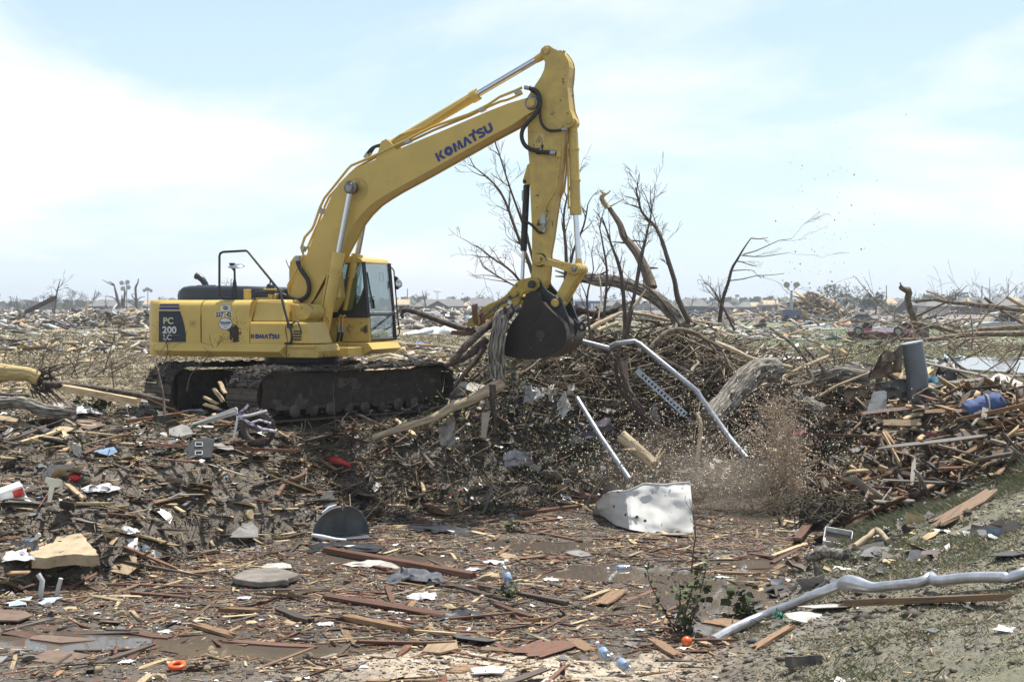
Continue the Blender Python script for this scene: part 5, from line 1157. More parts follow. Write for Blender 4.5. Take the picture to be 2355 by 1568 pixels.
def plank2(wood, a, b, W, label, T=.035, roll=0.0, lift=.02, group=None, cat='plank', name='plank'):
    """a plank lying between two ground points"""
    if name == 'plank': W *= .82; T *= .62; lift = lift * .8 - .006
    a, b = Vector(a), Vector(b); c = (a + b) / 2; c.z = max(c.z, gz(c.x, c.y)) + lift + T / 2; d = b - a
    return plank(wood, c, math.atan2(d.y, d.x), d.length, W, T, math.atan2(d.z, math.hypot(d.x, d.y)), roll, label, group, cat, name)
def hp(z, p, q, wood, W, label, **kw): return plank2(wood, gz_(z, *p), gz_(z, *q), W, label, **kw)
hp('BL', (650, 222), (1150, 350), 'cream', .12, 'long cream board pointing down right above the muddy pool', T=.05)
hp('BL', (835, 330), (1200, 478), 'red', .10, 'long red brown board lying just below a parallel cream board', T=.04)
hp('BL', (800, 425), (1370, 525), 'dark', .07, 'thin dark bowed plank at the edge of the mud shelf')
hp('BL', (690, 575), (1450, 595), 'red', .05, 'very thin red brown strip lying level near the grey slab', T=.03)
hp('BL', (600, 648), (850, 690), 'cream', .09, 'pale pointed board half sunk in the mud by itself', T=.02)
hp('BL', (880, 632), (1280, 665), 'red', .09, 'dark red pointed board afloat below the thin level strip')
hp('BL', (1452, 752), (1785, 762), 'tan', .11, 'honey coloured short beam standing clear of the mud', T=.06)
hp('BL', (1265, 838), (1615, 940), 'tan', .12, 'tan beam with a square end left of the dark beams', T=.05)
hp('BL', (1480, 965), (2150, 1010), 'red', .13, 'long rust coloured board floating near the foreground', T=.04)
hp('BL', (1340, 1060), (1560, 1215), 'red', .22, 'wide wine red board under thin muddy water near the orange ring', T=.02, lift=-.012)
hp('BL', (45, 905), (365, 965), 'red', .20, 'wide red brown board with a square end by the watery corner', T=.03)
hp('BL', (0, 835), (690, 880), 'red', .16, 'long flooded red brown board crossing below the bent metal legs', T=.02, lift=-.005)
hp('BL', (0, 900), (380, 808), 'grey', .035, 'thin whitish stick lying across the flooded red board', T=.03)
hp('BL', (870, 905), (1150, 945), 'red', .15, 'short broad dark red board beside a tan rock')
hp('BL', (1880, 755), (2090, 835), 'dark', .14, 'short dark block of timber pointing down right', T=.06)
hp('BL', (500, 140), (860, 225), 'grey', .13, 'grey weathered board on the left bank among cream sticks', T=.03)
hp('ML', (505, 890), (755, 888), 'cream', .12, 'short squared cream board lying level on the left bank', T=.05)
hp('ML', (1515, 850), (1720, 890), 'cream', .14, 'bright squared cream offcut lying alone on grey ground', T=.06)
hp('ML', (1000, 885), (1265, 818), 'tan', .15, 'flat tan board with a notched end pointing up right', T=.03)
hp('ML', (1000, 580), (2020, 612), 'red', .13, 'very long dark red beam lying level across the bank', T=.07)
hp('ML', (1760, 665), (2100, 790), 'cream', .13, 'cream board sloping down right below the long dark beam', T=.04)
hp('ML', (130, 480), (420, 395), 'cream', .12, 'pale split board sloping up right beside dark churned mud', T=.05, lift=.05)
hp('ML', (840, 345), (1260, 285), 'red', .12, 'dark red beam sloping up towards the excavator tracks', T=.08, lift=.06)
hp('ML', (440, 765), (570, 865), 'cream', .09, 'short cream lath crossing other boards on the left bank', T=.04, lift=.05)
hp('ML', (1345, 755), (1430, 885), 'tan', .11, 'pointed tan shard of board pointing down on the left bank')
hp('ML', (1880, 485), (2050, 560), 'tan', .12, 'tan stake among dark rubble below the tracks', T=.05, lift=.06)
hp('BM', (0, 355), (1010, 530), 'red', .17, 'huge red brown beam with a square end lying across the pool', T=.11)
hp('BM', (0, 660), (890, 800), 'red', .20, 'broad wine red board lying in front of the huge beam', T=.05)
hp('BM', (205, 978), (880, 985), 'red', .07, 'straight dark red edge board along the pale sunken sheet', T=.05)
hp('BM', (95, 800), (600, 905), 'tan', .12, 'long tan beam with split grain in the left foreground', T=.08)
hp('BM', (1110, 700), (1400, 810), 'red', .08, 'slim red brown batten pointing down right towards open mud', T=.05)
hp('BM', (770, 565), (1230, 690), 'dark', .09, 'slim dark beam passing behind the upright water bottle', T=.05)
hp('BM', (1030, 600), (1640, 715), 'dark', .09, 'dark batten lying in front of the upright water bottle', T=.05)
hp('BM', (1850, 720), (1980, 630), 'tan', .22, 'short wide tan board tilting up out of open mud', T=.03, lift=.04)
hp('BM', (830, 830), (1280, 790), 'red', .05, 'thin reddish lath resting on a piece of black plastic', T=.03, lift=.06)
hp('BM', (1640, 945), (1800, 1030), 'tan', .18, 'worn brown board with pale edge right of the pale sunken sheet', T=.03)
hp('BM', (1320, 1070), (1600, 960), 'red', .45, 'wide warped red panel on the pale sunken sheet', T=.02, lift=.03)
hp('BM', (1040, 1010), (1390, 1030), 'tan', .16, 'pinkish sliver of board on the pale sunken sheet', T=.02)
hp('BM', (810, 1130), (1080, 1135), 'tan', .28, 'wet orange brown board lying flat at the bottom edge', T=.02, lift=-.004)
hp('BM', (700, 80), (850, 130), 'tan', .28, 'orange brown box end sticking up behind the pool', T=.12, lift=.1)
hp('BM', (1280, 110), (1720, 55), 'red', .13, 'long red brown plank leading to the crumpled white metal', T=.07)
hp('BR', (1790, 220), (2170, -10), 'tan', .25, 'long tan plank lying up the muddy bank on the right', T=.05, lift=.06)
hp('BR', (1900, 235), (2130, 155), 'grey', .30, 'wide grey brown board beneath the long tan plank on the bank', T=.03)
hp('BR', (640, 965), (905, 800), 'tan', .09, 'short split board lying below the long silver pole', T=.05)
hp('BR', (1160, 700), (2355, 660), 'tan', .10, 'very long pale timber lying behind the long silver pole', T=.09, lift=.03)
hp('BR', (0, 890), (190, 1000), 'tan', .14, 'split tan plank end beside the orange ball', T=.04)
hp('BR', (340, 770), (600, 800), 'tan', .35, 'broad brown splintered board under the leafy sapling', T=.04)
hp('BR', (390, 465), (700, 478), 'tan', .09, 'pale brown board floating between stones right of the sapling', T=.04)
hp('BR', (770, 360), (980, 280), 'cream', .09, 'cream strip floating beside a white tub', T=.03)
hp('BR', (930, 290), (1010, 165), 'red', .16, 'reddish board leaning up out of the brush clump', T=.06, lift=.1)
hp('MR', (920, 480), (1300, 600), 'tan', .28, 'broad honey brown board curving down into the splash pool', T=.05, lift=.06)
hp('MR', (945, 235), (1200, 425), 'cream', .11, 'long pale board leaning down left of the debris pile', T=.05, lift=.15)
hp('MR', (1150, 215), (1700, 105), 'tan', .14, 'long tan board along the crest of the debris pile', T=.06, lift=.30)
hp('MR', (1040, 265), (1600, 285), 'red', .10, 'level red brown board across the debris pile front', T=.06, lift=.22)
hp('MR', (1480, 560), (1740, 400), 'tan', .14, 'brown timber slanting up right below the blue bundle', T=.07, lift=.15)
hp('MR', (1720, 560), (2150, 300), 'tan', .13, 'long brown timber slanting up the right bank', T=.07, lift=.18)
hp('MR', (1380, 455), (1560, 535), 'cream', .12, 'cream stake pointing down right in front of the pile', T=.06, lift=.1)
hp('MR', (2190, 290), (2355, 265), 'cream', .12, 'cream beam end reaching in beside the blue bundle', T=.07, lift=.2)
# unnamed boards: those that nothing tells apart share a label
def sow(n, region, woods, label, group, Lr, Wr, tilt=.05, lift=0.0, T=(.010, .026), yaw=None, test=None):
    k = 0; tries = 0
    while k < n and tries < 9000:
        tries += 1
        x, y = rnd.uniform(region[0], region[1]), rnd.uniform(region[2], region[3])
        d = float(pit_dist(np.array([x]), np.array([y]))[0])
        if test and not test(x, y, d): continue
        Ln = rnd.uniform(*Lr) * rnd.choice((.7, 1, 1, 1.35)); T_ = rnd.uniform(*T); pit = rnd.gauss(0, tilt)
        w_ = rnd.choice(woods)
        plank(w_, (x, y, gz(x, y) + T_ * .5 + lift * rnd.random() + abs(math.sin(pit)) * Ln * .4), rnd.uniform(0, 3.14) if yaw is None else rnd.gauss(*yaw), Ln, rnd.uniform(*Wr), T_, pit, rnd.gauss(0, tilt * 2), label, group)
        k += 1
notpale = lambda x, y: not (abs(x - .1 - .06 * (y - 13.3)) < 1.8 and abs(y - 13.0) < .55)
sow(95, (-8, 4.6, 12, 23.5), ['red', 'red', 'dark'], 'small reddish or dark brown board fragment afloat in the muddy hollow', 'small red brown boards afloat in the muddy hollow', (.35, 1.15), (.03, .10), .03, lift=-.01, test=lambda x, y, d: d < -.15 and notpale(x, y))
sow(50, (-8, 4.6, 12, 23.5), ['tan', 'cream'], 'small pale or tan board fragment afloat in the muddy hollow', 'small pale boards afloat in the muddy hollow', (.25, .75), (.03, .085), .05, lift=-.006, test=lambda x, y, d: d < -.15 and notpale(x, y))
sow(56, (-9.5, -1.5, 15.5, 22.6), ['cream', 'cream', 'tan', 'grey'], 'small pale broken board strewn on the left bank', 'small pale broken boards on the left bank', (.3, 1.0), (.03, .09), .09, .05, test=lambda x, y, d: d > .05 and not (y > 21.8 and x > -4.9))
sow(24, (-9.5, -1.0, 16, 23.4), ['dark', 'red'], 'small dark broken board strewn on the left bank', 'small dark broken boards on the left bank', (.4, 1.2), (.04, .09), .1, .05, test=lambda x, y, d: d > .05 and not (y > 22.0 and x > -4.9))
sow(48, (4.2, 9.8, 20.4, 25.5), ['tan', 'grey', 'cream', 'red', 'dark', 'grey'], 'broken board lying jumbled in the debris pile on the right', 'broken boards jumbled in the right hand debris pile', (.5, 1.9), (.05, .14), .30, .45, yaw=(.35, .9), test=lambda x, y, d: y > 20.7 + .12 * (x - 4) and d > -.1)

sheets(46, (-9.5, -1.2, 15.5, 23.2), 'on the left bank', lambda x, y, d: d > .05 and not foot(np.array([x]), np.array([y]), .2)[0])
sheets(14, (-7.5, 4.4, 12, 23), 'in the muddy hollow', lambda x, y, d: d < -.15 and notpale(x, y), .05, .0)
sheets(40, (-1.4, 6.5, 24.2, 28), 'on the slope below the bucket', lambda x, y, d: d > .1, .6, .3)
sheets(9, (2.2, 8.5, 13.5, 20), 'on the grassy bank', lambda x, y, d: d > .25, .04, .0)
sheets(26, (4.2, 9.5, 20.6, 25.5), 'in the right hand debris pile', lambda x, y, d: d > -.1 and y > 20.8 + .12 * (x - 4), .5, .45)
# ================================================================ trunks, branches, saplings
def smooth(P, k=4):
    P = [Vector(p) for p in P]; out = []
    for i in range(len(P) - 1):
        p0, p1, p2, p3 = P[max(i - 1, 0)], P[i], P[i + 1], P[min(i + 2, len(P) - 1)]
        for j in range(k):
            t = j / k; out.append(.5 * ((2 * p1) + (p2 - p0) * t + (2 * p0 - 5 * p1 + 4 * p2 - p3) * t * t + (3 * p1 - p0 - 3 * p2 + p3) * t ** 3))
    return out + [P[-1]]
def wpts(Y, *pts, z=None):
    """photo points (display px) at depth Y or (px, py, Y)"""
    out = []
    for p in pts:
        q = dz(z, p[0], p[1]) if z else p[:2]; out.append(at(q[0], q[1], p[2] if len(p) > 2 else Y))
    return out
def limb(pts, r0, r1, m, name, label=None, cat=None, group=None, n=10, jit=.10, k=4, parent=None, knots=0):
    if r0 >= .095 or r1 >= .11: return bark_limb(pts, r0, r1, m, name, label, cat, group, jit, parent, knots)
    P = smooth(pts, k); q = MB(); L_ = len(P)
    rad = [(r0 + (r1 - r0) * i / (L_ - 1)) * (1 + rnd.uniform(-jit, jit) * .6) for i in range(L_)]
    P = [p + Vector((rnd.uniform(-1, 1), rnd.uniform(-1, 1), rnd.uniform(-1, 1))) * rad[i] * .12 for i, p in enumerate(P)]
    q.tube(P, rad, n, jit=jit)
    for _ in range(knots):
        i = rnd.randrange(1, L_ - 1); d = Vector((rnd.uniform(-1, 1), rnd.uniform(-1, 1), rnd.uniform(-.3, 1))).normalized()
        q.tube([P[i], P[i] + d * rad[i] * 1.5, P[i] + d * rad[i] * rnd.uniform(1.8, 3)], [rad[i] * .4, rad[i] * .3, rad[i] * .22], 6)
    o = q.obj(name, m, parent, 55)
    return tag(o, label, cat, group)
def bark_limb(pts, r0, r1, m, name, label, cat, group, jit, parent, knots):
    """a trunk whose bark is real ridges and furrows that run along it"""
    P = smooth(pts, 12); q = MB(); S_ = len(P); n = 34; ln = [0.0]
    for i in range(1, S_): ln.append(ln[-1] + (P[i] - P[i - 1]).length)
    rm = max(r0, r1); A_ = np.linspace(0, 2 * np.pi, n, endpoint=False); sd = rnd.randrange(60); c_, s_ = np.cos(A_), np.sin(A_)
    fr = .19 if m is bark_grey else .11 if m is not bark_pale else .04
    up = None; vs = []
    for i, p in enumerate(P):
        t = (P[min(i + 1, S_ - 1)] - P[max(i - 1, 0)]).normalized()
        if up is None: up = Vector((0, 0, 1)) if abs(t.z) < .9 else Vector((1, 0, 0))
        u = (up - t * up.dot(t)).normalized(); w = t.cross(u); up = u
        r = (r0 + (r1 - r0) * i / (S_ - 1)) * (1 + jit * .8 * float(fbm(np.array([ln[i] * 1.6 + sd]), np.array([0.5]), 1.0, 3, sd)[0]))
        lz = np.full(n, ln[i])
        furrow = np.abs(fbm(c_ * 2.6 + sd + s_ * 1.1, s_ * 2.6 + lz * 1.1, 1.25, 3, sd + 2)); furrow = np.clip(furrow * 4.2, 0, 1)
        rr_ = r * (1 - fr * (1 - furrow) + .05 * fbm(c_ * 1.2, s_ * 1.2 + lz * 1.5, 1.0, 2, sd + 5))
        for k in range(n): vs.append(p + (u * math.cos(A_[k]) + w * math.sin(A_[k])) * float(rr_[k]))
    for e, st in ((0, 1), (S_ - 1, -1)):              # torn ends
        pass
    fs = [(i * n + k, i * n + (k + 1) % n, (i + 1) * n + (k + 1) % n, (i + 1) * n + k) for i in range(S_ - 1) for k in range(n)] + [tuple(range(n))[::-1], tuple(range((S_ - 1) * n, S_ * n))]
    q._add(vs, fs)
    for _ in range(knots):
        i = rnd.randrange(2, S_ - 2); d = Vector((rnd.uniform(-1, 1), rnd.uniform(-1, 1), rnd.uniform(-.3, 1))).normalized(); r = r0 + (r1 - r0) * i / (S_ - 1)
        q.tube([P[i], P[i] + d * r * 1.3, P[i] + d * (r + rnd.uniform(.1, .4))], [r * .4, r * .28, r * .12], 7, jit=.2)
    o = q.obj(name, {bark_grey: BARK_LONG['grey'], bark_brown: BARK_LONG['brown'], bark_tan: BARK_LONG['tan'], bark_pale: BARK_LONG['pale']}.get(m, m), parent, 40)
    uv = o.data.uv_layers.new(name='UVMap').data; vi = np.empty(len(o.data.loops), np.int32); o.data.loops.foreach_get('vertex_index', vi); nb = S_ * n
    ring = np.clip(vi // n, 0, S_ - 1); ang_ = vi % n; tri_ = np.where(ang_ > n / 2, n - ang_, ang_)     # mirrored round the back, so that there is no seam
    o.data.uv_layers[0].data.foreach_set('uv', np.stack([tri_ / n * 2 * np.pi * rm, np.array(ln)[ring]], 1).astype(np.float32).ravel())
    return tag(o, label, cat, group)
def twig_tree(mb, p, d, ln, r, depth, spread=.55, up=.12, nseg=3, kids=(2, 3), lean=Vector((0, 0, 0)), minr=.0035):
    pts, rad = [p], [r]; dd = d.normalized()
    for i in range(nseg):
        dd = (dd + Vector((rnd.uniform(-1, 1), rnd.uniform(-1, 1), rnd.uniform(-1, 1))) * .27 + Vector((0, 0, up)) * .5 + lean * .15).normalized()
        pts.append(pts[-1] + dd * ln / nseg); rad.append(max(minr, r * (1 - .6 * (i + 1) / nseg)))
    mb.tube(pts, rad, 5 if r > .02 else 4 if r > .008 else 3, cap=False)
    if depth <= 0: return
    for k in range(rnd.randint(*kids)):
        i = rnd.randint(1, nseg); t = Vector((rnd.uniform(-1, 1), rnd.uniform(-1, 1), rnd.uniform(-.6, 1))).normalized()
        nd = (dd + t * spread * 1.5).normalized()
        twig_tree(mb, pts[i], nd, ln * rnd.uniform(.5, .8), rad[i] * .62, depth - 1, spread, up, nseg, kids, lean, minr)
def sapling(stem, r0, r1, label, m=bark_dark, cat='tree', name='bare_sapling', group=None, depth=2, ntw=9, tl=.6, lean=Vector((0, 0, 0)), spread=.75, tr=None, up=.05):
    """a bare stem with its own twigs"""
    P = smooth(stem, 4); base = P[0]
    e = empty(name, base, label, cat, group)
    q = MB(); q.tube([p - base for p in P], [r0 + (r1 - r0) * i / (len(P) - 1) for i in range(len(P))], 7, jit=.08); q.obj('trunk', m, e, 60)
    t = MB()
    for k in range(ntw):
        i = rnd.randint(int(len(P) * .25), len(P) - 1); d = (P[min(i + 1, len(P) - 1)] - P[max(i - 1, 0)]).normalized()
        s = Vector((rnd.uniform(-1, 1), rnd.uniform(-1, 1), rnd.uniform(-.2, 1))).normalized()
        twig_tree(t, P[i] - base, (d * .6 + s * spread + lean).normalized(), tl * rnd.uniform(.5, 1.2), (tr or r1 * 1.1), depth, spread, up, lean=lean)
    t.obj('twigs', m, e, None)['kind'] = 'stuff'
    return e
# --- what the bucket holds
limb([at(*dz('C', x, y), Y) for x, y, Y in ((760, 900, 23.6), (690, 960, 23.3), (670, 1080, 23.1), (640, 1240, 23.05), (620, 1420, 23.05), (630, 1570, 23.1))] + [at(*dz('S', x, y), Y) for x, y, Y in ((565, 1130, 23.1), (570, 1200, 23.1))],
     .125, .135, bark_grey, 'log', 'thick grey barked log hanging upright against the side of the bucket', 'log', n=14, jit=.09, k=5)
limb([at(*dz('S', x, y), Y) for x, y, Y in ((600, 1235, 23.1), (500, 1290, 23.0), (360, 1370, 22.9), (210, 1430, 22.8), (90, 1500, 22.7), (0, 1535, 22.65))] + [at(857, 1006, 22.6)], .096, .05, bark_pale, 'branch', 'long pale stripped branch running down left from the grey log', 'branch', n=12, jit=.12, k=5, knots=5)
limb([at(*dz('TW', x, y), Y) for x, y, Y in ((300, 800, 24.6), (430, 790, 24.5), (700, 870, 24.3), (1000, 980, 24.1), (1400, 1120, 23.9), (1700, 1230, 23.7))], .046, .055, bark_brown, 'log', 'dark wet pole sticking out left from the grapple toward the cab', 'log', n=10, jit=.07)
limb([at(*dz('TW', x, y), Y) for x, y, Y in ((300, 800, 24.6), (280, 880, 24.6), (300, 950, 24.6))], .045, .02, bark_brown, 'branch', 'hooked stub at the end of the dark wet pole beside the cab', 'branch', n=8)
limb([at(*dz('C', x, y), Y) for x, y, Y in ((560, 1020, 23.2), (420, 1150, 23.1), (230, 1330, 23.0), (80, 1500, 23.0), (10, 1560, 23.0))], .07, .05, bark_brown, 'branch', 'dark brown branch slanting down left out of the closed bucket', 'branch', n=10, jit=.14)
limb([at(*dz('S', x, y), Y) for x, y, Y in ((470, 950, 23.4), (400, 1060, 23.3), (300, 1180, 23.2), (230, 1270, 23.2))], .055, .03, bark_brown, 'branch', 'thin black branch dangling lower than the dark brown branch under the thumb', 'branch', n=8)
limb([at(*dz('S', x, y), Y) for x, y, Y in ((480, 900, 23.6), (380, 990, 23.5), (270, 1060, 23.5), (160, 1100, 23.5))], .07, .05, bark_brown, 'branch', 'short black branch packed behind the dark brown branch', 'branch', n=8, jit=.15)
limb([at(*dz('S', x, y), Y) for x, y, Y in ((530, 1250, 22.95), (530, 1400, 22.95), (545, 1480, 22.95), (550, 1560, 22.95), (545, 1640, 22.95))], .06, .02, bark_brown, 'branch', 'rusty brown splintered stake hanging straight down beneath the grey log', 'branch', n=8, jit=.12)
for (a, b), lb in ((((385, 615, 23.3), (395, 790, 23.3)), 'rust brown post end standing up in front of the yellow thumb'), (((440, 690, 23.3), (465, 800, 23.3)), 'shorter rust brown post end in front of the yellow thumb')):
    p, q_ = at(*dz('S', a[0], a[1]), a[2]), at(*dz('S', b[0], b[1]), b[2]); c = (p + q_) / 2; d = p - q_
    plank('red', c, 0, d.length, .085, .06, 0, 0, lb, None, 'post', 'post').rotation_euler = (R(20), -math.atan2(d.z, d.x), 0)
p, q_ = at(*dz('S', 205, 842), 23.8), at(*dz('S', 370, 850), 23.7); d = q_ - p
plank('red', (p + q_) / 2, math.atan2(d.y, d.x), d.length, .10, .07, math.asin(d.z / d.length), 0, 'short rust brown board end poking left under the dark wet pole', None)
limb([at(*dz('C', x, y), Y) for x, y, Y in ((760, 735, 23.0), (640, 800, 22.95), (540, 880, 22.95), (460, 950, 23.0))], .035, .02, bark_tan, 'branch', 'slim tan branch lying along the yellow thumb', 'branch', n=7)
limb([at(*dz('C', x, y), Y) for x, y, Y in ((930, 850, 23.5), (840, 860, 23.3), (740, 880, 23.2))], .06, .07, bark_grey, 'branch', 'short knobbly grey branch squeezed above the grey log in the bucket', 'branch', n=9, jit=.2)
limb([at(*dz('S', x, y), Y) for x, y, Y in ((700, 1080, 23.7), (690, 1160, 23.6), (705, 1230, 23.5), (715, 1330, 23.4), (700, 1380, 23.4))], .05, .03, bark_grey, 'branch', 'grey ragged root hanging behind the grey log under the bucket', 'branch', n=8, jit=.25)
# --- fallen and standing dead wood on the brush mound
limb([at(*dz('TR', x, y), Y) for x, y, Y in ((-60, 1060, 28.4), (120, 1075, 28.2), (250, 1105, 28.0), (380, 1105, 27.9), (560, 1150, 27.8), (720, 1210, 27.7), (850, 1290, 27.6), (960, 1380, 27.5), (1080, 1500, 27.4), (1130, 1580, 27.3))],
     .10, .155, bark_grey, 'fallen_tree', 'thick dark fallen trunk arching across the brush behind the bucket', 'fallen tree', n=14, jit=.10, k=4, knots=6)
limb([at(*dz('TR', x, y), Y) for x, y, Y in ((800, 1180, 27.7), (770, 1080, 27.8), (720, 960, 27.9), (660, 840, 28.0), (590, 740, 28.1), (510, 640, 28.2), (470, 520, 28.3), (400, 410, 28.4), (350, 330, 28.5))],
     .115, .045, bark_tan, 'dead_tree', 'tall broken trunk leaning left with a bare forked white tip', 'tree trunk', n=12, jit=.10, knots=6)
limb([at(*dz('TR', x, y), Y) for x, y, Y in ((345, 350, 28.45), (300, 280, 28.45), (275, 235, 28.4), (310, 205, 28.4), (300, 190, 28.4))], .06, .03, bark_pale, 'branch', 'bare white forked tip on top of the tall broken trunk', 'branch', n=8)
for a, b in (((305, 205), (258, 155)), ((310, 205), (372, 162))):
    limb([at(*dz('TR', *a), 28.4), at(*dz('TR', (a[0] + b[0]) / 2 + 3, (a[1] + b[1]) / 2 + 5), 28.4), at(*dz('TR', *b), 28.4)], .025, .012, bark_pale, 'twig', 'white twig of the fork pointing %s at the top of the broken trunk' % ('left' if b[0] < 300 else 'right'), 'twig', n=6)
sapling([at(*dz('TR', x, y), Y) for x, y, Y in ((1200, 1540, 26.6), (1080, 1300, 26.7), (1040, 1100, 26.8), (970, 880, 26.9), (900, 660, 27.0), (830, 530, 27.1), (700, 390, 27.1), (660, 240, 27.1), (630, 130, 27.1))], .06, .012,
        'tall curved bare sapling bowing left over the broken trunk', ntw=15, tl=.5, lean=Vector((-.5, 0, .15)), depth=2)
sapling([at(*dz('TR', x, y), Y) for x, y, Y in ((1510, 1540, 27.0), (1545, 1300, 27.0), (1600, 1130, 27.0), (1640, 980, 27.0), (1710, 860, 27.0), (1770, 760, 27.0), (1840, 660, 27.0))], .042, .010,
        'lone leaning sapling with feathery twigs blown to the right', ntw=0, tl=.6)
ee = empty('bare_branch', at(*dz('TR', 1760, 830), 27.0), 'feathery twig spray reaching right from the lone leaning sapling', 'branch')
t = MB()
for a, ln in (((1760, 830), .95), ((1740, 840), .9), ((1610, 1105), 1.05), ((1650, 1000), .45), ((1840, 660), .35), ((1690, 900), .4)):
    twig_tree(t, at(*dz('TR', *a), 27.0) - ee.location, Vector((1, rnd.uniform(-.3, .3), rnd.uniform(.0, .2))), ln, .012, 3, .45, -.05, nseg=4, kids=(1, 3), lean=Vector((.45, 0, -.12)), minr=.003)
t.obj('twigs', bark_dark, ee)['kind'] = 'stuff'
stems = [
 ([(1265, 810, 25.6), (1228, 640, 25.8), (1190, 540, 25.9), (1150, 440, 26.0), (1092, 385, 26.1)], .05, 22, 'bare sapling behind the arm with its crown fanning out far left', Vector((-.45, 0, .3))),
 ([(1262, 760, 26.0), (1216, 560, 26.2), (1172, 430, 26.3), (1145, 345, 26.4)], .035, 14, 'slim bare sapling rising straight to a thin tip left of the arm', Vector((-.2, 0, .4))),
 ([(1292, 810, 25.2), (1302, 600, 25.4), (1296, 500, 25.4), (1312, 425, 25.5)], .045, 14, 'bare sapling standing between the arm and the bucket cylinder', Vector((.1, 0, .4))),
 ([(1322, 780, 25.6), (1312, 610, 25.8), (1342, 520, 25.9), (1352, 470, 26.0)], .035, 12, 'thin bare sapling just right of the bucket cylinder', Vector((.2, 0, .4))),
 ([(1235, 700, 26.2), (1180, 628, 26.2), (1130, 592, 26.2), (1096, 565, 26.2)], .03, 12, 'low bare branch spreading left behind the thumb cylinder', Vector((-.5, 0, -.05))),
 ([(1245, 690, 26.4), (1170, 650, 26.4), (1112, 615, 26.4)], .022, 8, 'lowest bare branch behind the thumb pointing left', Vector((-.5, 0, -.1))),
 ([(1440, 790, 26.2), (1430, 640, 26.3), (1405, 560, 26.4), (1385, 500, 26.4)], .05, 16, 'dark upright sapling in front of the broken trunk with stubby top', Vector((-.2, 0, .4))),
 ([(1442, 770, 26.0), (1470, 620, 26.1), (1486, 545, 26.1), (1500, 480, 26.1)], .04, 14, 'bare sapling leaning right across the broken trunk', Vector((.1, 0, .5))),
 ([(1382, 780, 25.8), (1396, 640, 25.9), (1386, 560, 25.9), (1378, 520, 25.9)], .03, 12, 'skinny sapling left of the broken trunk crossing the fallen trunk', Vector((-.15, 0, .5))),
 ([(1420, 820, 25.4), (1455, 690, 25.5), (1470, 600, 25.5), (1480, 560, 25.5)], .03, 10, 'skinny sapling crossing in front of the fallen trunk', Vector((.1, 0, .5))),
 ([(1580, 770, 26.0), (1520, 690, 26.0), (1480, 655, 26.0)], .025, 8, 'short bare shoot leaning left beneath the curved sapling', Vector((-.3, 0, .3))),
 ([(1690, 760, 26.6), (1660, 700, 26.7), (1640, 665, 26.8)], .028, 9, 'bent bare shoot at the foot of the lone leaning sapling', Vector((-.3, 0, .2))),
 ([(1360, 790, 25.0), (1350, 690, 25.0), (1365, 620, 25.0)], .028, 9, 'slender dark shoot right beside the yellow bucket link', Vector((.1, 0, .5))),
]
for st_, r0, nt_, lb, ln in stems: sapling([at(*p) for p in st_], r0, .010, lb, ntw=max(5, int(nt_ * .6)), tl=.46, lean=ln * .7, depth=2, spread=.75)
pale_br = [
 ([(100, 500, 25.2), (200, 440, 25.4), (330, 380, 25.6), (420, 335, 25.8)], .085, 'pale smooth branch rising right from behind the bucket', bark_pale, 'M'),
 ([(470, 340, 26.4), (560, 345, 26.3), (700, 370, 26.2), (850, 410, 26.1)], .075, 'pale yellow branch lying level under the fallen trunk', bark_pale, 'M'),
 ([(200, 500, 25.2), (290, 460, 25.4), (390, 430, 25.5)], .08, 'second pale smooth branch lower beside the bucket', bark_pale, 'M'),
 ([(500, 310, 25.9), (560, 240, 26.0), (640, 130, 26.1)], .05, 'pale branch slanting up against the fallen trunk', bark_pale, 'M'),
 ([(210, 390, 25.0), (235, 200, 25.2), (225, 60, 25.3), (205, -20, 25.4)], .03, 'thin peeled white stem standing right of the bucket link', bark_pale, 'M'),
 ([(670, 660, 25.0), (760, 560, 25.1), (850, 500, 25.2), (960, 485, 25.3), (1100, 530, 25.4), (1200, 590, 25.4), (1330, 660, 25.3)], .075, 'long tan branch arching over the middle of the brush', bark_tan, 'M'),
 ([(960, 490, 25.6), (1080, 530, 25.6), (1190, 600, 25.5), (1260, 680, 25.4)], .06, 'tan branch running beneath the arching branch', bark_tan, 'M'),
 ([(140, 520, 25.1), (170, 570, 25.1), (210, 560, 25.1), (340, 510, 25.2)], .06, 'crooked brown branch right of the bucket lying low', bark_brown, 'M'),
 ([(0, 300, 26.8), (90, 320, 26.8), (180, 350, 26.7), (300, 330, 26.7), (380, 300, 26.7)], .15, 'dark fallen log behind the bucket ears', bark_brown, 'M'),
]
for pts, r, lb, m, _ in pale_br:
    limb([at((2300 + x / 2.243) / K, (1100 + y / 2.243) / K, Y) for x, y, Y in pts], r * .56, r * .36, m, 'branch' if 'log' not in lb else 'log', lb, 'branch' if 'log' not in lb else 'log', n=9, jit=.1, knots=2)
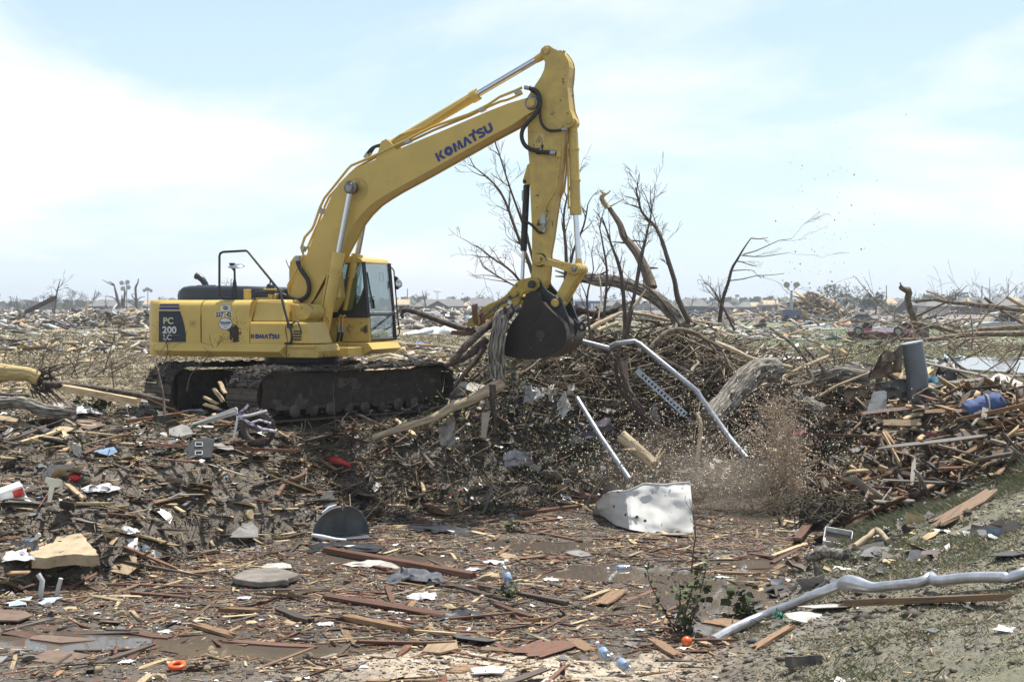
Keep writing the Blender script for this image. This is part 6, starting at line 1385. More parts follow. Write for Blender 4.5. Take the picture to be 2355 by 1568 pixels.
for pts, r0, r1, m, nm, lb in (
 ([(640, 450, 24.2), (720, 370, 24.6), (800, 280, 24.9), (880, 220, 25.2), (960, 215, 25.4)], .205, .23, bark_grey, 'log', 'massive pale trunk curving up out of the splash'),
 ([(1060, 340, 25.0), (1130, 380, 24.7), (1195, 410, 24.5)], .11, .10, bark_grey, 'log', 'straight grey log lying right of the splash towards the pile'),
 ([(670, 85, 26.0), (760, 120, 25.8), (850, 160, 25.6), (1040, 205, 25.4)], .05, .035, bark_pale, 'log', 'straight pale pole sloping down above the massive trunk'),
 ([(220, 180, 24.6), (230, 280, 24.4), (290, 390, 24.1), (390, 480, 23.8), (500, 540, 23.6)], .125, .06, bark_brown, 'tree_stump', 'dark upright stump whose roots sweep down right'),
 ([(1030, 300, 24.8), (1120, 280, 24.9), (1130, 240, 25.0), (1100, 190, 25.1)], .045, .03, bark_tan, 'branch', 'looping branch curling up right of the massive trunk'),
 ([(580, 420, 23.4), (600, 470, 23.3), (595, 560, 23.2), (580, 660, 23.1)], .03, .035, bark_pale, 'branch', 'upright pale stick left of the bent silver pole'),
 ([(220, 530, 23.0), (280, 580, 22.9), (350, 640, 22.8), (380, 670, 22.7)], .11, .085, bark_pale, 'log', 'split fresh log with yellow wood behind the white metal'),
 ([(720, 150, 25.6), (740, 200, 25.5), (790, 250, 25.4)], .035, .025, bark_tan, 'branch', 'short bent branch hanging over the massive trunk'),
 ([(90, 880, 21.2), (60, 850, 21.2), (130, 740, 21.3), (145, 730, 21.3)], .02, .014, bark_dark, 'branch', 'curved dark stick standing beside the white metal'),
 ): limb([at(*dz('V', x, y), Y) for x, y, Y in pts], r0, r1, m, nm, lb, nm.replace('_', ' '), n=12, jit=.1, knots=3)
# --- right-hand foreground logs and the big limbs over the pile
for pts, r0, r1, m, nm, lb in (
 ([(90, 320, 26.4), (250, 290, 26.2), (420, 310, 26.0)], .16, .15, bark_grey, 'log', 'grey log lying level left of the torn metal sheets'),
 ([(680, 590, 23.8), (800, 500, 23.9), (900, 430, 24.0), (1010, 410, 24.2)], .07, .12, bark_brown, 'log', 'dark brown log slanting up right past the grey duct'),
 ([(1110, 440, 24.6), (1220, 435, 24.7), (1345, 430, 24.8)], .12, .12, bark_grey, 'log', 'mossy grey log behind the corrugated sheet'),
 ([(700, 800, 22.4), (830, 700, 22.6), (960, 620, 22.8), (1090, 545, 23.0)], 0.017, 0.009, bark_pale, 'branch', 'long white stick slanting up right across the pile'),
 ([(760, 880, 22.0), (880, 740, 22.3), (970, 640, 22.6), (1060, 580, 22.9)], 0.019, 0.010, bark_pale, 'branch', 'second white stick just below the long white stick'),
 ([(600, 90, 29.5), (760, 88, 29.5), (900, 70, 29.6), (1040, 55, 29.6), (1338, 50, 29.7)], 0.039, 0.060, bark_tan, 'branch', 'lowest long bare limb reaching in from the right edge'),
 ([(700, -10, 30.5), (840, 15, 30.4), (960, 45, 30.4), (1100, 25, 30.3), (1338, 10, 30.2)], 0.028, 0.050, bark_tan, 'branch', 'middle long bare limb reaching in from the right edge'),
 ([(920, 150, 29.0), (980, 100, 29.0), (1040, 70, 29.2)], 0.025, 0.025, bark_tan, 'branch', 'side branch hanging down from the lowest long limb'),
 ([(1000, 190, 29.0), (1080, 150, 29.0), (1150, 90, 29.2)], 0.025, 0.025, bark_tan, 'branch', 'second side branch beneath the lowest long limb'),
 ([(1338, 120, 28.6), (1290, 230, 28.6), (1230, 290, 28.6)], 0.022, 0.010, bark_dark, 'branch', 'drooping twig over the pond at the right edge'),
 ([(880, 170, 28.0), (960, 250, 28.0), (1100, 310, 28.0), (1338, 390, 28.0)], 0.028, 0.025, bark_tan, 'branch', 'long thin branch crossing below the pond'),
 ([(860, 200, 27.4), (940, 280, 27.4), (1080, 340, 27.4), (1338, 300, 27.4)], 0.025, 0.025, bark_brown, 'branch', 'dark thin branch lying along the pond edge'),
 ): limb([at(*dz('W', x, y), Y) for x, y, Y in pts], r0, r1, m, nm, lb, nm.replace('_', ' '), n=10, jit=.1, knots=2)
for pts, r0, r1, m, nm, lb in (
 ([(590, 480, 31.5), (570, 400, 31.5), (545, 330, 31.5), (510, 230, 31.5), (515, 150, 31.5), (490, 145, 31.4), (458, 125, 31.3)], .085, .06, bark_tan, 'dead_tree', 'pale snapped trunk standing right of the overturned red car'),
 ([(560, 225, 31.0), (700, 215, 31.0), (830, 235, 31.0), (1000, 250, 31.0), (1346, 290, 31.0)], 0.028, 0.060, bark_tan, 'branch', 'topmost long bare limb reaching in from the right edge'),
 ([(640, 150, 31.2), (720, 180, 31.2), (780, 210, 31.2)], 0.019, 0.025, bark_pale, 'branch', 'short white broken branch above the topmost limb'),
 ([(520, 375, 30.6), (620, 390, 30.6), (760, 430, 30.6), (900, 455, 30.6)], 0.022, 0.035, bark_tan, 'branch', 'thin bare limb sweeping right from the snapped trunk'),
 ([(560, 340, 30.8), (660, 290, 30.8), (770, 240, 30.8)], 0.028, 0.025, bark_tan, 'branch', 'bare limb slanting up right behind the snapped trunk'),
 ([(1060, 200, 31.4), (1180, 290, 31.4), (1346, 390, 31.4)], 0.033, 0.035, bark_tan, 'branch', 'bare limb crossing the others down to the right'),
 ([(1220, 195, 31.8), (1346, 265, 31.8)], 0.039, 0.040, bark_pale, 'branch', 'pale limb end at the right edge over the houses'),
 ([(250, 445, 30.0), (340, 455, 30.0), (410, 495, 30.0)], 0.017, 0.015, bark_tan, 'branch', 'thin branch in front of the overturned red car'),
 ([(130, 610, 28.0), (280, 560, 28.0), (420, 490, 28.2), (540, 370, 28.4)], 0.014, 0.015, bark_dark, 'branch', 'dark twiggy branch above the torn metal sheets'),
 ): limb([at(*dz('X', x, y), Y) for x, y, Y in pts], r0, r1, m, nm, lb, nm.replace('_', ' '), n=9, jit=.1, knots=2)
t = MB(); eb = empty('brushwood', at(2200, 800, 29.3), 'tangle of bare twigs growing from the long limbs on the right', 'branches')
for k in range(46):
    p = at(rnd.uniform(2040, 2355), rnd.uniform(715, 850), rnd.uniform(28, 31)); twig_tree(t, p - eb.location, Vector((rnd.uniform(-1, 1), rnd.uniform(-.3, .3), rnd.uniform(-.7, .5))), rnd.uniform(.5, 1.3), .018, 2, .5, -.03)
t.obj('twigs', bark_tan, eb)['kind'] = 'stuff'
t = MB(); eb = empty('brushwood', at(1990, 860, 26.5), 'small bare bush standing before the grey log on the right', 'branches')
for k in range(7): twig_tree(t, Vector((rnd.uniform(-.6, .6), rnd.uniform(-.2, .2), -.3)), Vector((rnd.uniform(-.5, .5), 0, 1)), rnd.uniform(.4, .9), .014, 2, .5, .1)
t.obj('twigs', bark_tan, eb)['kind'] = 'stuff'
# more loose branches heaped on the mound
k = 0
while k < 130:
    x, y = rnd.uniform(-.8, 6.2), rnd.uniform(25.2, 29.5)
    if rnd.random() > math.exp(-((x - 2.8) / 2.8) ** 2 - ((y - 27.6) / 2.0) ** 2) * 1.2: continue
    a = rnd.uniform(0, 6.28); ln = rnd.uniform(.7, 2.0); d = Vector((math.cos(a), math.sin(a) * .5, rnd.uniform(-.25, .45))); c = Vector((x, y, gz(x, y) + rnd.uniform(.2, .95)))
    P = [c + d * ln * t_ + Vector((rnd.gauss(0, .06), rnd.gauss(0, .06), .12 * math.sin(t_ * 3) + rnd.gauss(0, .04))) for t_ in (-.5, -.2, .1, .5)]
    r = rnd.choice((.012, .018, .024, .032, .045)) * rnd.uniform(.8, 1.2); m = rnd.choice((bark_tan, bark_light, bark_light, bark_brown, bark_pale, bark_pale, bark_dark)); ln *= 1 + r * 12
    o = limb(P, r, r * .55, m, 'branch', None, 'branch', 'loose branches heaped on the brush mound', n=6, jit=.1, k=3, knots=1)
    o['auto'] = {bark_light: 'light grey', bark_tan: 'tan', bark_brown: 'wet brown', bark_pale: 'pale peeled', bark_dark: 'dark'}[m] + (' thick' if r > .025 else ' thin') + (' long' if ln > 1.4 else ' short') + ' branch'
    k += 1
# --- split trunk and plank at the left edge
sp_ = empty('broken_log', at(40, 905, 24.4), 'broken yellow tree trunk with torn roots at the left edge', 'tree trunk')
P = [at(-60, 850, 24.4), at(0, 856, 24.4), at(60, 860, 24.4), at(90, 872, 24.4)]
bark_limb([p - sp_.location for p in P], .15, .13, pm('split_yellow_wood', (.60, .46, .19), (.34, .24, .10), 6, .7, stretch=(.6, 7, 7), bump=.9, bscale=5, c3=(.16, .11, .07), s3=4, t3=.58), 'wood', None, None, None, .5, sp_, 0)
q = MB()
for k in range(70):
    b_ = at(rnd.uniform(70, 115), rnd.uniform(850, 900), 24.4) - sp_.location; d = Vector((rnd.uniform(.1, 1), rnd.uniform(-.6, .4), rnd.uniform(-.8, .6))); q.tube([b_, b_ + d * .15, b_ + d * rnd.uniform(.25, .5) + Vector((0, 0, -.05))], [.018, .012, .005], 4)
q.obj('torn_roots', bark_brown, sp_)
plank2('cream', at(140, 900, 23.4), at(322, 935, 23.2), .17, 'yellow split log slab lying right of the broken yellow trunk', T=.10, cat='log', name='split_log')
limb([at(100, 882, 23.9), at(200, 890, 23.9), at(300, 905, 23.8), at(390, 925, 23.7)], .06, .045, bark_brown, 'log', 'dark log lying behind the yellow split log slab', 'log', jit=.12)
limb([at(0, 925, 22.6), at(60, 928, 22.6), at(110, 945, 22.4), at(170, 950, 22.3)], .105, .096, bark_grey, 'log', 'grey rotten log at the left edge below the broken trunk', 'log', jit=.16)
sapling([at(375, 915, 24.2), at(368, 860, 24.3), at(386, 812, 24.4), at(378, 775, 24.5)], .014, .005, 'thin bare shoot on the straw left of the far track', ntw=9, tl=.35, depth=1, cat='shoot', name='bare_shoot')
sapling([at(262, 900, 24.4), at(258, 860, 24.5), at(250, 820, 24.6)], .013, .005, 'small bare shoot behind the yellow split log slab', ntw=8, tl=.35, depth=1, cat='shoot', name='bare_shoot')
sapling([at(430, 900, 24.0), at(440, 860, 24.1), at(480, 820, 24.2), at(500, 795, 24.2)], .013, .005, 'leaning bare shoot right of the thin bare shoot', ntw=8, tl=.3, depth=1, cat='shoot', name='bare_shoot')
sapling([at(*dz('R', 310, 1500), 22.6), at(*dz('R', 300, 1330), 22.7), at(*dz('R', 268, 1180), 22.8), at(*dz('R', 245, 1040), 22.9)], .022, .006, 'pale bare shoot standing in front of the far track', bark_tan, ntw=10, tl=.3, depth=1, cat='shoot', name='bare_shoot')
t = MB(); eb = empty('brushwood', at(90, 820, 26.0), 'fan of dry twigs above the broken yellow trunk at left', 'branches')
for k in range(26): twig_tree(t, Vector((rnd.uniform(-1.0, 1.2), rnd.uniform(-.6, .6), -.35)), Vector((rnd.uniform(-.8, 1), rnd.uniform(-.3, .3), rnd.uniform(.1, .7))), rnd.uniform(.5, 1.1), .012, 2, .45, .02)
t.obj('twigs', bark_dark, eb)['kind'] = 'stuff'
for k, (a, b, lb) in enumerate((((615, 1355), (730, 1410), 'lower splintered stake leaning against the near track'), ((690, 1280), (780, 1400), 'upper splintered stake leaning against the near track'), ((610, 1410), (740, 1445), 'lowest flat stake between the two tracks'), ((740, 1235), (785, 1330), 'short pale stake standing highest beside the near track'))):
    plank2('cream', at(*dz('R', *a), 22.0), at(*dz('R', *b), 21.9), .07, lb, T=.03, lift=0, name='stake', cat='stake')
# --- living plants
def leafy(name, base, h, n, label, cat, spread=.3, stems=5, ls=.05, droop=0.0, m=None):
    e = empty(name, base, label, cat); t = MB()
    tips = []
    for k in range(stems):
        p = Vector((rnd.gauss(0, .05), rnd.gauss(0, .05), 0)); d = Vector((rnd.gauss(0, spread), rnd.gauss(0, spread), 1)).normalized(); pts = [p]
        for s in range(5): d = (d + Vector((rnd.gauss(0, .18), rnd.gauss(0, .18), .05 - droop * s * .12))).normalized(); pts.append(pts[-1] + d * h * rnd.uniform(.14, .24))
        t.tube(pts, [.010, .009, .008, .006, .005, .003], 4); tips += pts[1:]
    t.obj('stems', bark_dark, e)
    P = np.array([tuple(rnd.choice(tips) + Vector((rnd.gauss(0, .05), rnd.gauss(0, .05), rnd.gauss(0, .06)))) for _ in range(n)])
    V, F, C_ = scraps(P, nr.uniform(0, 6.3, n), nr.uniform(-1.2, 1.2, n), nr.uniform(ls * .6, ls * 1.3, n), pick([(.06, .085, .03), (.11, .14, .045), (.035, .045, .02), (.09, .07, .04)], [2.5, 1.4, 2.5, 1.6], n, .2), .35)
    o = bpy.data.objects.new('leaves', mesh_np('leaves', V, F, debris_mat, C_)); col.objects.link(o); o.parent = e; o['kind'] = 'stuff'
    return e
leafy('leafy_sapling', gnd(1565, 1458), .74, 230, 'wilted leafy sapling standing in mud left of the orange ball', 'sapling', .12, 7, .05, .10)
leafy('green_plant', gnd(1690, 1420), .28, 110, 'low wilted plant at the puddle edge right of the sapling', 'plant', .5, 5, .06)
sapling([gnd(1590, 1320), gnd(1590, 1320) + Vector((.02, 0, .25)), gnd(1590, 1320) + Vector((.05, 0, .5)), gnd(1590, 1320) + Vector((.03, .05, .72))], .012, .004, 'thin leafless twig standing behind the wilted sapling', ntw=6, tl=.25, depth=1, cat='twig', name='bare_shoot')
leafy('green_plant', gnd(225, 960), .42, 260, 'bright green leafy shoot below the yellow split log slab', 'plant', .5, 8, .06)
leafy('green_plant', gnd(1182, 1222), .12, 60, 'tiny green sprig floating in the middle of the mud', 'plant', .8, 4, .05)
leafy('green_plant', gnd(1130, 1185), .14, 60, 'tiny green sprig behind another sprig near the far bank', 'plant', .8, 4, .05)
leafy('green_plant', gnd(1180, 1372), .12, 60, 'tiny green sprig in front of the upright water bottle', 'plant', .8, 4, .05)
leafy('green_plant', gnd(1960, 1110), .35, 160, 'green weeds in front of the right debris pile', 'plant', .6, 6, .05)
cl_ = empty('root_clump', gnd(1905, 1215), 'dark clump of matted roots and grass left of the right bank', 'root clump'); q = MB()
for k in range(190):
    b_ = Vector((rnd.gauss(0, .38), rnd.gauss(0, .2), rnd.uniform(0, .45))); d = Vector((rnd.uniform(-1, 1), rnd.uniform(-1, 1), rnd.uniform(-.6, .6))) * .22; q.tube([b_ - d, b_ + Vector((0, 0, .05)), b_ + d], [.009, .010, .006], 4)
q.obj('roots', pm('rooty_matter', (.075, .065, .03), (.04, .035, .02), 8, .8), cl_)['kind'] = 'stuff'
q = MB(); q.ball((0, 0, .12), .38, 9, (1.1, .6, .75)); v2 = [(x + rnd.gauss(0, .03), y + rnd.gauss(0, .03), z + rnd.gauss(0, .03)) for x, y, z in q.v]; q.v = v2; q.obj('soil', mud_dark, cl_)

# ================================================================ stones and slabs
def rock(seed, n=7):
    r = random.Random(seed); q = MB(); q.ball((0, 0, 0), .5, n, (1, .8, .62))
    dirs = [(Vector((r.gauss(0, 1), r.gauss(0, 1), r.gauss(0, 1))).normalized(), r.uniform(.16, .36)) for _ in range(13)]
    out = []
    for p in q.v:
        p = Vector(p)
        for d, c in dirs:
            e = p.dot(d) - c
            if e > 0: p -= d * e * .96
        out.append(tuple(p + Vector((r.gauss(0, .012), r.gauss(0, .012), r.gauss(0, .012)))))
    q.v = out; return q
ROCKS = {m.name: [rock(s).mesh('stone', m, 40) for s in range(4)] for m in (stone_tan, stone_grey)}
def stone(p, s, m, label=None, group=None, sq=1.0):
    o = link('stone', rnd.choice(ROCKS[m.name]), None, (p[0], p[1], p[2] + s * .16), (rnd.uniform(-.3, .3), rnd.uniform(-.3, .3), rnd.uniform(0, 6.3)), (s * rnd.uniform(.9, 1.3), s, s * sq))
    return tag(o, label, 'stone', group)
for z_, x_, y_, s, m, lb in (('BL', 830, 940, .26, stone_tan, 'rounded tan rock left of the short broad dark red board'), ('BL', 530, 975, .27, stone_tan, 'pale flat rock left of the rounded tan rock'), ('BL', 710, 1020, .33, stone_grey, 'grey brown muddy rock below the rounded tan rock'),
        ('BL', 190, 1080, .42, stone_grey, 'largest muddy rock at the lower left corner'), ('BL', 1080, 1200, .34, stone_tan, 'tan rock at the bottom edge left of the sunken red board'), ('BL', 730, 870, .11, stone_grey, 'little brown stone above the rounded tan rock'),
        ('BL', 1550, 300, .22, stone_grey, 'brown stone on the bank left of the dark curved shell'), ('BL', 45, 310, .30, stone_tan, 'pale stone at the left edge above the sandstone slab'), ('BL', 125, 325, .2, stone_grey, 'dark stone beside the pale stone at the left edge'),
        ('BL', 1440, 1040, .26, stone_tan, 'cluster stone of yellow sandstone near the orange ring'), ('BM', 920, 870, .28, stone_tan, 'white crusted flat stone amid the foreground boards'), ('BM', 730, 880, .2, stone_tan, 'yellow stone left of the white crusted stone'), ('BM', 640, 850, .22, stone_grey, 'dark yellow stone at the end of the split tan beam'),
        ('BM', 1530, 770, .18, stone_tan, 'pale stone by itself on open mud right of the batten'), ('BM', 830, 730, .38, stone_tan, 'orange stained flat stone in the middle foreground'), ('BM', 1100, 535, .55, stone_tan, 'wide pale stone at the end of the huge beam'), ('BM', 1800, 320, .18, stone_tan, 'pale stone in front of the white metal'),
        ('BR', 430, 410, .22, stone_tan, 'cut pale block near the round puddle'), ('BR', 600, 345, .2, stone_tan, 'pale block right of the appliance sheet'), ('BR', 525, 355, .18, stone_tan, 'brown block left of the pale block'), ('BR', 620, 380, .16, stone_tan, 'little pale stone below the pale block'),
        ('BR', 965, 425, .18, stone_tan, 'upright pale block at the foot of the right bank')):
    stone(gz_(z_, x_, y_) - Vector((0, 0, s * .12)), s * .72, m, lb, sq=.62)
k = 0
while k < 60:
    x, y = rnd.uniform(-7, 4.2), rnd.uniform(12, 22); d = float(pit_dist(np.array([x]), np.array([y]))[0])
    if d > -.1 or not notpale(x, y): continue
    m = rnd.choice((stone_tan, stone_tan, stone_grey)); s = rnd.uniform(.05, .14)
    o = stone((x, y, gz(x, y)), s, m, None, 'small stones strewn over the muddy hollow'); o['auto'] = ('pale tan' if m is stone_tan else 'grey brown') + (' small' if s > .095 else ' tiny') + ' stone'; k += 1
def slab(name, pts, t, m, label, tiltz=0):
    """a flat broken slab: outline on the ground, thickness, ragged edge"""
    P = [gnd(*p) for p in pts]; c = sum(P, Vector()) / len(P); zt = max(p.z for p in P); q = MB(); ol = []
    for i, p in enumerate(P):
        n_ = P[(i + 1) % len(P)]
        for t_ in (0, .25, .5, .75): v = p.lerp(n_, t_); ol.append((v.x + rnd.gauss(0, .02), v.y + rnd.gauss(0, .02)))
    q.prism(ol, zt + .02, zt + .02 + t, 'z'); return tag(q.obj(name, m, None, None, .015, 2), label, name.replace('_', ' '))
g = []
for i in range(14):
    t = i / 13; row = []
    for j in range(9):
        u = j / 8; px = (60 + 132 * t) * (1 - u) + (74 + 156 * t) * u + rnd.gauss(0, 1.2); py = (1268 - 20 * t) * (1 - u) + (1306 - 8 * t + 2.5 * math.sin(t * 9)) * u
        row.append(at(px, py, 17.35 - .75 * u) + Vector((0, 0, .012 * float(fbm(np.array([t * 6.]), np.array([u * 4.]), 1., 3, 5)[0]))))
    g.append(row)
q = MB(); q.sheet([r_[::-1] for r_ in g][::1], -.13); tag(q.obj('stone_slab', pm('tan_slab_stone', (.50, .41, .27), (.36, .28, .175), 5, .85, bump=.5, bscale=14, c3=(.15, .10, .07), s3=5, t3=.60), None, 35), 'large tan sandstone slab overhanging the mud shelf on the left', 'stone slab')
slab('asphalt_slab', [(535, 1345), (560, 1328), (640, 1322), (685, 1338), (660, 1352), (590, 1358)], .07, stone_grey, 'dark flat asphalt slab lying in the mud')
slab('roof_sheet', [(175, 975), (215, 968), (245, 988), (200, 998)], .02, pm('brown_sheet', (.17, .115, .09), (.12, .085, .07), 6, .8), 'brown flat sheet on the left bank below the bright shoot')
slab('blue_board', [(15, 1392), (50, 1383), (72, 1378), (60, 1396), (20, 1400)], .012, pm('pale_blue_board', (.42, .52, .60), (.3, .36, .4), 6, .6), 'pale blue flat board half under mud at the left')
slab('blue_board', [(90, 1392), (105, 1383), (142, 1378), (128, 1390), (100, 1398)], .012, pm('pale_blue_board_too', (.42, .52, .60), (.3, .36, .4), 6, .6), 'pale blue board right of another behind the bent legs')
slab('white_board', [(1085, 1545), (1130, 1540), (1165, 1545), (1160, 1556), (1090, 1558)], .012, white_enamel, 'white wet board at the end of the orange brown board')

# ================================================================ single objects in the mud
# crumpled white appliance shell
base = gnd(1480, 1226); by = base.y
ap = empty('appliance_shell', base, 'crumpled white appliance shell lying on its side at the pool edge', 'appliance')
def ap_pt(px, py, back=0.0): v = at(px, py, by + back); return v - ap.location
nu, nv = 34, 22
grid = []
Ltop = [(1372, 1160), (1398, 1132), (1440, 1130), (1485, 1113), (1530, 1116), (1588, 1110)]; Lbot = [(1385, 1185), (1415, 1206), (1450, 1218), (1490, 1226), (1540, 1230), (1595, 1228)]
def pl_(Ps, t): t *= len(Ps) - 1; i = min(int(t), len(Ps) - 2); f = t - i; return (Ps[i][0] * (1 - f) + Ps[i + 1][0] * f, Ps[i][1] * (1 - f) + Ps[i + 1][1] * f)
for i in range(nu):
    t = i / (nu - 1); a, b = pl_(Ltop, t), pl_(Lbot, t); row = []
    for j in range(nv):
        s = j / (nv - 1); px, py = a[0] * (1 - s) + b[0] * s, a[1] * (1 - s) + b[1] * s
        bk_ = .52 * (1 - s) + ((.75 + .55 * s) * max(0, .40 - t) / .40 if t < .40 else 0)
        v = ap_pt(px, py, bk_); nz = float(fbm(np.array([t * 5.]), np.array([s * 3.]), 1.0, 4, 91)[0])
        crease = abs(((t * 2.3 + s * .9) % 1) - .5) * .10 + abs(((t * 1.1 - s * 1.6) % 1) - .5) * .08
        v.y += nz * .09 + crease * .7; row.append(v)
    grid.append(row)
q = MB(); q.sheet(grid, .006); q.obj('front_panel', white_enamel, ap, 25)
q = MB(); g2 = []
for i in range(nu):
    row = []; p = grid[i][0]
    for j in range(8): s = j / 7; row.append(p + Vector((.04 * math.sin(i * .7 + j), .62 * s, -.06 * s - .35 * s * s + .03 * math.sin(i * 1.3) * s)))
    g2.append(row)
q.sheet(g2, .006); q.obj('top_panel', white_enamel, ap, 25)
q = MB(); g2 = []
for i in range(12):
    row = []
    for j in range(10): s = j / 9; p = grid[0][int((nv - 1) * i / 11)]; row.append(p + Vector((.35 * s, .5 * s, -.15 * s + .02 * math.sin(i + j * 2))))
    g2.append(row)
q.sheet(g2, .006); q.obj('side_panel', white_enamel, ap, 25)
q = MB(); q.sheet([[p + Vector((.002 * j, .62 * j / 6, -.10 * j / 6)) for j in range(7)] for p in [grid[-1][k] for k in range(0, nv, 3)]], .006); q.obj('end_panel', white_enamel, ap, 25)
q = MB(); q.tube([grid[i][0] + Vector((0, -.006, .008)) for i in range(0, nu)], .012, 6); q.obj('rolled_edge', white_enamel, ap, 60)
for i, j in ((12, 13), (16, 14), (19, 16), (8, 9)):
    p = grid[i][j]; q = MB(); q.prism([(p.x - .03, p.z), (p.x, p.z - .02), (p.x + .03, p.z + .01), (p.x, p.z + .03)], p.y - .02, p.y - .012); q.obj('puncture', black_paint, ap)
# dark curved shell
b0 = gnd(785, 1238); ds = empty('curved_shell', b0, 'dark grey curved plastic shell with a white rim lying open', 'plastic shell', rz=R(22)); ds.scale = (.84, .9, .88)
g2 = [[Vector((.52 * math.cos(u) * math.sin(w), -.22 + .40 * math.sin(u) * math.sin(w) * .9 + .1, .50 * math.cos(w) + .04 * math.sin(3 * u))) for w in [R(4 + 86 * j / 9) for j in range(10)]] for u in [R(20 + 150 * i / 17) for i in range(18)]]
q = MB(); q.sheet(g2, .012); q.obj('shell', pm('grey_plastic', (.17, .18, .18), (.10, .105, .11), 4, .5, bump=.05), ds, 50)
q = MB(); q.tube([Vector((-.53, -.10, .10)), Vector((-.40, -.26, .09)), Vector((-.2, -.36, .05)), Vector((-.02, -.34, .03))], [.03, .035, .03, .02], 8); q.obj('rim', paper_white, ds, 60)
q = MB(); q.tube([Vector((-.32, .06, .42)), Vector((-.18, .10, .50)), Vector((-.05, .12, .53))], [.012, .02, .012], 8); q.obj('rim', paper_white, ds, 60)
q = MB(); q.prism([(-.45, -.28), (.40, -.30), (.48, .05), (-.48, .1)], .01, .04, 'z'); q.obj('floor_plate', pm('grey_plastic_floor', (.10, .12, .14), (.07, .08, .09), 5, .45), ds, None, .01)
# orange ring and ball, red lens
q = MB(); p = gnd(407, 1543)
N, M_ = 28, 12; vs = [((.062 + .024 * math.cos(2 * math.pi * j / M_)) * math.cos(2 * math.pi * i / N), (.062 + .024 * math.cos(2 * math.pi * j / M_)) * math.sin(2 * math.pi * i / N), .022 * math.sin(2 * math.pi * j / M_)) for i in range(N) for j in range(M_)]
q._add(vs, [(i * M_ + j, ((i + 1) % N) * M_ + j, ((i + 1) % N) * M_ + (j + 1) % M_, i * M_ + (j + 1) % M_) for i in range(N) for j in range(M_)])
o = q.obj('toy_ring', orange_pl, None, 80); o.location = p + Vector((0, 0, .03)); o.rotation_euler = (R(10), 0, 0); tag(o, 'bright orange plastic ring lying on wet mud near the bottom edge', 'ring')
q = MB(); p = gnd(1579, 1486); q.ball((0, 0, .045), .052, 12); o = tag(q.obj('toy_ball', orange_pl, None, 80, base=False), 'small bright orange ball resting below the leafy sapling', 'ball'); o.location = p
p = gnd(778, 1080); q = MB(); q.tube([(-.19, 0, .04), (-.17, 0, .055), (0, .01, .06), (.16, .0, .035), (.20, 0, .02)], [.01, .05, .065, .05, .015], 12); o = tag(q.obj('light_lens', red_pl, None, 60, base=False), 'glossy red car light lens on the bank below the tracks', 'light lens'); o.location = p + Vector((0, 0, .06)); o.rotation_euler = (0, R(12), R(-10))
p = gz_('ML', 505, 720); q = MB(); q.ball((0, 0, .04), .062, 8, (1.5, .9, .8)); o = tag(q.obj('red_bottle', red_pl, None, 60, base=False), 'round red plastic container lying on the left bank', 'container'); o.location = p
p = gz_('ML', 570, 740); q = MB(); q.ball((0, 0, .05), .08, 7, (1.2, .9, .8)); o = tag(q.obj('green_cloth', pm('dark_green_cloth', (.04, .07, .05), (.08, .04, .03), 15, .9), None, 60, base=False), 'dark green rag right next to the red container', 'rag'); o.location = p
# knobbly tyre and purple bicycle frame
p = at(592, 992, 21.6); ty = empty('bicycle_wheel', p, 'knobbly bicycle tyre half buried in front of the near track', 'tyre'); q = MB(); N, M_ = 40, 10
vs = [((.235 + .05 * math.cos(2 * math.pi * j / M_)) * math.cos(2 * math.pi * i / N), .05 * math.sin(2 * math.pi * j / M_), (.235 + .05 * math.cos(2 * math.pi * j / M_)) * math.sin(2 * math.pi * i / N) + .06) for i in range(N) for j in range(M_)]
q._add(vs, [(i * M_ + j, i * M_ + (j + 1) % M_, ((i + 1) % N) * M_ + (j + 1) % M_, ((i + 1) % N) * M_ + j) for i in range(N) for j in range(M_)]); to_ = q.obj('tyre', pm('dusty_rubber', (.06, .055, .05), (.10, .09, .08), 9, .85), ty, 60)
for i in range(30):
    a = 2 * math.pi * i / 30
    for s in (-1, 1):
        q = MB(); q.box((0, 0, 0), (.022, .04, .03)); o = q.obj('tread_block', rubber, to_); o.location = (.288 * math.cos(a), .022 * s, .288 * math.sin(a) + .06); o.rotation_euler = (0, -a, R(20 * s))
ty.rotation_euler = (R(10), 0, R(-15))
bf = empty('child_bicycle', p + Vector((.02, -.2, .02)), 'bent purple and white child bicycle frame beside the knobbly tyre', 'bicycle'); pur = pm('purple_paint', (.16, .06, .26), (.6, .58, .62), 14, .4, contrast=(.45, .55))
for pts, r, nm, m in (([(-.28, 0, .25), (-.1, 0, .12), (.10, 0, .03), (.3, 0, .0)], .022, 'frame_tube', pur), ([(-.28, 0, .25), (-.15, 0, .36), (-.12, 0, .40)], .02, 'frame_tube', pur), ([(-.28, 0, .22), (-.30, -.05, .05), (-.34, -.05, -.12)], .018, 'fork', paper_white), ([(-.30, 0, .22), (-.1, .0, .24), (.16, 0, .31)], .02, 'white_tube', paper_white), ([(-.1, 0, .12), (.05, 0, .17), (.22, 0, .12)], .018, 'frame_tube', pur)):
    q = MB(); q.tube(pts, r, 8); q.obj(nm, m, bf, 60)
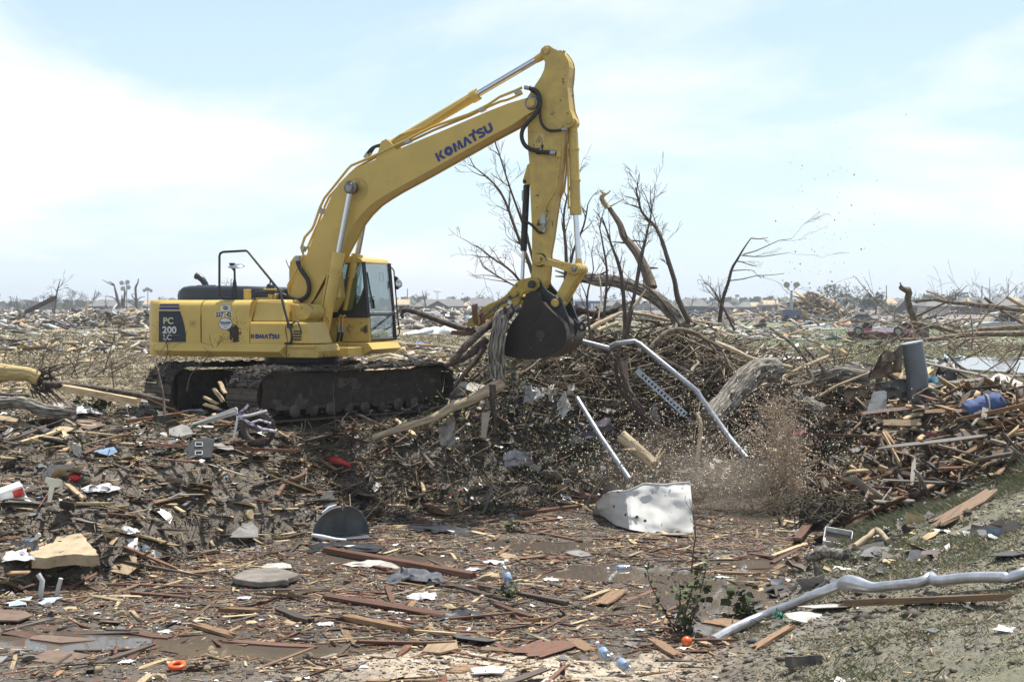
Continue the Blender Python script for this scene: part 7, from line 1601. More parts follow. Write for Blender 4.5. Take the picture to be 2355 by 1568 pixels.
# white siding strip, dark plate, T-shaped post, carton, cloths
p = gnd(492, 985); q = MB(); q.prism([(-.37, 0), (.37, .22), (.37, .30), (.34, .33), (-.42, .05)], -.03, .03); q.box((0, -.02, .16), (.7, .1, .02), Matrix.Rotation(R(-17), 3, 'Y')); o = tag(q.obj('siding_strip', white_enamel, None, None, .006, base=False), 'white folded siding strip slanting up right on the left bank', 'siding'); o.location = p
p = gnd(460, 1055); dp = empty('plastic_board', p, 'dark plastic panel with two pale slots leaning on the bank', 'panel'); q = MB(); q.prism([(-.2, 0), (.16, 0), (.2, .30), (.1, .34), (-.12, .30), (-.24, .12)], -.02, .02); q.obj('panel', pm('charcoal_plastic', (.035, .036, .04), (.06, .06, .062), 8, .6), dp, None, .01)
for xa, za in ((-.02, .22), (-.02, .08)):
    q = MB()
    for a, b in (((-.05, -.03), (.05, -.03)), ((.05, -.03), (.05, .03)), ((.05, .03), (-.05, .03)), ((-.05, .03), (-.05, -.03))): q.tube([(xa + a[0], -.026, za + a[1]), (xa + b[0], -.026, za + b[1])], .007, 4)
    q.obj('slot', decal_white, dp)
dp.rotation_euler = (R(-35), 0, R(10))
p = gz_('ML', 330, 865); q = MB(); q.prism([(-.03, 0), (.03, 0), (.035, .28), (.13, .30), (.14, .42), (-.14, .45), (-.15, .36), (-.06, .30)], -.02, .02); o = tag(q.obj('stake_post', pm('cream_paint', (.62, .58, .46), (.5, .46, .35), 6, .6), None, None, .005, base=False), 'cream T shaped stake stuck upright in the left bank', 'stake'); o.location = p; o.rotation_euler = (R(-22), R(6), 0); o.scale = (.75, .75, .75)
p = gz_('ML', 80, 830); q = MB(); q.box((0, 0, .08), (.32, .2, .16)); o = tag(q.obj('carton', paper_white, None, None, .02, base=False), 'crushed white and red carton at the left edge', 'carton'); o.location = p; o.rotation_euler = (.2, -.3, .5); q = MB(); q.box((.08, -.001, .08), (.13, .203, .10)); q.obj('red_label', red_pl, o)
def rag(name, p, s, m, label, cat, seed, hgt=.4, el=1.5):
    q = MB(); g = []; N = 12
    for i in range(N):
        row = []
        for j in range(N):
            u, v = i / (N - 1) - .5, j / (N - 1) - .5; r_ = max(0, 1 - 3.2 * (u * u + v * v)); nz = float(fbm(np.array([u * 6 + seed]), np.array([v * 6.]), 1.0, 3, seed)[0])
            n2 = float(fbm(np.array([u * 3 + seed * 1.7]), np.array([v * 3. + 9]), 1.0, 3, seed + 7)[0]); row.append(Vector((u * s * el * (1 + .7 * n2) + nz * .2 * s, v * s * (1 + .9 * nz) + n2 * .15 * s, s * hgt * (r_ * (.35 + .9 * abs(nz)) ) + .02)))
        g.append(row)
    q.sheet(g, .006); o = tag(q.obj(name, m, None, 40, base=False), label, cat); o.location = p; o.rotation_euler = (0, 0, rnd.uniform(-.6, .6)); return o
cl_grey = pm('muddy_blue_cloth', (.05, .06, .08), (.16, .16, .17), 12, .9); pale_cloth = pm('pale_cloth', (.50, .48, .44), (.34, .31, .28), 9, .9)
rag('clothes_bundle', gz_('BM', 590, 545), .38, cl_grey, 'bundle of muddy dark blue clothes in front of the huge beam', 'clothes', 3, .5, 1.7)
rag('boot', gz_('BM', 735, 585), .14, rubber, 'dark muddy boot at the right end of the clothes bundle', 'boot', 5, .9, 1.2)
rag('torn_cloth', gz_('BM', 370, 445), .28, pale_cloth, 'torn pale cloth draped over the huge red brown beam', 'cloth', 6, .3, 2.4)
rag('plastic_bag', gz_('BM', 660, 665), 0.19, paper_white, 'small white crumpled bag below the clothes bundle', 'bag', 7, .5)
rag('plastic_bag', gz_('ML', 570, 265), 0.37, paper_white, 'large white bag on the left bank near the grey rotten log', 'bag', 8, .5)
rag('plastic_bag', gz_('ML', 660, 790), 0.34, paper_white, 'white patterned bag between boards on the left bank', 'bag', 9, .4)
rag('plastic_bag', gz_('ML', 450, 250), 0.24, paper_white, 'white bag left of the large white bag on the bank', 'bag', 10, .5)
rag('plastic_bag', gz_('BL', 860, 225), 0.20, paper_white, 'white bag lying above the long cream board', 'bag', 11, .5)
rag('plastic_bag', gz_('BL', 110, 410), 0.31, paper_white, 'white crumpled bag left of the sandstone slab', 'bag', 12, .5)
rag('black_bag', gz_('BM', 800, 215), .42, pm('black_bag', (.012, .012, .015), (.03, .03, .035), 9, .4), 'torn black plastic bag stretched along the far side of the pool', 'bag', 13, .25, 2.2)
rag('black_bag', gz_('BL', 2280, 330), .5, pm('black_bag_two', (.012, .012, .015), (.03, .03, .035), 9, .4), 'black plastic tangle below the dark curved shell', 'bag', 14, .2, 2)
rag('black_plastic', gz_('BM', 920, 790), .26, black_paint, 'torn piece of black plastic among the middle foreground boards', 'plastic', 15, .35, 1.6)
for z_, x_, y_, s, lb in (('BL', 1640, 670, .22, 'pinkish white chunk of foam on grey mud'), ('BM', 1520, 545, .26, 'flat white board piece on the open mud'), ('BM', 1130, 425, .38, 'long white foam strip in the far pool'), ('BM', 1000, 475, .3, 'white foam lump beside the wide pale stone'), ('BM', 500, 770, .14, 'small pink and white scrap on the broad red board'),
        ('BR', 445, 495, .24, 'white plastic plate lying by the round puddle'), ('BL', 1120, 895, .22, 'white broken tile left of the short broad dark red board'), ('BL', 2190, 845, .24, 'white ribbed strip left of the split tan beam'), ('BM', 2120, 885, .14, 'little white lump at the foot of the leafy sapling'), ('BL', 850, 1100, .2, 'pale blue carton flap left of the orange ring')):
    rag('foam_piece', gz_(z_, x_, y_), s * .48, paper_white, lb, 'foam', int(x_), .18, 1.3)
# bottles
def bottle(p, rot, label, s=1.0):
    e = empty('water_bottle', p, label, 'bottle', 'empty water bottles in the mud'); e.rotation_euler = rot; e.scale = (s, s, s)
    q = MB(); q.lathe([(.028, 0), (.033, .008), (.031, .03), (.033, .05), (.031, .07), (.033, .09), (.033, .14), (.026, .165), (.013, .19), (.013, .20)], n=16); q.obj('bottle_body', clear_plastic, e, 60)
    q = MB(); q.lathe([(.015, .198), (.015, .216), (.012, .218)], n=14); q.obj('bottle_cap', paper_white, e, 50)
    q = MB(); q.lathe([(.0335, .06), (.0340, .061), (.0340, .115), (.0335, .116)], n=16); q.obj('bottle_label', pm('bottle_label', (.10, .22, .42), (.5, .55, .6), 20, .5), e, 60); return e
bottle(gz_('BM', 1250, 605) + Vector((0, 0, .03)), (R(-32), R(-22), 0), 'water bottle standing tilted in front of the slim dark beams', 1.5)
bottle(gz_('BM', 2060, 480) + Vector((0, 0, .04)), (R(90), 0, R(-80)), 'water bottle lying flat in the far puddle', 1.45)
bottle(gz_('BM', 1910, 1115) + Vector((0, 0, .05)), (R(70), 0, R(200)), 'upper water bottle lying near the bottom edge', 1.35)
bottle(gz_('BM', 2060, 1190) + Vector((0, 0, .05)), (R(72), 0, R(215)), 'lower water bottle cut off by the bottom edge', 1.4)
# tubs, blue bundle, ducts, torn metal
p = gz_('BR', 1180, 290); tb_ = empty('plastic_tub', p, 'shallow white rectangular tub tipped up beside the root clump', 'tub'); q = MB(); W_, D_, H_ = .36, .26, .09
q.box((0, 0, .006), (W_, D_, .012)); q.box((-W_ / 2, 0, H_ / 2), (.012, D_, H_)); q.box((W_ / 2, 0, H_ / 2), (.012, D_, H_)); q.box((0, -D_ / 2, H_ / 2 + .001), (W_ - .013, .012, H_)); q.box((0, D_ / 2, H_ / 2 + .001), (W_ - .013, .012, H_)); q.obj('tub', paper_white, tb_, None, .004)
q = MB(); q.box((0, 0, .02), (W_ - .05, D_ - .05, .012)); q.obj('dirty_water', w_mat, tb_); tb_.rotation_euler = (R(38), R(8), R(-15)); tb_.location.z += .08
bb_p = at(2262, 1030, 22.6); bbl = empty('fabric_bundle', bb_p, 'blue rolled fabric bundle tied with cord on the debris pile', 'fabric bundle'); q = MB()
ax = [Vector((-.28, 0, -.06)), Vector((-.24, 0, -.04)), Vector((-.1, 0, .02)), Vector((.1, 0, .08)), Vector((.24, 0, .13)), Vector((.32, 0, .17))]; q.tube(smooth(ax, 3), [.10, .15, .18, .165, .18, .185, .15, .175, .155, .17, .16, .18, .14, .15, .10, .04], 20, jit=.13); q.obj('bundle', pm('blue_fabric', (.08, .12, .26), (.045, .07, .17), 6, .8, bump=.4, bscale=8), bbl, 60)
q = MB(); q.tube([Vector((.02, -.02 + .2 * math.cos(R(a)), .055 + .2 * math.sin(R(a)))) for a in range(0, 361, 20)], .012, 6); q.obj('cord', pale_cloth, bbl)
q = MB(); q.prism([(-.22, -.10), (-.10, -.06), (-.10, .02), (-.22, -.03)], -.188, -.18); q.obj('white_print', decal_white, bbl)
bbl.location.z = max(bbl.location.z, gz(bb_p.x, bb_p.y) + .2)
du = empty('metal_duct', at(2100, 940, 24.2), 'tall grey metal duct standing upright in the debris pile', 'duct'); q = MB(); a, b = at(2098, 790, 24.2) - du.location, Vector((.09, 0, 0)); q.tube([b + Vector((.05, 0, -.25)), b, b.lerp(a, .5) + Vector((.03, 0, 0)), a], [.175, .178, .182, .18], 28); q.obj('duct', pm('duct_metal', (.15, .165, .19), (.12, .135, .15), 3, .38, .6, c3=(.09, .075, .06), s3=8, t3=.66), du, 40)
q = MB(); q.tube([a + Vector((0, 0, .001)), a + Vector((-.005, 0, .025))], [.186, .186], 28); q.obj('rim', galv, du, 40)
def torn(name, corners, Y, label, m, amp=.07, seed=1):
    A_, B_, C_, D_ = [at(*dz('W', *c[:2]), Y + (c[2] if len(c) > 2 else 0)) for c in corners]; g = []; N = 14
    for i in range(N):
        t = i / (N - 1); row = []
        for j in range(N):
            s = j / (N - 1); v = (A_ * (1 - s) + B_ * s) * (1 - t) + (D_ * (1 - s) + C_ * s) * t; nz = float(fbm(np.array([t * 3 + seed]), np.array([s * 3.]), 1., 3, seed)[0])
            v = v + Vector((nz * amp * .5, nz * amp * 1.6 + amp * math.sin(s * 5 + t * 2), nz * amp)); row.append(v)
        g.append(row)
    q = MB(); q.sheet(g, .006); return tag(q.obj(name, m, None, 30), label, name.replace('_', ' '))
rusty = pm('rusty_sheet', (.20, .15, .10), (.10, .075, .055), 6, .6, .35, c3=(.34, .33, .31), s3=4, t3=.56)
torn('metal_sheet', [(470, 200), (610, 105, .2), (610, 300, .3), (400, 320, .1)], 24.4, 'torn rusty metal sheet leaning on the tall grey duct', rusty, .09, 2)
torn('metal_sheet', [(262, 370), (440, 345), (460, 410), (280, 460)], 24.3, 'flat torn metal strip pointing left from the duct', rusty, .07, 3)
torn('metal_sheet', [(440, 340), (640, 310), (655, 430), (520, 430)], 24.5, 'grey bent sheet filling the gap left of the duct', pm('grey_bent_sheet', (.13, .13, .12), (.07, .065, .06), 5, .6), .06, 4)
torn('white_board', [(440, 400), (515, 395), (520, 510), (400, 520)], 24.0, 'dirty white board standing left of the grey duct', white_enamel, .03, 5)
torn('tarpaulin', [(750, 320), (840, 305), (850, 330), (755, 440)], 24.6, 'bright teal tarp lying right of the grey duct', pm('teal_tarp', (.17, .38, .46), (.10, .26, .33), 6, .6), .08, 6)
torn('tarpaulin', [(830, 260), (930, 285), (935, 400), (800, 400)], 24.8, 'black tarp humped beside the teal tarp', black_paint, .10, 7)
torn('tarpaulin', [(1060, 375), (1160, 385), (1165, 410), (1060, 400)], 25.4, 'strip of teal tarp farther right above the corrugated sheet', pm('teal_tarp_strip', (.17, .38, .46), (.10, .26, .33), 6, .6), .05, 8)
torn('plastic_sheet', [(860, 185), (960, 170), (1000, 205), (880, 215)], 44, 'pale blue plastic sheet at the near edge of the pond', pm('pale_blue_plastic', (.55, .64, .74), (.45, .52, .6), 5, .5), .15, 9)
torn('pink_cloth', [(750, 655), (840, 640), (885, 680), (770, 668)], 22.7, 'bright pink cloth lying on the debris pile', pm('pink_cloth', (.62, .08, .32), (.5, .06, .26), 8, .8), .03, 10)
torn('metal_sheet', [(1090, 500), (1150, 450), (1290, 560), (1180, 600)], 23.4, 'shiny corrugated metal sheet above the blue bundle', galv, .02, 11)
for k in range(5):
    a_, b_ = at(*dz('W', 1098 + 24 * k, 495 - 4 * k + 14 * (k % 2)), 23.34), at(*dz('W', 1180 + 28 * k, 590 - 8 * k), 23.34)
    q = MB(); q.tube([a_, b_], .022, 6); q.obj('ridge', galv, bpy.data.objects[[o.name for o in bpy.data.objects if o.get('label', '').startswith('shiny corrugated')][0]], 60, off=[o for o in bpy.data.objects if o.get('label', '').startswith('shiny corrugated')][0].location)
torn('red_cloth', [(-60, 620), (60, 640), (50, 660), (-60, 650)], 23.6, 'dark red cloth lying behind the splash on the pile', pm('dark_red_cloth', (.22, .02, .04), (.16, .02, .03), 8, .8), .04, 12)
def torn2(name, z, corners, Y, label, m, amp=.06, seed=1):
    old = ZO['W']; ZO['W'] = ZO[z]
    o = torn(name, corners, Y, label, m, amp, seed); ZO['W'] = old; return o
torn2('metal_sheet', 'Q', [(790, 400), (835, 315), (895, 430), (800, 470)], 24.0, 'bright crumpled white metal standing below the bucket', white_enamel, .09, 14)
torn2('metal_sheet', 'Q', [(580, 290), (650, 300), (715, 350), (590, 390)], 24.4, 'crumpled grey white metal left of the bright crumpled metal', pm('grey_white_metal', (.42, .42, .42), (.3, .3, .29), 6, .5, .2), .10, 15)
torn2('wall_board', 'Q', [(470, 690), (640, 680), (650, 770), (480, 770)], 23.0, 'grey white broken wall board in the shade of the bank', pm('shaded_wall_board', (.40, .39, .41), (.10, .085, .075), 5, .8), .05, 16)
torn2('wall_board', 'Q', [(90, 500), (180, 470), (170, 660), (75, 640)], 22.9, 'tall dirty white sheet hanging below the pale branch', pm('dirty_white_sheet', (.42, .40, .37), (.14, .12, .10), 5, .8), .06, 17)
torn2('wall_board', 'Q', [(340, 450), (390, 445), (365, 600), (335, 595)], 22.9, 'short tan white board hanging under the pale branch', pm('tan_white_board', (.44, .38, .30), (.3, .25, .19), 5, .8), .01, 18)
torn2('slate_cloth', 'Q', [(910, 500), (1100, 490), (1140, 560), (900, 590)], 23.8, 'grey violet fabric spread over the bank right of the crumpled metal', pm('grey_violet_cloth', (.12, .105, .13), (.07, .06, .07), 7, .9), .10, 19)
torn2('white_plastic', 'TR', [(650, 1290), (740, 1260), (790, 1310), (680, 1330)], 29.5, 'white plastic snagged beneath the fallen trunk', paper_white, .1, 20)
# bent poles
def pole(name, pts, r, m, label, n=14):
    q = MB(); q.tube(pts, r, n); return tag(q.obj(name, m, None, 40), label, 'pole')
pole('bent_pole', [at(*dz('V', x, y), Y) for x, y, Y in ((30, 78, 24.8), (165, 112, 24.6), (172, 100, 24.6), (200, 88, 24.5), (285, 78, 24.5), (310, 92, 24.4), (585, 318, 23.8), (600, 345, 23.8), (740, 540, 23.3), (820, 635, 23.0))], .046, galv, 'long bent silver pole coming down right from behind the bucket')
pole('metal_tube', [at(*dz('V', x, y), Y) for x, y, Y in ((10, 350, 23.6), (120, 530, 22.9), (260, 735, 22.3))], .042, galv, 'straight silver tube leaning below the bucket')
q = MB(); a_, b_ = at(*dz('V', 295, 215), 24.3), at(*dz('V', 530, 430), 23.9); d = (b_ - a_).normalized(); u = d.cross(Vector((0, 1, 0))).normalized()
ps = empty('perforated_strip', a_, 'perforated metal strip slanting through the brush', 'metal strip'); q = MB(); q._add([(-u * .05), (u * .05), (b_ - a_) + u * .05, (b_ - a_) - u * .05, (-u * .05) + Vector((0, .01, 0)), (u * .05) + Vector((0, .01, 0)), (b_ - a_) + u * .05 + Vector((0, .01, 0)), (b_ - a_) - u * .05 + Vector((0, .01, 0))], [(0, 1, 2, 3), (7, 6, 5, 4), (0, 4, 5, 1), (1, 5, 6, 2), (2, 6, 7, 3), (3, 7, 4, 0)]); q.obj('strip', galv, ps)
for k in range(14): c = d * (.15 + k * (b_ - a_).length / 15.5); q = MB(); q.cyl(c + Vector((0, -.004, 0)), c + Vector((0, -.001, 0)), .026, n=12); q.obj('hole', decal_black, ps)
pts = [gz_('BR', x, y) + Vector((0, 0, h_)) for x, y, h_ in ((395, 905, .03), (500, 855, .05), (700, 770, .06), (900, 705, .08), (1050, 665, .12), (1180, 640, .16), (1260, 632, .18), (1390, 640, .14), (1480, 620, .12), (1700, 600, .12), (1770, 570, .14), (1800, 590, .12), (2000, 575, .12), (2220, 560, .10), (2260, 555, .08), (2355, 530, .1), (2420, 505, .1))]
sp__ = smooth(pts, 3); n_ = len(sp__)
def prf(i):
    t = i / (n_ - 1); b = .050
    b += .030 * math.exp(-((t - .375) / .045) ** 2) - .010 * math.exp(-((t - .63) / .02) ** 2) + .008 * math.exp(-((t - .66) / .015) ** 2) - .016 * math.exp(-((t - .87) / .012) ** 2); return b
q = MB(); q.tube(sp__, [prf(i) for i in range(n_)], 18, jit=.035)
lp = tag(q.obj('bent_pole', pm('brushed_pole_metal', (.58, .59, .62), (.42, .43, .45), 7, .36, .75, c3=(.14, .11, .085), s3=7, t3=.655, bump=.06, bscale=22), None, 50), 'long dented silver pole lying across the grassy bank', 'pole')
rag('green_strap', gz_('BR', 815, 790) + Vector((0, 0, .06)), .14, pm('green_strap', (.05, .20, .14), (.04, .14, .1), 9, .6), 'green strap caught round the long dented pole', 'strap', 21, .8, .8)
p = gz_('BR', 970, 1060); te = empty('tyre_tread', p, 'black cracked tyre tread lying on the grassy bank', 'tyre tread'); q = MB(); q.prism([(.17 * math.cos(R(a)), .17 * math.sin(R(a)) * .5) for a in range(0, 181, 15)] + [(.12 * math.cos(R(a)), .12 * math.sin(R(a)) * .4) for a in range(180, -1, -15)], -.06, .06, 'z'); o = q.obj('tread', bpy.data.materials['dusty_rubber'], te); te.location.z += .06
for k in range(13): a = R(k * 15); q = MB(); q.box((.178 * math.cos(a), .09 * math.sin(a), 0), (.018, .02, .11)); q.obj('tread_block', bpy.data.materials['dusty_rubber'], te)
te.rotation_euler = (R(-20), 0, R(10)); te.scale = (.85, .85, .7)
# bent white legs, twigs on the shelf
for pts, r, lb in (([(255, 495), (285, 540), (270, 655)], .032, 'left bent white metal leg sticking up from the mud shelf'), ([(410, 525), (395, 580), (378, 645)], .026, 'right straight white metal leg on the mud shelf'), ([(265, 222), (225, 280), (190, 330)], .022, 'white metal strip leaning behind the sandstone slab')):
    Y = gz_('BL', *pts[-1]).y; pole('metal_strip', [at(*dz('BL', x, y), Y) for x, y in pts], r, white_enamel, lb, 6)
limb([gz_('BR', 1000, 400) + Vector((0, 0, .06)), gz_('BR', 1100, 390) + Vector((0, 0, .12)), gz_('BR', 1240, 392) + Vector((0, 0, .08))], .075, .065, bark_grey, 'log', 'short mossy log at the foot of the right bank', 'log', n=12, jit=.14)
limb([gz_('BR', 1290, 320) + Vector((0, 0, .05)), gz_('BR', 1380, 275) + Vector((0, 0, .1)), gz_('BR', 1430, 245) + Vector((0, 0, .12)), gz_('BR', 1500, 290) + Vector((0, 0, .06))], .045, .03, bark_pale, 'branch', 'peeled golden branch bent over right of the white tub', 'branch', n=10)
limb([gz_('MR', 1480, 715) + Vector((0, 0, .06)), gz_('MR', 1600, 670) + Vector((0, 0, .15)), gz_('MR', 1780, 620) + Vector((0, 0, .2))], .07, .06, bark_brown, 'log', 'dark log lying behind the white tub on the bank', 'log', n=10, jit=.12)
limb([gz_('ML', 1860, 830) + Vector((0, 0, .02)), gz_('ML', 1930, 750) + Vector((0, 0, .08)), gz_('ML', 2020, 730) + Vector((0, 0, .10)), gz_('ML', 2060, 690) + Vector((0, 0, .12))], .04, .025, pm('reddish_root', (.20, .10, .065), (.13, .07, .05), 6, .7), 'root', 'crooked reddish root on the left bank below the long dark beam', 'root', n=8)
# ================================================================ background: trees, houses, cars, lamps, tower
far_bark = pm('far_bark', (.11, .095, .085), (.16, .14, .125), 3, .85)
far_leaf = [pm('far_leaves', (.085, .115, .06), (.13, .15, .085), 1.2, .8), pm('far_grey_leaves', (.16, .175, .13), (.12, .135, .095), 1.2, .8)]
def G(px, py, Y, zadd=0.0):
    x = (px - 1177.5) / FPX * Y; return Vector((x, Y, gz(x, Y) + zadd))
def far_tree(px, Y, top_py, w, label, kind='bare', group='trees along the far field', leaf=0, base=None):
    b = G(px, 0, Y); h = at(px, top_py, Y).z - b.z; e = empty('bare_tree' if kind == 'bare' else 'leafy_tree', b, label, 'tree', group)
    t = MB(); t.tube([(0, 0, -.3), (w * .02, 0, h * .3), (w * .04, 0, h * .45)], [h * .035, h * .025, h * .02], 6); t.obj('trunk', far_bark, e)
    c = MB(); tips = []
    def rec(p, d, ln, r, dep):
        q = p + d * ln; c.tube([p, p + d * ln * .5 + Vector((rnd.gauss(0, .04), 0, rnd.gauss(0, .03))) * ln, q], [r, r * .8, r * .55], 3, cap=False); tips.append(q)
        if dep:
            for _ in range(rnd.randint(2, 4)): rec(q, (d + Vector((rnd.gauss(0, .5), rnd.gauss(0, .5), rnd.uniform(-.1, .45)))).normalized(), ln * rnd.uniform(.6, .85), r * .62, dep - 1)
    ml = h * .26
    for k in range(9):
        s = Vector((rnd.gauss(0, .75) * w / h * 1.1, rnd.gauss(0, .35), rnd.uniform(.5, 1.0))).normalized(); rec(Vector((w * .03, 0, h * rnd.uniform(.10, .42))), s, ml * rnd.uniform(.6, 1.0), h * .014, 3)
    c.obj('crown', far_bark, e)
    if kind != 'bare':
        n = 420 if kind == 'leafy' else 170; P = np.array([tuple(rnd.choice(tips)) for _ in range(n)]) + nr.normal(0, h * .07, (n, 3)); P[:, 2] = np.clip(P[:, 2] - nr.random(n) * h * .18, h * .1, h)
        V, F, C_ = scraps(P, nr.uniform(0, 6.3, n), nr.uniform(-1.3, 1.3, n), nr.uniform(h * .03, h * .085, n), np.ones((n, 3)) * nr.uniform(.7, 1.2, (n, 1)), .5)
        o = bpy.data.objects.new('foliage', mesh_np('foliage', V, F, far_leaf[leaf], C_)); col.objects.link(o); o.parent = e; o['kind'] = 'stuff'
    return e
far_tree(1915, 330, 640, 14, 'bushy grey green tree right of the big lamp mast', 'thin', leaf=1); far_tree(1950, 340, 650, 10, 'thin tree standing right next to the bushy grey tree', 'thin', leaf=1); far_tree(1868, 350, 662, 9, 'low bushy tree left of the bushy grey tree', 'thin', leaf=1)
far_tree(2013, 300, 662, 9, 'round leafy tree left of the pale houses on the right', 'leafy', leaf=0); far_tree(2265, 340, 640, 16, 'bare spreading tree above the right hand houses', 'bare'); far_tree(2325, 360, 646, 14, 'bare tree at the right edge above the houses', 'bare')
far_tree(2140, 420, 664, 9, 'green tree between the snapped trunk and the houses', 'leafy'); far_tree(2190, 420, 660, 8, 'dark green tree right of the snapped trunk', 'leafy'); far_tree(2115, 430, 668, 8, 'small green tree hidden by the snapped trunk', 'leafy')
far_tree(968, 460, 668, 8, 'bare rounded tree left of the water tower', 'bare'); far_tree(1088, 440, 664, 7, 'tall thin leafy tree behind the grey roofs', 'thin', leaf=1); far_tree(1112, 450, 676, 9, 'low leafy tree right of the tall thin one', 'leafy', leaf=1); far_tree(1146, 460, 668, 7, 'bare tree left of the bucket above the roofs', 'bare')
for i, (px, tp, w, kd, lb) in enumerate(((20, 676, 8, 'bare', 'bare tree at the far left edge'), (52, 690, 10, 'leafy', 'low green tree behind the tilted beam'), (88, 672, 9, 'bare', 'bare tree left of the green grove'), (112, 674, 10, 'leafy', 'left tree of the green grove'), (140, 677, 10, 'thin', 'right tree of the green grove'), (165, 664, 9, 'bare', 'bare tree right of the green grove'),
        (205, 664, 10, 'bare', 'wide bare tree behind the left grey roof'), (30, 688, 9, 'leafy', 'low green tree at the far left edge'), (345, 684, 8, 'thin', 'thin green tree behind the four headed lamp'), (365, 676, 9, 'thin', 'green tree just left of the counterweight'), (395, 680, 8, 'leafy', 'green tree peeking over the engine hood left end'), (300, 684, 7, 'thin', 'low tree between the dead trunks'))):
    far_tree(px, 480 + 12 * (i % 3), tp, w, lb, kd, leaf=1 if i % 2 else 0)
far_tree(1402, 470, 672, 6, 'thin tree behind the saplings right of the bucket', 'thin', leaf=1); far_tree(1640, 440, 686, 8, 'low bare tree above the rooftops right of the mound', 'bare')
# small storm-broken trees scattered over the wreckage towards the horizon: one of each kind, then copies
protos = []
for pi in range(3):
    e = empty('broken_tree', (0, 0, 0), 'small leafless broken tree standing in the far wreckage', 'tree', 'small broken trees in the far wreckage'); q = MB(); q.tube([(0, 0, -.2), (.1, 0, 1.6), (.25 * (pi - 1), 0, 3.2), (.5 * (pi - 1), .1, 4.4)], [.16, .13, .09, .04], 6, jit=.1); q.obj('trunk', far_bark, e); q = MB()
    for k in range(7): twig_tree(q, Vector((.2 * (pi - 1), 0, rnd.uniform(1.2, 3.6))), Vector((rnd.uniform(-1, 1), rnd.uniform(-1, 1), rnd.uniform(.1, 1))), rnd.uniform(.8, 1.7), .05, 2, .6, .05, minr=.015)
    q.obj('limbs', far_bark, e)['kind'] = 'stuff'; protos.append(e)
for k in range(24):
    o = protos[k] if k < 3 else copy_tree(protos[k % 3]); Y_ = rnd.uniform(200, 420); b = G(rnd.uniform(5, 2350), 0, Y_); s_ = rnd.uniform(.6, 1.25); o.location = b; o.scale = (s_, s_, s_ * rnd.uniform(.8, 1.2)); o.rotation_euler = (0, rnd.uniform(-.25, .25), rnd.uniform(0, 6.3))
# a far belt of woods
x, y = rect(5200, 0, 1, 0, 1); y = 620 + 500 * nr.random(len(x)); x = (nr.random(len(x)) - .5) * .8 * y; n = len(x)
k = np.abs(x / y * FPX + 1177.5 - 1006) > 26; x, y = x[k], y[k]; n = len(x)
hh_ = 3.2 + 2.6 * fbm(x * .01, y * 0 + 1, 1.0, 4, 88) + 1.5 * fbm(x * .06, y * .0, 1.0, 2, 90)
P = np.stack([x, y, H(x, y) + np.clip(hh_, 1, 7) * nr.random(n) ** .7], 1)
stuff('distant_woods', [scraps(P, nr.uniform(0, 6.3, n), nr.uniform(-1.3, 1.3, n), nr.uniform(1.5, 4, n), pick([(.12, .135, .10), (.15, .16, .125), (.14, .125, .11)], [2, 2, 1], n, .15), .5)], pm('distant_leaves', (1, 1, 1), (.8, .8, .8), 1, .9, vattr=True))
# dead trunks and masts on the left
def dead(px, Y, pts, r, label):
    P = [at(a, b, Y) for a, b in pts[0]]; e = empty('dead_tree', P[0], label, 'tree'); q = MB(); q.tube([p - P[0] for p in smooth(P, 3)], [r * (1 - .75 * i / (3 * (len(P) - 1))) for i in range(3 * (len(P) - 1) + 1)], 7, jit=.1); q.obj('trunk', bark_dark, e)
    q = MB()
    for br in pts[1:]: B_ = [at(a, b, Y) - P[0] for a, b in br]; q.tube(smooth(B_, 3), [r * .45 * (1 - .8 * i / (3 * (len(B_) - 1))) for i in range(3 * (len(B_) - 1) + 1)], 5)
    if q.v: q.obj('limbs', bark_dark, e)
h1 = lambda x, y: dz('H1', x, y)
dead(280, 300, [[h1(1815, 560), h1(1790, 460), h1(1750, 300), h1(1735, 230)], [h1(1740, 240), h1(1650, 200), h1(1548, 145)], [h1(1735, 225), h1(1690, 190), h1(1645, 172)], [h1(1810, 510), h1(1740, 430), h1(1640, 400), h1(1575, 405)]], .42, 'large dead forked tree left of the lamp mast behind the wreckage')
dead(300, 300, [[h1(1870, 555), h1(1885, 450), h1(1895, 340), h1(1888, 245)], [h1(1893, 380), h1(1920, 340), h1(1938, 318)]], .36, 'dead upright trunk just left of the lamp mast'); dead(295, 301, [[h1(1853, 540), h1(1852, 450), h1(1855, 380)]], .3, 'short dead stub between two dead trunks')
dead(315, 300, [[h1(2072, 600), h1(2068, 450), h1(2058, 280), h1(2090, 200), h1(2105, 130)], [h1(2068, 480), h1(2000, 380), h1(2045, 360)], [h1(2070, 480), h1(2130, 420), h1(2205, 405)]], .36, 'tall dead trunk with a bent top right of the lamp mast')
def mast(name, px, Y, base_py, top_py, heads, label, r=.12, hr=.5):
    b, t_ = at(px, base_py, Y), at(px, top_py, Y); e = empty(name, b, label, 'lamp'); q = MB(); q.tube([(0, 0, 0), t_ - b], [r, r * .7], 8); q.obj('pole', grey_metal, e, 60)
    q = MB(); q.tube([Vector(((heads[0][0]) * hr * 1.2, 0, (t_ - b).z - .1)), Vector((heads[-1][0] * hr * 1.2, 0, (t_ - b).z - .1))], r * .5, 6); q.obj('crossarm', grey_metal, e)
    for hx, hz in heads: q = MB(); q.lathe([(hr * .3, .25 * hr), (hr * .8, .1 * hr), (hr * .85, -.3 * hr), (hr * .5, -.4 * hr)], (0, 0, 0), 12, 'y'); o = q.obj('lamp_head', grey_metal, e, 50); o.location = (hx * hr * 1.2, 0, (t_ - b).z + hz * hr)
mast('stadium_lamp', 291, 290, 712, 652, ((-1.4, .2), (-1.1, -1.9), (.4, .5), (.7, -1.4)), 'leaning lamp mast with four round heads between dead trunks', .14, .55)
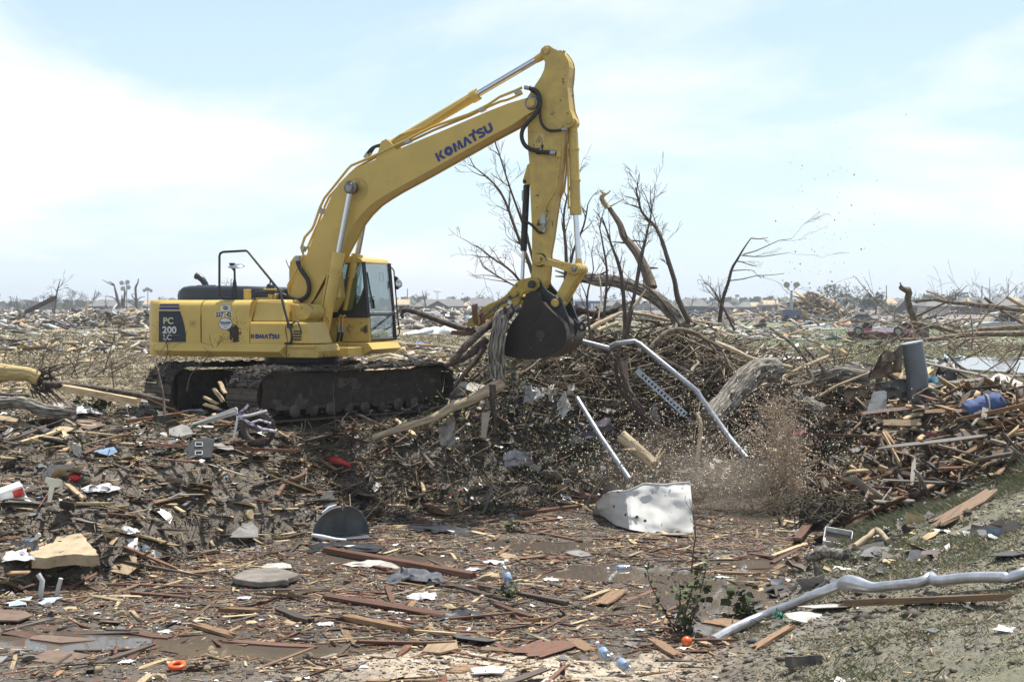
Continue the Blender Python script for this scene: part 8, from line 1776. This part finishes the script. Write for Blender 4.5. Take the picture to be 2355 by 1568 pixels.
mast('street_lamp', 340, 300, 710, 667, ((-1.4, -.2), (-.3, .6), (.4, .3), (1.4, -.3)), 'four headed lamp post left of the counterweight', .12, .42)
mast('street_lamp', 1695, 330, 720, 680, ((-.5, 0), (.5, 0)), 'small twin lamp post above the far rooftops', .12, .35)
b = at(1820, 735, 200); e = empty('light_tower', b, 'portable light tower with two broken lamp heads behind the splash', 'light tower'); q = MB(); tz = at(1820, 668, 200).z - b.z
q.tube([(0, 0, 0), (0, 0, tz * .7), (0, 0, tz)], [.25, .2, .16], 8); q.obj('mast', grey_metal, e)
q = MB(); q.tube([(-.6, 0, tz + .5), (-.3, 0, tz + .05), (.3, 0, tz + .05), (.6, 0, tz + .5)], .08, 6); q.obj('crossarm', grey_metal, e)
for sx in (-1, 1): q = MB(); q.lathe([(.15, .25), (.42, .1), (.45, -.2)], (0, 0, 0), 12, 'y'); o = q.obj('lamp_head', grey_metal, e, 50); o.location = (.62 * sx, 0, tz + .85); o.rotation_euler = (R(20), R(30 * sx), R(40 * sx))
q = MB(); q.box((0, 0, .8), (2.6, 1.4, 1.3)); q.obj('generator', pm('blue_grey_paint', (.10, .13, .19), (.08, .1, .15), 4, .5), e, None, .08)
for sx in (-.8, .8): q = MB(); q.cyl((sx, -.72, .3), (sx, -.5, .3), .32); q.obj('wheel', rubber, e)
for px, Y, tp, lb in ((937, 470, 664, 'thin utility pole right of the damaged tan roof'), (2038, 420, 656, 'utility pole near the round leafy tree'), (2258, 400, 658, 'utility pole in front of the bare spreading tree'), (2318, 400, 652, 'rightmost utility pole over the houses'), (1060, 430, 688, 'short pole in front of the dark gable'), (1945, 500, 650, 'thin antenna mast behind the thin tree'), (1770, 420, 680, 'stub pole above the tan heap')):
    b = G(px, 0, Y); q = MB(); q.tube([(0, 0, 0), (0, 0, at(px, tp, Y).z - b.z)], [.17, .13], 7); o = tag(q.obj('utility_pole', bark_dark, None, base=False), lb, 'pole'); o.location = b
# water tower
b = G(1006, 0, 3100); tp = at(1006, 665, 3100).z; e = empty('water_tower', b, 'white water tower on the horizon with a name painted on it', 'water tower'); W_ = 10.0; hz_ = tp - b.z
q = MB(); q.lathe([(3.2, 0), (2.4, hz_ * .2), (2.2, hz_ - 11), (4.5, hz_ - 8.2), (8.2, hz_ - 5.6), (W_ * .5 + 4.7, hz_ - 4.1), (9.6, hz_ - 2.6), (8.0, hz_ - 1.0), (4.5, hz_ - .1), (.2, hz_)], n=32); q.obj('tank', pm('tower_white', (.78, .79, .80), (.74, .75, .76), 1, .5), e, 40)
for k, ch in enumerate('MOORE'):
    a = (k - 2) * .23; text(ch, 3.4, pm('tower_lettering', (.35, .38, .45), None, 2, .6) if k == 0 else bpy.data.materials['tower_lettering'], e, (9.75 * math.sin(a), -9.75 * math.cos(a), hz_ - 5.2), (R(90), 0, a), bold=.05, align='CENTER', extr=.05)
# houses
roof_g = pm('grey_shingle', (.20, .195, .19), (.15, .145, .14), 2, .9, c3=(.38, .30, .19), s3=.45, t3=.645); roof_t = pm('bare_roof_decking', (.50, .40, .26), (.36, .27, .17), 1, .85)
walls = {'tan': pm('tan_brick', (.26, .19, .15), (.20, .145, .115), 4, .9), 'pale': pm('pale_siding', (.52, .50, .47), (.44, .42, .40), 2, .8), 'dark': pm('dark_siding', (.09, .085, .085), (.06, .058, .06), 2, .8), 'pink': pm('pink_brick', (.36, .26, .24), (.3, .21, .2), 3, .9)}
win_m = pm('dark_window', (.02, .025, .03), None, 2, .15)
def house(px0, px1, Y, eave_py, ridge_py, label, wall='tan', gable=False, deck=(), yaw=0.0, chim=False, drop=2.6):
    xm = (px0 + px1) / 2; b = G(xm, 0, Y); W_ = (px1 - px0) / FPX * Y; ez = at(xm, eave_py, Y).z; rz_ = at(xm, ridge_py, Y).z; b.z = min(b.z, ez - drop); D_ = 9.0; eh, rh = ez - b.z, rz_ - b.z
    e = empty('house', b, label, 'house', 'damaged houses along the horizon', yaw); hw = W_ / 2
    q = MB(); q.box((0, D_ / 2, eh / 2), (W_ * .94, D_ * .92, eh)); q.obj('wall', walls[wall], e)
    q = MB(); ins = min(hw * .45, 3.0)
    q._add([(-hw, -.5, eh), (hw, -.5, eh), (hw, D_ + .5, eh), (-hw, D_ + .5, eh), (-hw + ins, D_ / 2, rh), (hw - ins, D_ / 2, rh), (-hw, -.5, eh - .2), (hw, -.5, eh - .2), (hw, D_ + .5, eh - .2), (-hw, D_ + .5, eh - .2)],
           [(0, 1, 5, 4), (2, 3, 4, 5), (1, 2, 5), (3, 0, 4), (6, 9, 8, 7), (0, 6, 7, 1), (1, 7, 8, 2), (2, 8, 9, 3), (3, 9, 6, 0)]); rf_ = q.obj('roof', roof_g, e)
    for u0, u1, v0, v1 in deck:
        q = MB(); pts = []
        for u, v in ((u0, v0), (u1, v0), (u1 - .02, v1), (u0 + .03, v1)): x_ = -hw + 2 * hw * u; pts.append((x_, -.5 + (D_ / 2 + .5) * v - .06, eh + (rh - eh) * v + .06))
        q._add(pts + [(a, b_ + .05, c - .05) for a, b_, c in pts], [(0, 1, 2, 3), (7, 6, 5, 4), (0, 4, 5, 1), (1, 5, 6, 2), (2, 6, 7, 3), (3, 7, 4, 0)]); q.obj('bare_decking', roof_t, e)
    n = max(2, int(W_ / 4))
    for k in range(n):
        x_ = -hw * .8 + 1.6 * hw * k / (n - 1)
        if k == n // 2: q = MB(); q.box((x_, .32, 1.05), (1.0, .12, 2.1)); q.obj('door', walls['dark'], e)
        else:
            q = MB(); q.box((x_, .33, 1.5), (1.3, .1, 1.2)); w_ = q.obj('window', walls['pale'], e); q = MB(); q.box((x_, .30, 1.5), (1.1, .1, 1.0)); q.obj('pane', win_m, w_)
    if gable:
        g0 = -hw * .1; gw = hw * .42; q = MB(); q.prism([(g0 - gw, 0), (g0 + gw, 0), (g0 + gw, eh - .3), (g0, rh * .86), (g0 - gw, eh - .3)], -2.2, .3); q.obj('gable', walls['dark'], e)
        q = MB(); 
        for s in (-1, 1): q._add([(g0, -2.5, rh * .86 + .25), (g0 + s * gw * 1.12, -2.5, eh - .45), (g0 + s * gw * 1.12, 2, eh - .45), (g0, 2, rh * .86 + .25), (g0, -2.5, rh * .86 + .05), (g0 + s * gw * 1.12, -2.5, eh - .65), (g0 + s * gw * 1.12, 2, eh - .65), (g0, 2, rh * .86 + .05)], [(0, 1, 2, 3), (7, 6, 5, 4), (0, 4, 5, 1), (1, 5, 6, 2), (2, 6, 7, 3), (3, 7, 4, 0)])
        q.obj('gable_roof', roof_g, e)
    if chim: q = MB(); q.box((hw * .5, D_ / 2, rh + .3), (.9, .9, 1.6)); q.obj('chimney', walls['tan'], rf_)
    return e
house(198, 290, 430, 704, 689, 'grey roofed house left behind the dead trunks', 'dark'); house(326, 392, 430, 703, 689, 'grey and tan roofed house left behind the counterweight', 'dark', deck=((.0, .5, .2, .95),))
house(898, 944, 400, 702, 688, 'house right of the cab stripped to tan roof decking', 'tan', deck=((.02, .95, .1, .98),)); house(950, 1078, 420, 704, 688, 'long grey roofed house with a dark gable below the water tower', 'tan', True); house(1062, 1150, 405, 704, 686, 'grey roofed house left of the bucket with torn corner', 'dark', deck=((.05, .22, .05, .5),))
house(1298, 1345, 420, 704, 690, 'grey roofed house hidden behind the saplings', 'tan'); house(1392, 1450, 430, 703, 689, 'grey gabled house behind the upright saplings', 'dark', True); house(1560, 1632, 430, 704, 686, 'grey hip roofed house right of the curved sapling', 'dark'); house(1628, 1690, 440, 706, 692, 'low pink brick house near the lone sapling', 'pink', chim=True)
house(1700, 1762, 420, 706, 694, 'low pinkish house behind the lone sapling', 'pink', deck=((.45, .95, .1, .8),)); house(1752, 1800, 400, 702, 690, 'house left of the light tower with torn tan roof', 'tan', deck=((.1, .9, .1, .95),))
house(2042, 2112, 320, 702, 686, 'pale walled house behind the snapped trunk', 'pale', True, deck=((.0, .35, .2, .95),)); house(2128, 2200, 330, 704, 687, 'pale house right of the snapped trunk', 'pale'); house(2205, 2290, 330, 704, 684, 'grey roofed house under the bare spreading tree', 'tan', True, deck=((.3, .42, .5, .95),)); house(2290, 2380, 330, 702, 684, 'grey roofed house at the right edge', 'tan', deck=((.4, .75, .5, .95),))
# heap of lumber behind the splash
x, y = rect(900, 0, 1, 0, 1); c = G(1868, 0, 210); n = len(x); r_ = nr.random(n) ** .6; a = nr.uniform(0, 6.28, n); P = np.stack([c.x + r_ * np.cos(a) * 7, c.y + r_ * np.sin(a) * 4, c.z + (1 - r_) * 4.6 * nr.random(n) ** .4], 1)
L_ = lognorm(n, .4, 4, 1.2); stuff('lumber_heap', [splinters(P, nr.uniform(0, 3.2, n), nr.normal(0, .4, n), nr.normal(0, .4, n), L_, L_ * .15, L_ * .05, pick([(.50, .37, .2), CREAM, WHITE, (.16, .12, .09), GREYW], [3, 2, 1, 3, 1], n, .25))], debris_mat)
b = G(178, 0, 150); plank('dark', at(92, 702, 150), 0, 4.0, .6, .4, R(26), 0, 'dark tilted beam rising from the left wreckage', None, 'beam', 'beam')
plank('cream', at(199, 722, 140), 0, 2.6, .35, .2, R(88), 0, 'lone pale stake standing in the left wreckage', None, 'stake', 'stake')
# cars
def car(px, base_py, Y, ln, paint, label, yaw=0.0, roll=0.0, kind='sedan', crushed=0.0, group=None, z=None):
    b = at(px, base_py, Y); g = gz(b.x, b.y)
    b.z = g if z is None else z
    e = empty('car' if kind != 'pickup' else 'pickup_truck', b, label, 'car' if kind != 'pickup' else 'pickup', group, yaw); s = ln / 4.6
    if kind == 'pickup': prof = [(-2.3, .45), (-2.3, .95), (-.35, .98), (-.25, 1.02), (.0, 1.0), (1.1, 1.02), (2.1, .9), (2.3, .75), (2.3, .42)]; cabp = [(-.35, .98), (-.2, 1.6), (.75, 1.62), (1.25, 1.02)]
    elif kind == 'suv': prof = [(-2.3, .45), (-2.3, .95), (-2.2, 1.05), (1.1, 1.02), (2.1, .92), (2.3, .75), (2.3, .42)]; cabp = [(-2.15, 1.04), (-2.0, 1.65), (.5, 1.68), (1.2, 1.02)]
    else: prof = [(-2.3, .42), (-2.3, .78), (-2.2, .9), (-1.5, .95), (1.0, .94), (2.0, .8), (2.28, .65), (2.3, .38)]; cabp = [(-1.6, .94), (-1.0, 1.38), (.3, 1.40), (1.15, .93)]
    def body_sec(p, w, top=1.0): return [(u * s, v * s) for u, v in p]
    q = MB(); q.prism(body_sec(prof, 0), -.87 * s, .87 * s); q.obj('body', paint, e, None, .09 * s, 3)
    if crushed < .9:
        q = MB(); a = [(u * s, v * s * (1 - crushed * .3)) for u, v in cabp]; vs = [(u, -.80 * s if v < 1.1 * s else -.62 * s, v) for u, v in a] + [(u, .80 * s if v < 1.1 * s else .62 * s, v) for u, v in a]
        q._add(vs, [(0, 1, 2, 3), (7, 6, 5, 4), (0, 4, 5, 1), (1, 5, 6, 2), (2, 6, 7, 3)]); q.obj('window_glass', win_m, e, None, .05 * s, 2)
        q = MB(); q.prism([(u * s * .96, (v + .012) * s * (1 - crushed * .3)) for u, v in ((cabp[1][0] - .05, cabp[1][1]), (cabp[1][0], cabp[1][1] + .04), (cabp[2][0], cabp[2][1] + .04), (cabp[2][0] + .08, cabp[2][1]))], -.63 * s, .63 * s); q.obj('roof', paint, e, None, .03)
        for xx in (cabp[1][0] * .5 + cabp[2][0] * .5, ):
            for sy in (-1, 1): q = MB(); q.tube([(xx * s, .80 * s * sy, .95 * s), (xx * s, .64 * s * sy, 1.4 * s * (1 - crushed * .3))], .05 * s, 5); q.obj('pillar', paint, e)
    for wx in (-1.38, 1.42):
        for sy in (-1, 1):
            q = MB(); q.lathe([(.20, -.1), (.33, -.09), (.345, -.05), (.345, .06), (.32, .1), (.2, .1)], (wx * s, .80 * s * sy, .34 * s), 18, 'y'); w_ = q.obj('wheel', rubber, e, 50)
            q = MB(); q.lathe([(.05, -.105), (.20, -.10), (.22, -.06), (.22, .06), (.2, .105), (.05, .108)], (wx * s, .81 * s * sy, .34 * s), 14, 'y'); q.obj('rim', galv, w_, 50)
    for sy in (-1, 1):
        q = MB(); q.box((2.27 * s, .6 * s * sy, .66 * s), (.08 * s, .36 * s, .14 * s)); q.obj('headlight', decal_white, e); q = MB(); q.box((-2.28 * s, .62 * s * sy, .72 * s), (.08 * s, .3 * s, .16 * s)); q.obj('tail_light', red_pl, e)
    if roll: e.rotation_euler = (roll, 0, yaw); e.location.z = b.z + (1.22 * s if abs(roll) > 2 else .2)
    return e
def paint(name, c): return pm(name, c, tuple(v * .9 for v in c), 2, .3, coat=.4, c3=(.25, .2, .15), s3=3, t3=.68)
silver, darkp, whitep, redp, tealp = paint('silver_paint', (.45, .46, .48)), paint('dark_car_paint', (.03, .035, .04)), paint('white_car_paint', (.72, .73, .74)), paint('maroon_paint', (.085, .010, .017)), paint('teal_car_paint', (.10, .2, .24))
car(268, 723, 300, 5.2, whitep, 'white pickup truck parked in the left wreckage below the dead trunks', R(170), kind='pickup'); car(345, 722, 300, 4.8, silver, 'silver car half hidden behind the counterweight', R(100), kind='suv')
car(2030, 772, 98, 4.6, redp, 'overturned maroon car lying wheels up on the right field', R(145), R(170), crushed=.95); car(1975, 730, 175, 4.6, darkp, 'black car right of the light tower by the road', R(175)); car(1935, 722, 240, 4.6, silver, 'silver car behind the black car', R(10))
car(1551, 720, 300, 4.4, silver, 'silver hatchback parked beyond the brush mound', R(20), kind='suv'); car(1584, 722, 290, 4.5, tealp, 'teal car right of the silver hatchback', R(5)); car(1632, 724, 280, 4.6, darkp, 'dark car with debris on it beyond the lone sapling', R(175))
car(2325, 752, 115, 5.6, silver, 'silver pickup truck at the right edge beyond the pond', R(172), kind='pickup'); car(968, 742, 150, 4.4, whitep, 'white wrecked car lying under the dark wet pole', R(170), R(25), crushed=.4)
# blue cabin vehicle
b = G(1352, 0, 330); e = empty('blue_truck', b, 'blue panelled rescue truck behind the saplings right of the bucket', 'truck', None, R(0)); bp = paint('blue_paint', (.035, .07, .22))
q = MB(); q.box((0, 0, 1.7), (6.0, 2.4, 2.6)); q.obj('body', bp, e, None, .1); q = MB(); q.box((0, 0, 3.08), (6.1, 2.5, .16)); q.box((-1.2, 0, 3.4), (1.6, 1.4, .5)); q.obj('roof', decal_white, e)
for k in range(3): q = MB(); q.box((.9 + .75 * k, -1.22, 1.7), (.55, .06, 1.6)); q.obj('panel', decal_white, e)
q = MB()
for xx in (-.6, -.2): q.tube([(xx, -1.25, .6), (xx, -1.25, 3.1)], .04, 4)
for zz_ in (1, 1.5, 2, 2.5): q.tube([(-.6, -1.25, zz_), (-.2, -1.25, zz_)], .03, 4)
q.obj('ladder', grey_metal, e)
for xx in (-2, 2): q = MB(); q.cyl((xx, -1.25, .45), (xx, -.9, .45), .45); q.obj('wheel', rubber, e)
# the odd bright piece in the mid ground
slab('blue_cooler', [(955, 803), (968, 800), (975, 805), (960, 808)], .25, pm('blue_plastic', (.05, .12, .45), None, 3, .5), 'small blue plastic box on the straw right of the cab')
rag('plastic_sheet', G(1690, 0, 62) + Vector((0, 0, .1)), 3.2, pm('pale_lilac_sheet', (.66, .6, .66), (.5, .42, .5), 3, .7), 'pale pink sheet spread beyond the lone sapling', 'sheet', 31, .15, 1.6)
rag('plastic_sheet', G(1000, 0, 95), 2.4, paper_white, 'white crumpled sheet in the wreckage below the water tower', 'sheet', 32, .35, 1.6)
b = G(2128, 0, 100); q = MB(); q.tube([(0, 0, 0), (.02, 0, 1.0)], [.28, .22], 9, jit=.15); o = tag(q.obj('tree_stump', bark_dark, None, base=False), 'short dark stump standing on the green lawn', 'stump'); o.location = b
# ================================================================ the splash
b0 = gnd(1788, 1172); sx0, sy0, sz0 = b0.x, b0.y, FLOOR
def droplets(N, cx, cy, cz, sx, sy, sz, lo, hi, mid, up=True):
    p = nr.normal(0, 1, (N, 3)) * np.array([sx, sy, sz]) + np.array([cx, cy, cz])
    if up: p[:, 2] = cz + np.abs(p[:, 2] - cz)
    S = lognorm(N, lo, hi, mid, .45); S3 = np.stack([S, S, S * nr.uniform(.8, 1.8, N)], 1)
    return octas(p, S3, pick([(.48, .395, .29), (.60, .51, .40), (.30, .235, .165)], [3, 2.6, 1.5], N, .2))  # tans lightened: sunlight coming through the drops is put into the colour
drop_m = pm('brown_water_drop', (1, 1, 1), (.85, .85, .85), 5, .18, vattr=True, spec=.6)
stuff('mud_splash', [droplets(4200, sx0 - .65, sy0 - .1, sz0 + .05, .6, .35, .42, .002, .011, .0042), droplets(2600, sx0 - .9, sy0, sz0 + .35, 1.1, .5, .6, .004, .016, .007),
                     droplets(2300, sx0 - 1.9, sy0 - .2, sz0 + .55, 1.7, .6, .75, .004, .018, .008), droplets(1700, sx0 - .05, sy0, sz0 + .4, .36, .25, 1.0, .004, .022, .008),
                     droplets(1000, sx0 + .2, sy0 + .3, sz0 + 1.2, 1.0, .6, .8, .004, .015, .007, False), droplets(230, sx0 + .75, sy0 + .4, sz0 + 4.3, .55, .5, .95, .003, .016, .0055, False), droplets(110, sx0 + .9, sy0 + .4, sz0 + 2.7, .9, .5, .9, .003, .015, .006, False)], drop_m, True)
# torn sheets and ropes of brown water
def water_mat():
    m, n, l, p = nt('brown_water_sheet'); p.inputs['Base Color'].default_value = (.52, .39, .27, 1); p.inputs['Roughness'].default_value = .10; p.inputs['Alpha'].default_value = .70; p.inputs['Subsurface Weight'].default_value = 0; p.inputs['IOR'].default_value = 1.33
    return m
wsm = water_mat(); v, f = [], []
def blob(c, s, seed):
    r = random.Random(seed); b = len(v); n, m = 6, 8
    for i in range(n + 1):
        t = math.pi * i / n
        for j in range(m): a = 2 * math.pi * j / m; rr2 = 1 + r.uniform(-.45, .45); v.append((c[0] + s[0] * math.sin(t) * math.cos(a) * rr2, c[1] + s[1] * math.sin(t) * math.sin(a) * rr2, c[2] + s[2] * math.cos(t) * (1 + r.uniform(-.15, .15))))
    f.extend([(b + i * m + j, b + i * m + (j + 1) % m, b + (i + 1) * m + (j + 1) % m, b + (i + 1) * m + j) for i in range(n) for j in range(m)])
for k in range(420):
    t = rnd.random() ** 1.1; h_ = t * 1.85; w_ = .13 + .12 * math.sin(t * 3); c = (sx0 + .08 * t + rnd.gauss(0, w_), sy0 - .3 + rnd.gauss(0, .12), sz0 + h_); q_ = rnd.uniform(.004, .02) * (1.15 - .5 * t); blob(c, (q_ * rnd.uniform(.5, 1.6), q_ * .7, q_ * rnd.uniform(.7, 2.6)), k)
for k in range(160): blob((sx0 - .65 + rnd.gauss(0, .5), sy0 + rnd.gauss(0, .2), sz0 + abs(rnd.gauss(0, .2))), (rnd.uniform(.005, .022), .01, rnd.uniform(.005, .025)), 500 + k)
for cv in range(4):            # lacy curtains of water, torn into holes and fingers
    nx, nz_ = 46, 100; U, Wv = np.meshgrid(np.linspace(-1, 1, nx), np.linspace(0, 1, nz_), indexing='ij')
    hw = .30 - .10 * cv / 3; top = 1.25 + .25 * cv
    X = sx0 + (cv - 1.5) * .09 + U * hw * (1 - .25 * Wv) + .09 * fbm(U * 2 + cv * 9, Wv * 5, 1., 3, 40 + cv) + .10 * Wv; Y_ = sy0 - .3 + .1 * cv + .16 * fbm(U * 3 + 4, Wv * 6 + cv * 7, 1., 4, 60 + cv); Z_ = sz0 + Wv * top + .10 * fbm(U * 4, Wv * 3 + cv, 1., 3, 70 + cv)
    hole = fbm(U * 5 + cv * 13, Wv * 13, 1.0, 4, 80 + cv) - .42 * np.abs(U) ** 2 - .42 * Wv ** 1.6 + .10
    b = len(v); v += [(X[i, j], Y_[i, j], Z_[i, j]) for i in range(nx) for j in range(nz_)]
    f.extend([(b + i * nz_ + j, b + (i + 1) * nz_ + j, b + (i + 1) * nz_ + j + 1, b + i * nz_ + j + 1) for i in range(nx - 1) for j in range(nz_ - 1) if hole[i, j] > 0])
for k in range(150):
    x_ = sx0 - .02 + rnd.gauss(0, .2); z_ = sz0 + rnd.uniform(.1, 1.7); b = len(v); P = [Vector((x_, sy0 + rnd.gauss(0, .1), z_))]
    for _ in range(5): P.append(P[-1] + Vector((rnd.gauss(0, .05), rnd.gauss(0, .03), rnd.uniform(-.02, .09))))
    tb = MB(); tb.tube(P, [.002, .006, .008, .007, .005, .002], 5, jit=.3); v += tb.v; f += [tuple(i + b for i in q2) for q2 in tb.f]
mm = MB(); mm._add(v, f); o = mm.obj('mud_splash', wsm, None, 80); o['kind'] = 'stuff'

# fine spray hanging over the pool: a small cloud of air-borne mud
def spray_mat(col_, dens):
    m = bpy.data.materials.new('mud_spray_air'); m.use_nodes = True; n, l = m.node_tree.nodes, m.node_tree.links; n.remove(n['Principled BSDF'])
    pv = n.new('ShaderNodeVolumePrincipled'); pv.inputs['Color'].default_value = (*col_, 1); pv.inputs['Anisotropy'].default_value = .3
    t = n.new('ShaderNodeTexCoord'); ln = n.new('ShaderNodeVectorMath'); ln.operation = 'LENGTH'; l.new(t.outputs['Object'], ln.inputs[0])
    fa = n.new('ShaderNodeMapRange'); fa.inputs[1].default_value = 1; fa.inputs[2].default_value = .1; l.new(ln.outputs['Value'], fa.inputs[0])
    no = n.new('ShaderNodeTexNoise'); no.inputs['Scale'].default_value = 2.6; no.inputs['Detail'].default_value = 4; l.new(t.outputs['Object'], no.inputs['Vector'])
    nm = n.new('ShaderNodeMapRange'); nm.inputs[1].default_value = .42; nm.inputs[2].default_value = .7; l.new(no.outputs['Fac'], nm.inputs[0])
    m1 = n.new('ShaderNodeMath'); m1.operation = 'MULTIPLY'; l.new(fa.outputs[0], m1.inputs[0]); l.new(nm.outputs[0], m1.inputs[1])
    m2 = n.new('ShaderNodeMath'); m2.operation = 'MULTIPLY'; m2.inputs[1].default_value = dens; l.new(m1.outputs[0], m2.inputs[0]); l.new(m2.outputs[0], pv.inputs['Density'])
    l.new(pv.outputs[0], n['Material Output'].inputs['Volume']); return m
for c, sc, dn in (((sx0 - .55, sy0, sz0 + .25), (1.15, .5, .65), 6.0), ((sx0 - 1.6, sy0, sz0 + .5), (1.9, .6, .9), 1.5), ((sx0 + .05, sy0, sz0 + .9), (.5, .4, 1.25), 2.0)):
    q = MB(); q.ball((0, 0, 0), 1.0, 10); o = q.obj('mud_spray', spray_mat((.88, .76, .62), dn), None, 80, base=False); o.location = c; o.scale = sc; o['kind'] = 'stuff'
hb = MB(); zt_ = 44.0; hb.box(((gx[0] + gx[-1]) / 2, (gy[0] + gy[-1]) / 2, (zt_ - 3.2) / 2), (gx[-1] - gx[0] + 20, gy[-1] - gy[0] + 20, zt_ + 3.2)); hm = bpy.data.materials.new('haze_air'); hm.use_nodes = True; hm.node_tree.nodes.remove(hm.node_tree.nodes['Principled BSDF'])
hv = hm.node_tree.nodes.new('ShaderNodeVolumePrincipled'); hv.inputs['Color'].default_value = (.86, .92, 1, 1); hv.inputs['Density'].default_value = .00042; hv.inputs['Anisotropy'].default_value = .2
hm.node_tree.links.new(hv.outputs[0], hm.node_tree.nodes['Material Output'].inputs['Volume']); ho = hb.obj('haze', hm, None, base=False); ho['kind'] = 'stuff'
# ================================================================ labels for the loose pieces: what they look like, and what they lie beside
marks = [(o, o['label']) for o in bpy.data.objects if o.parent is None and o.get('label') and not o.get('group')]
SHORT = [('orange plastic ring', 'the orange ring'), ('orange ball', 'the orange ball'), ('sandstone slab', 'the sandstone slab'), ('asphalt slab', 'the asphalt slab'), ('appliance shell', 'the white appliance'), ('curved plastic shell', 'the dark curved shell'), ('clothes in front', 'the clothes bundle'), ('huge red brown beam', 'the huge beam'),
  ('car light lens', 'the red lens'), ('dark plastic panel', 'the slotted dark panel'), ('siding strip', 'the white siding strip'), ('T shaped stake', 'the T shaped stake'), ('very long dark red beam', 'the long dark beam'), ('long cream board pointing', 'the long cream board'), ('red plastic container', 'the red container'), ('large white bag', 'the large white bag'),
  ('white red carton', 'the carton'), ('crushed white and red', 'the crushed carton'), ('wide warped red panel', 'the warped red panel'), ('wilted leafy sapling', 'the leafy sapling'), ('white plastic plate', 'the white plate'), ('shallow white rectangular', 'the white tub'), ('blue rolled fabric', 'the blue bundle'), ('tall grey metal duct', 'the grey duct'),
  ('bright pink cloth', 'the pink cloth'), ('shiny corrugated', 'the corrugated sheet'), ('honey brown board curving', 'the honey brown board'), ('root', 'the root clump'), ('massive pale trunk', 'the massive trunk'), ('tall broken trunk', 'the broken trunk'), ('perforated metal', 'the perforated strip'), ('lone leaning', 'the lone sapling'), ('bent silver pole coming', 'the bent silver pole'),
  ('largest muddy rock', 'the largest rock'), ('honey coloured short', 'the honey coloured beam'), ('bent white metal leg', 'the bent white leg'), ('black plastic among', 'the black plastic'), ('long tan beam with split', 'the split tan beam'), ('knobbly bicycle tyre', 'the knobbly tyre'), ('grey rotten log', 'the rotten log'), ('standing tilted in front', 'the tilted bottle'), ('lying flat in the far', 'the far bottle')]
LM = []
for k, nm in SHORT:
    for o, lb in marks:
        if k in lb and not any(n == nm for _, n in LM): LM.append((o.location.copy(), nm)); break
used = {o['label'] for o in bpy.data.objects if o.get('label')}
def where(d, p):
    # seen from the camera: along the view is nearer or farther, across it is left or right
    side = d.x - p.x / p.y * d.y; dep = d.y
    if abs(side) > abs(dep) * .9: return 'right of' if side > 0 else 'left of'
    return 'behind' if dep > 0 else 'in front of'
ORD = ['', 'second ', 'third ', 'fourth ', 'fifth ', 'sixth ', 'seventh ', 'eighth ', 'ninth ', 'tenth ']
loose = [o for o in bpy.data.objects if o.parent is None and o.get('group') and (o.get('auto') or o.name.startswith('plank'))]
cand = []
for o in loose:
    if not o.get('auto'):
        w = o.data.materials[0].name.replace('_wood', '').replace('red_brown', 'red brown').replace('dark_wet', 'dark wet').replace('grey_weathered', 'weathered grey')
        o['auto'] = w + (' narrow' if o.scale.y < .075 else ' broad' if o.scale.y > .105 else '') + (' short' if o.scale.x < .5 else ' long' if o.scale.x > .95 else '') + ' board'
    best = min(LM, key=lambda m: (m[0] - o.location).length); d = o.location - best[0]
    cand.append(((o['auto'], where(d, o.location), best[1]), d.length, o))
cand.sort(key=lambda c: c[1]); seen = {}
for key, dist, o in cand:
    i = seen.get(key, 0); seen[key] = i + 1
    lb = '%s%s %s %s' % (ORD[min(i, 9)], key[0], key[1], key[2])
    if i: lb = '%sclosest %s %s %s' % (ORD[min(i, 9)], key[0], key[1], key[2])
    if len(lb.split()) < 4: lb += ' there'
    o['label'] = lb; del o['auto']
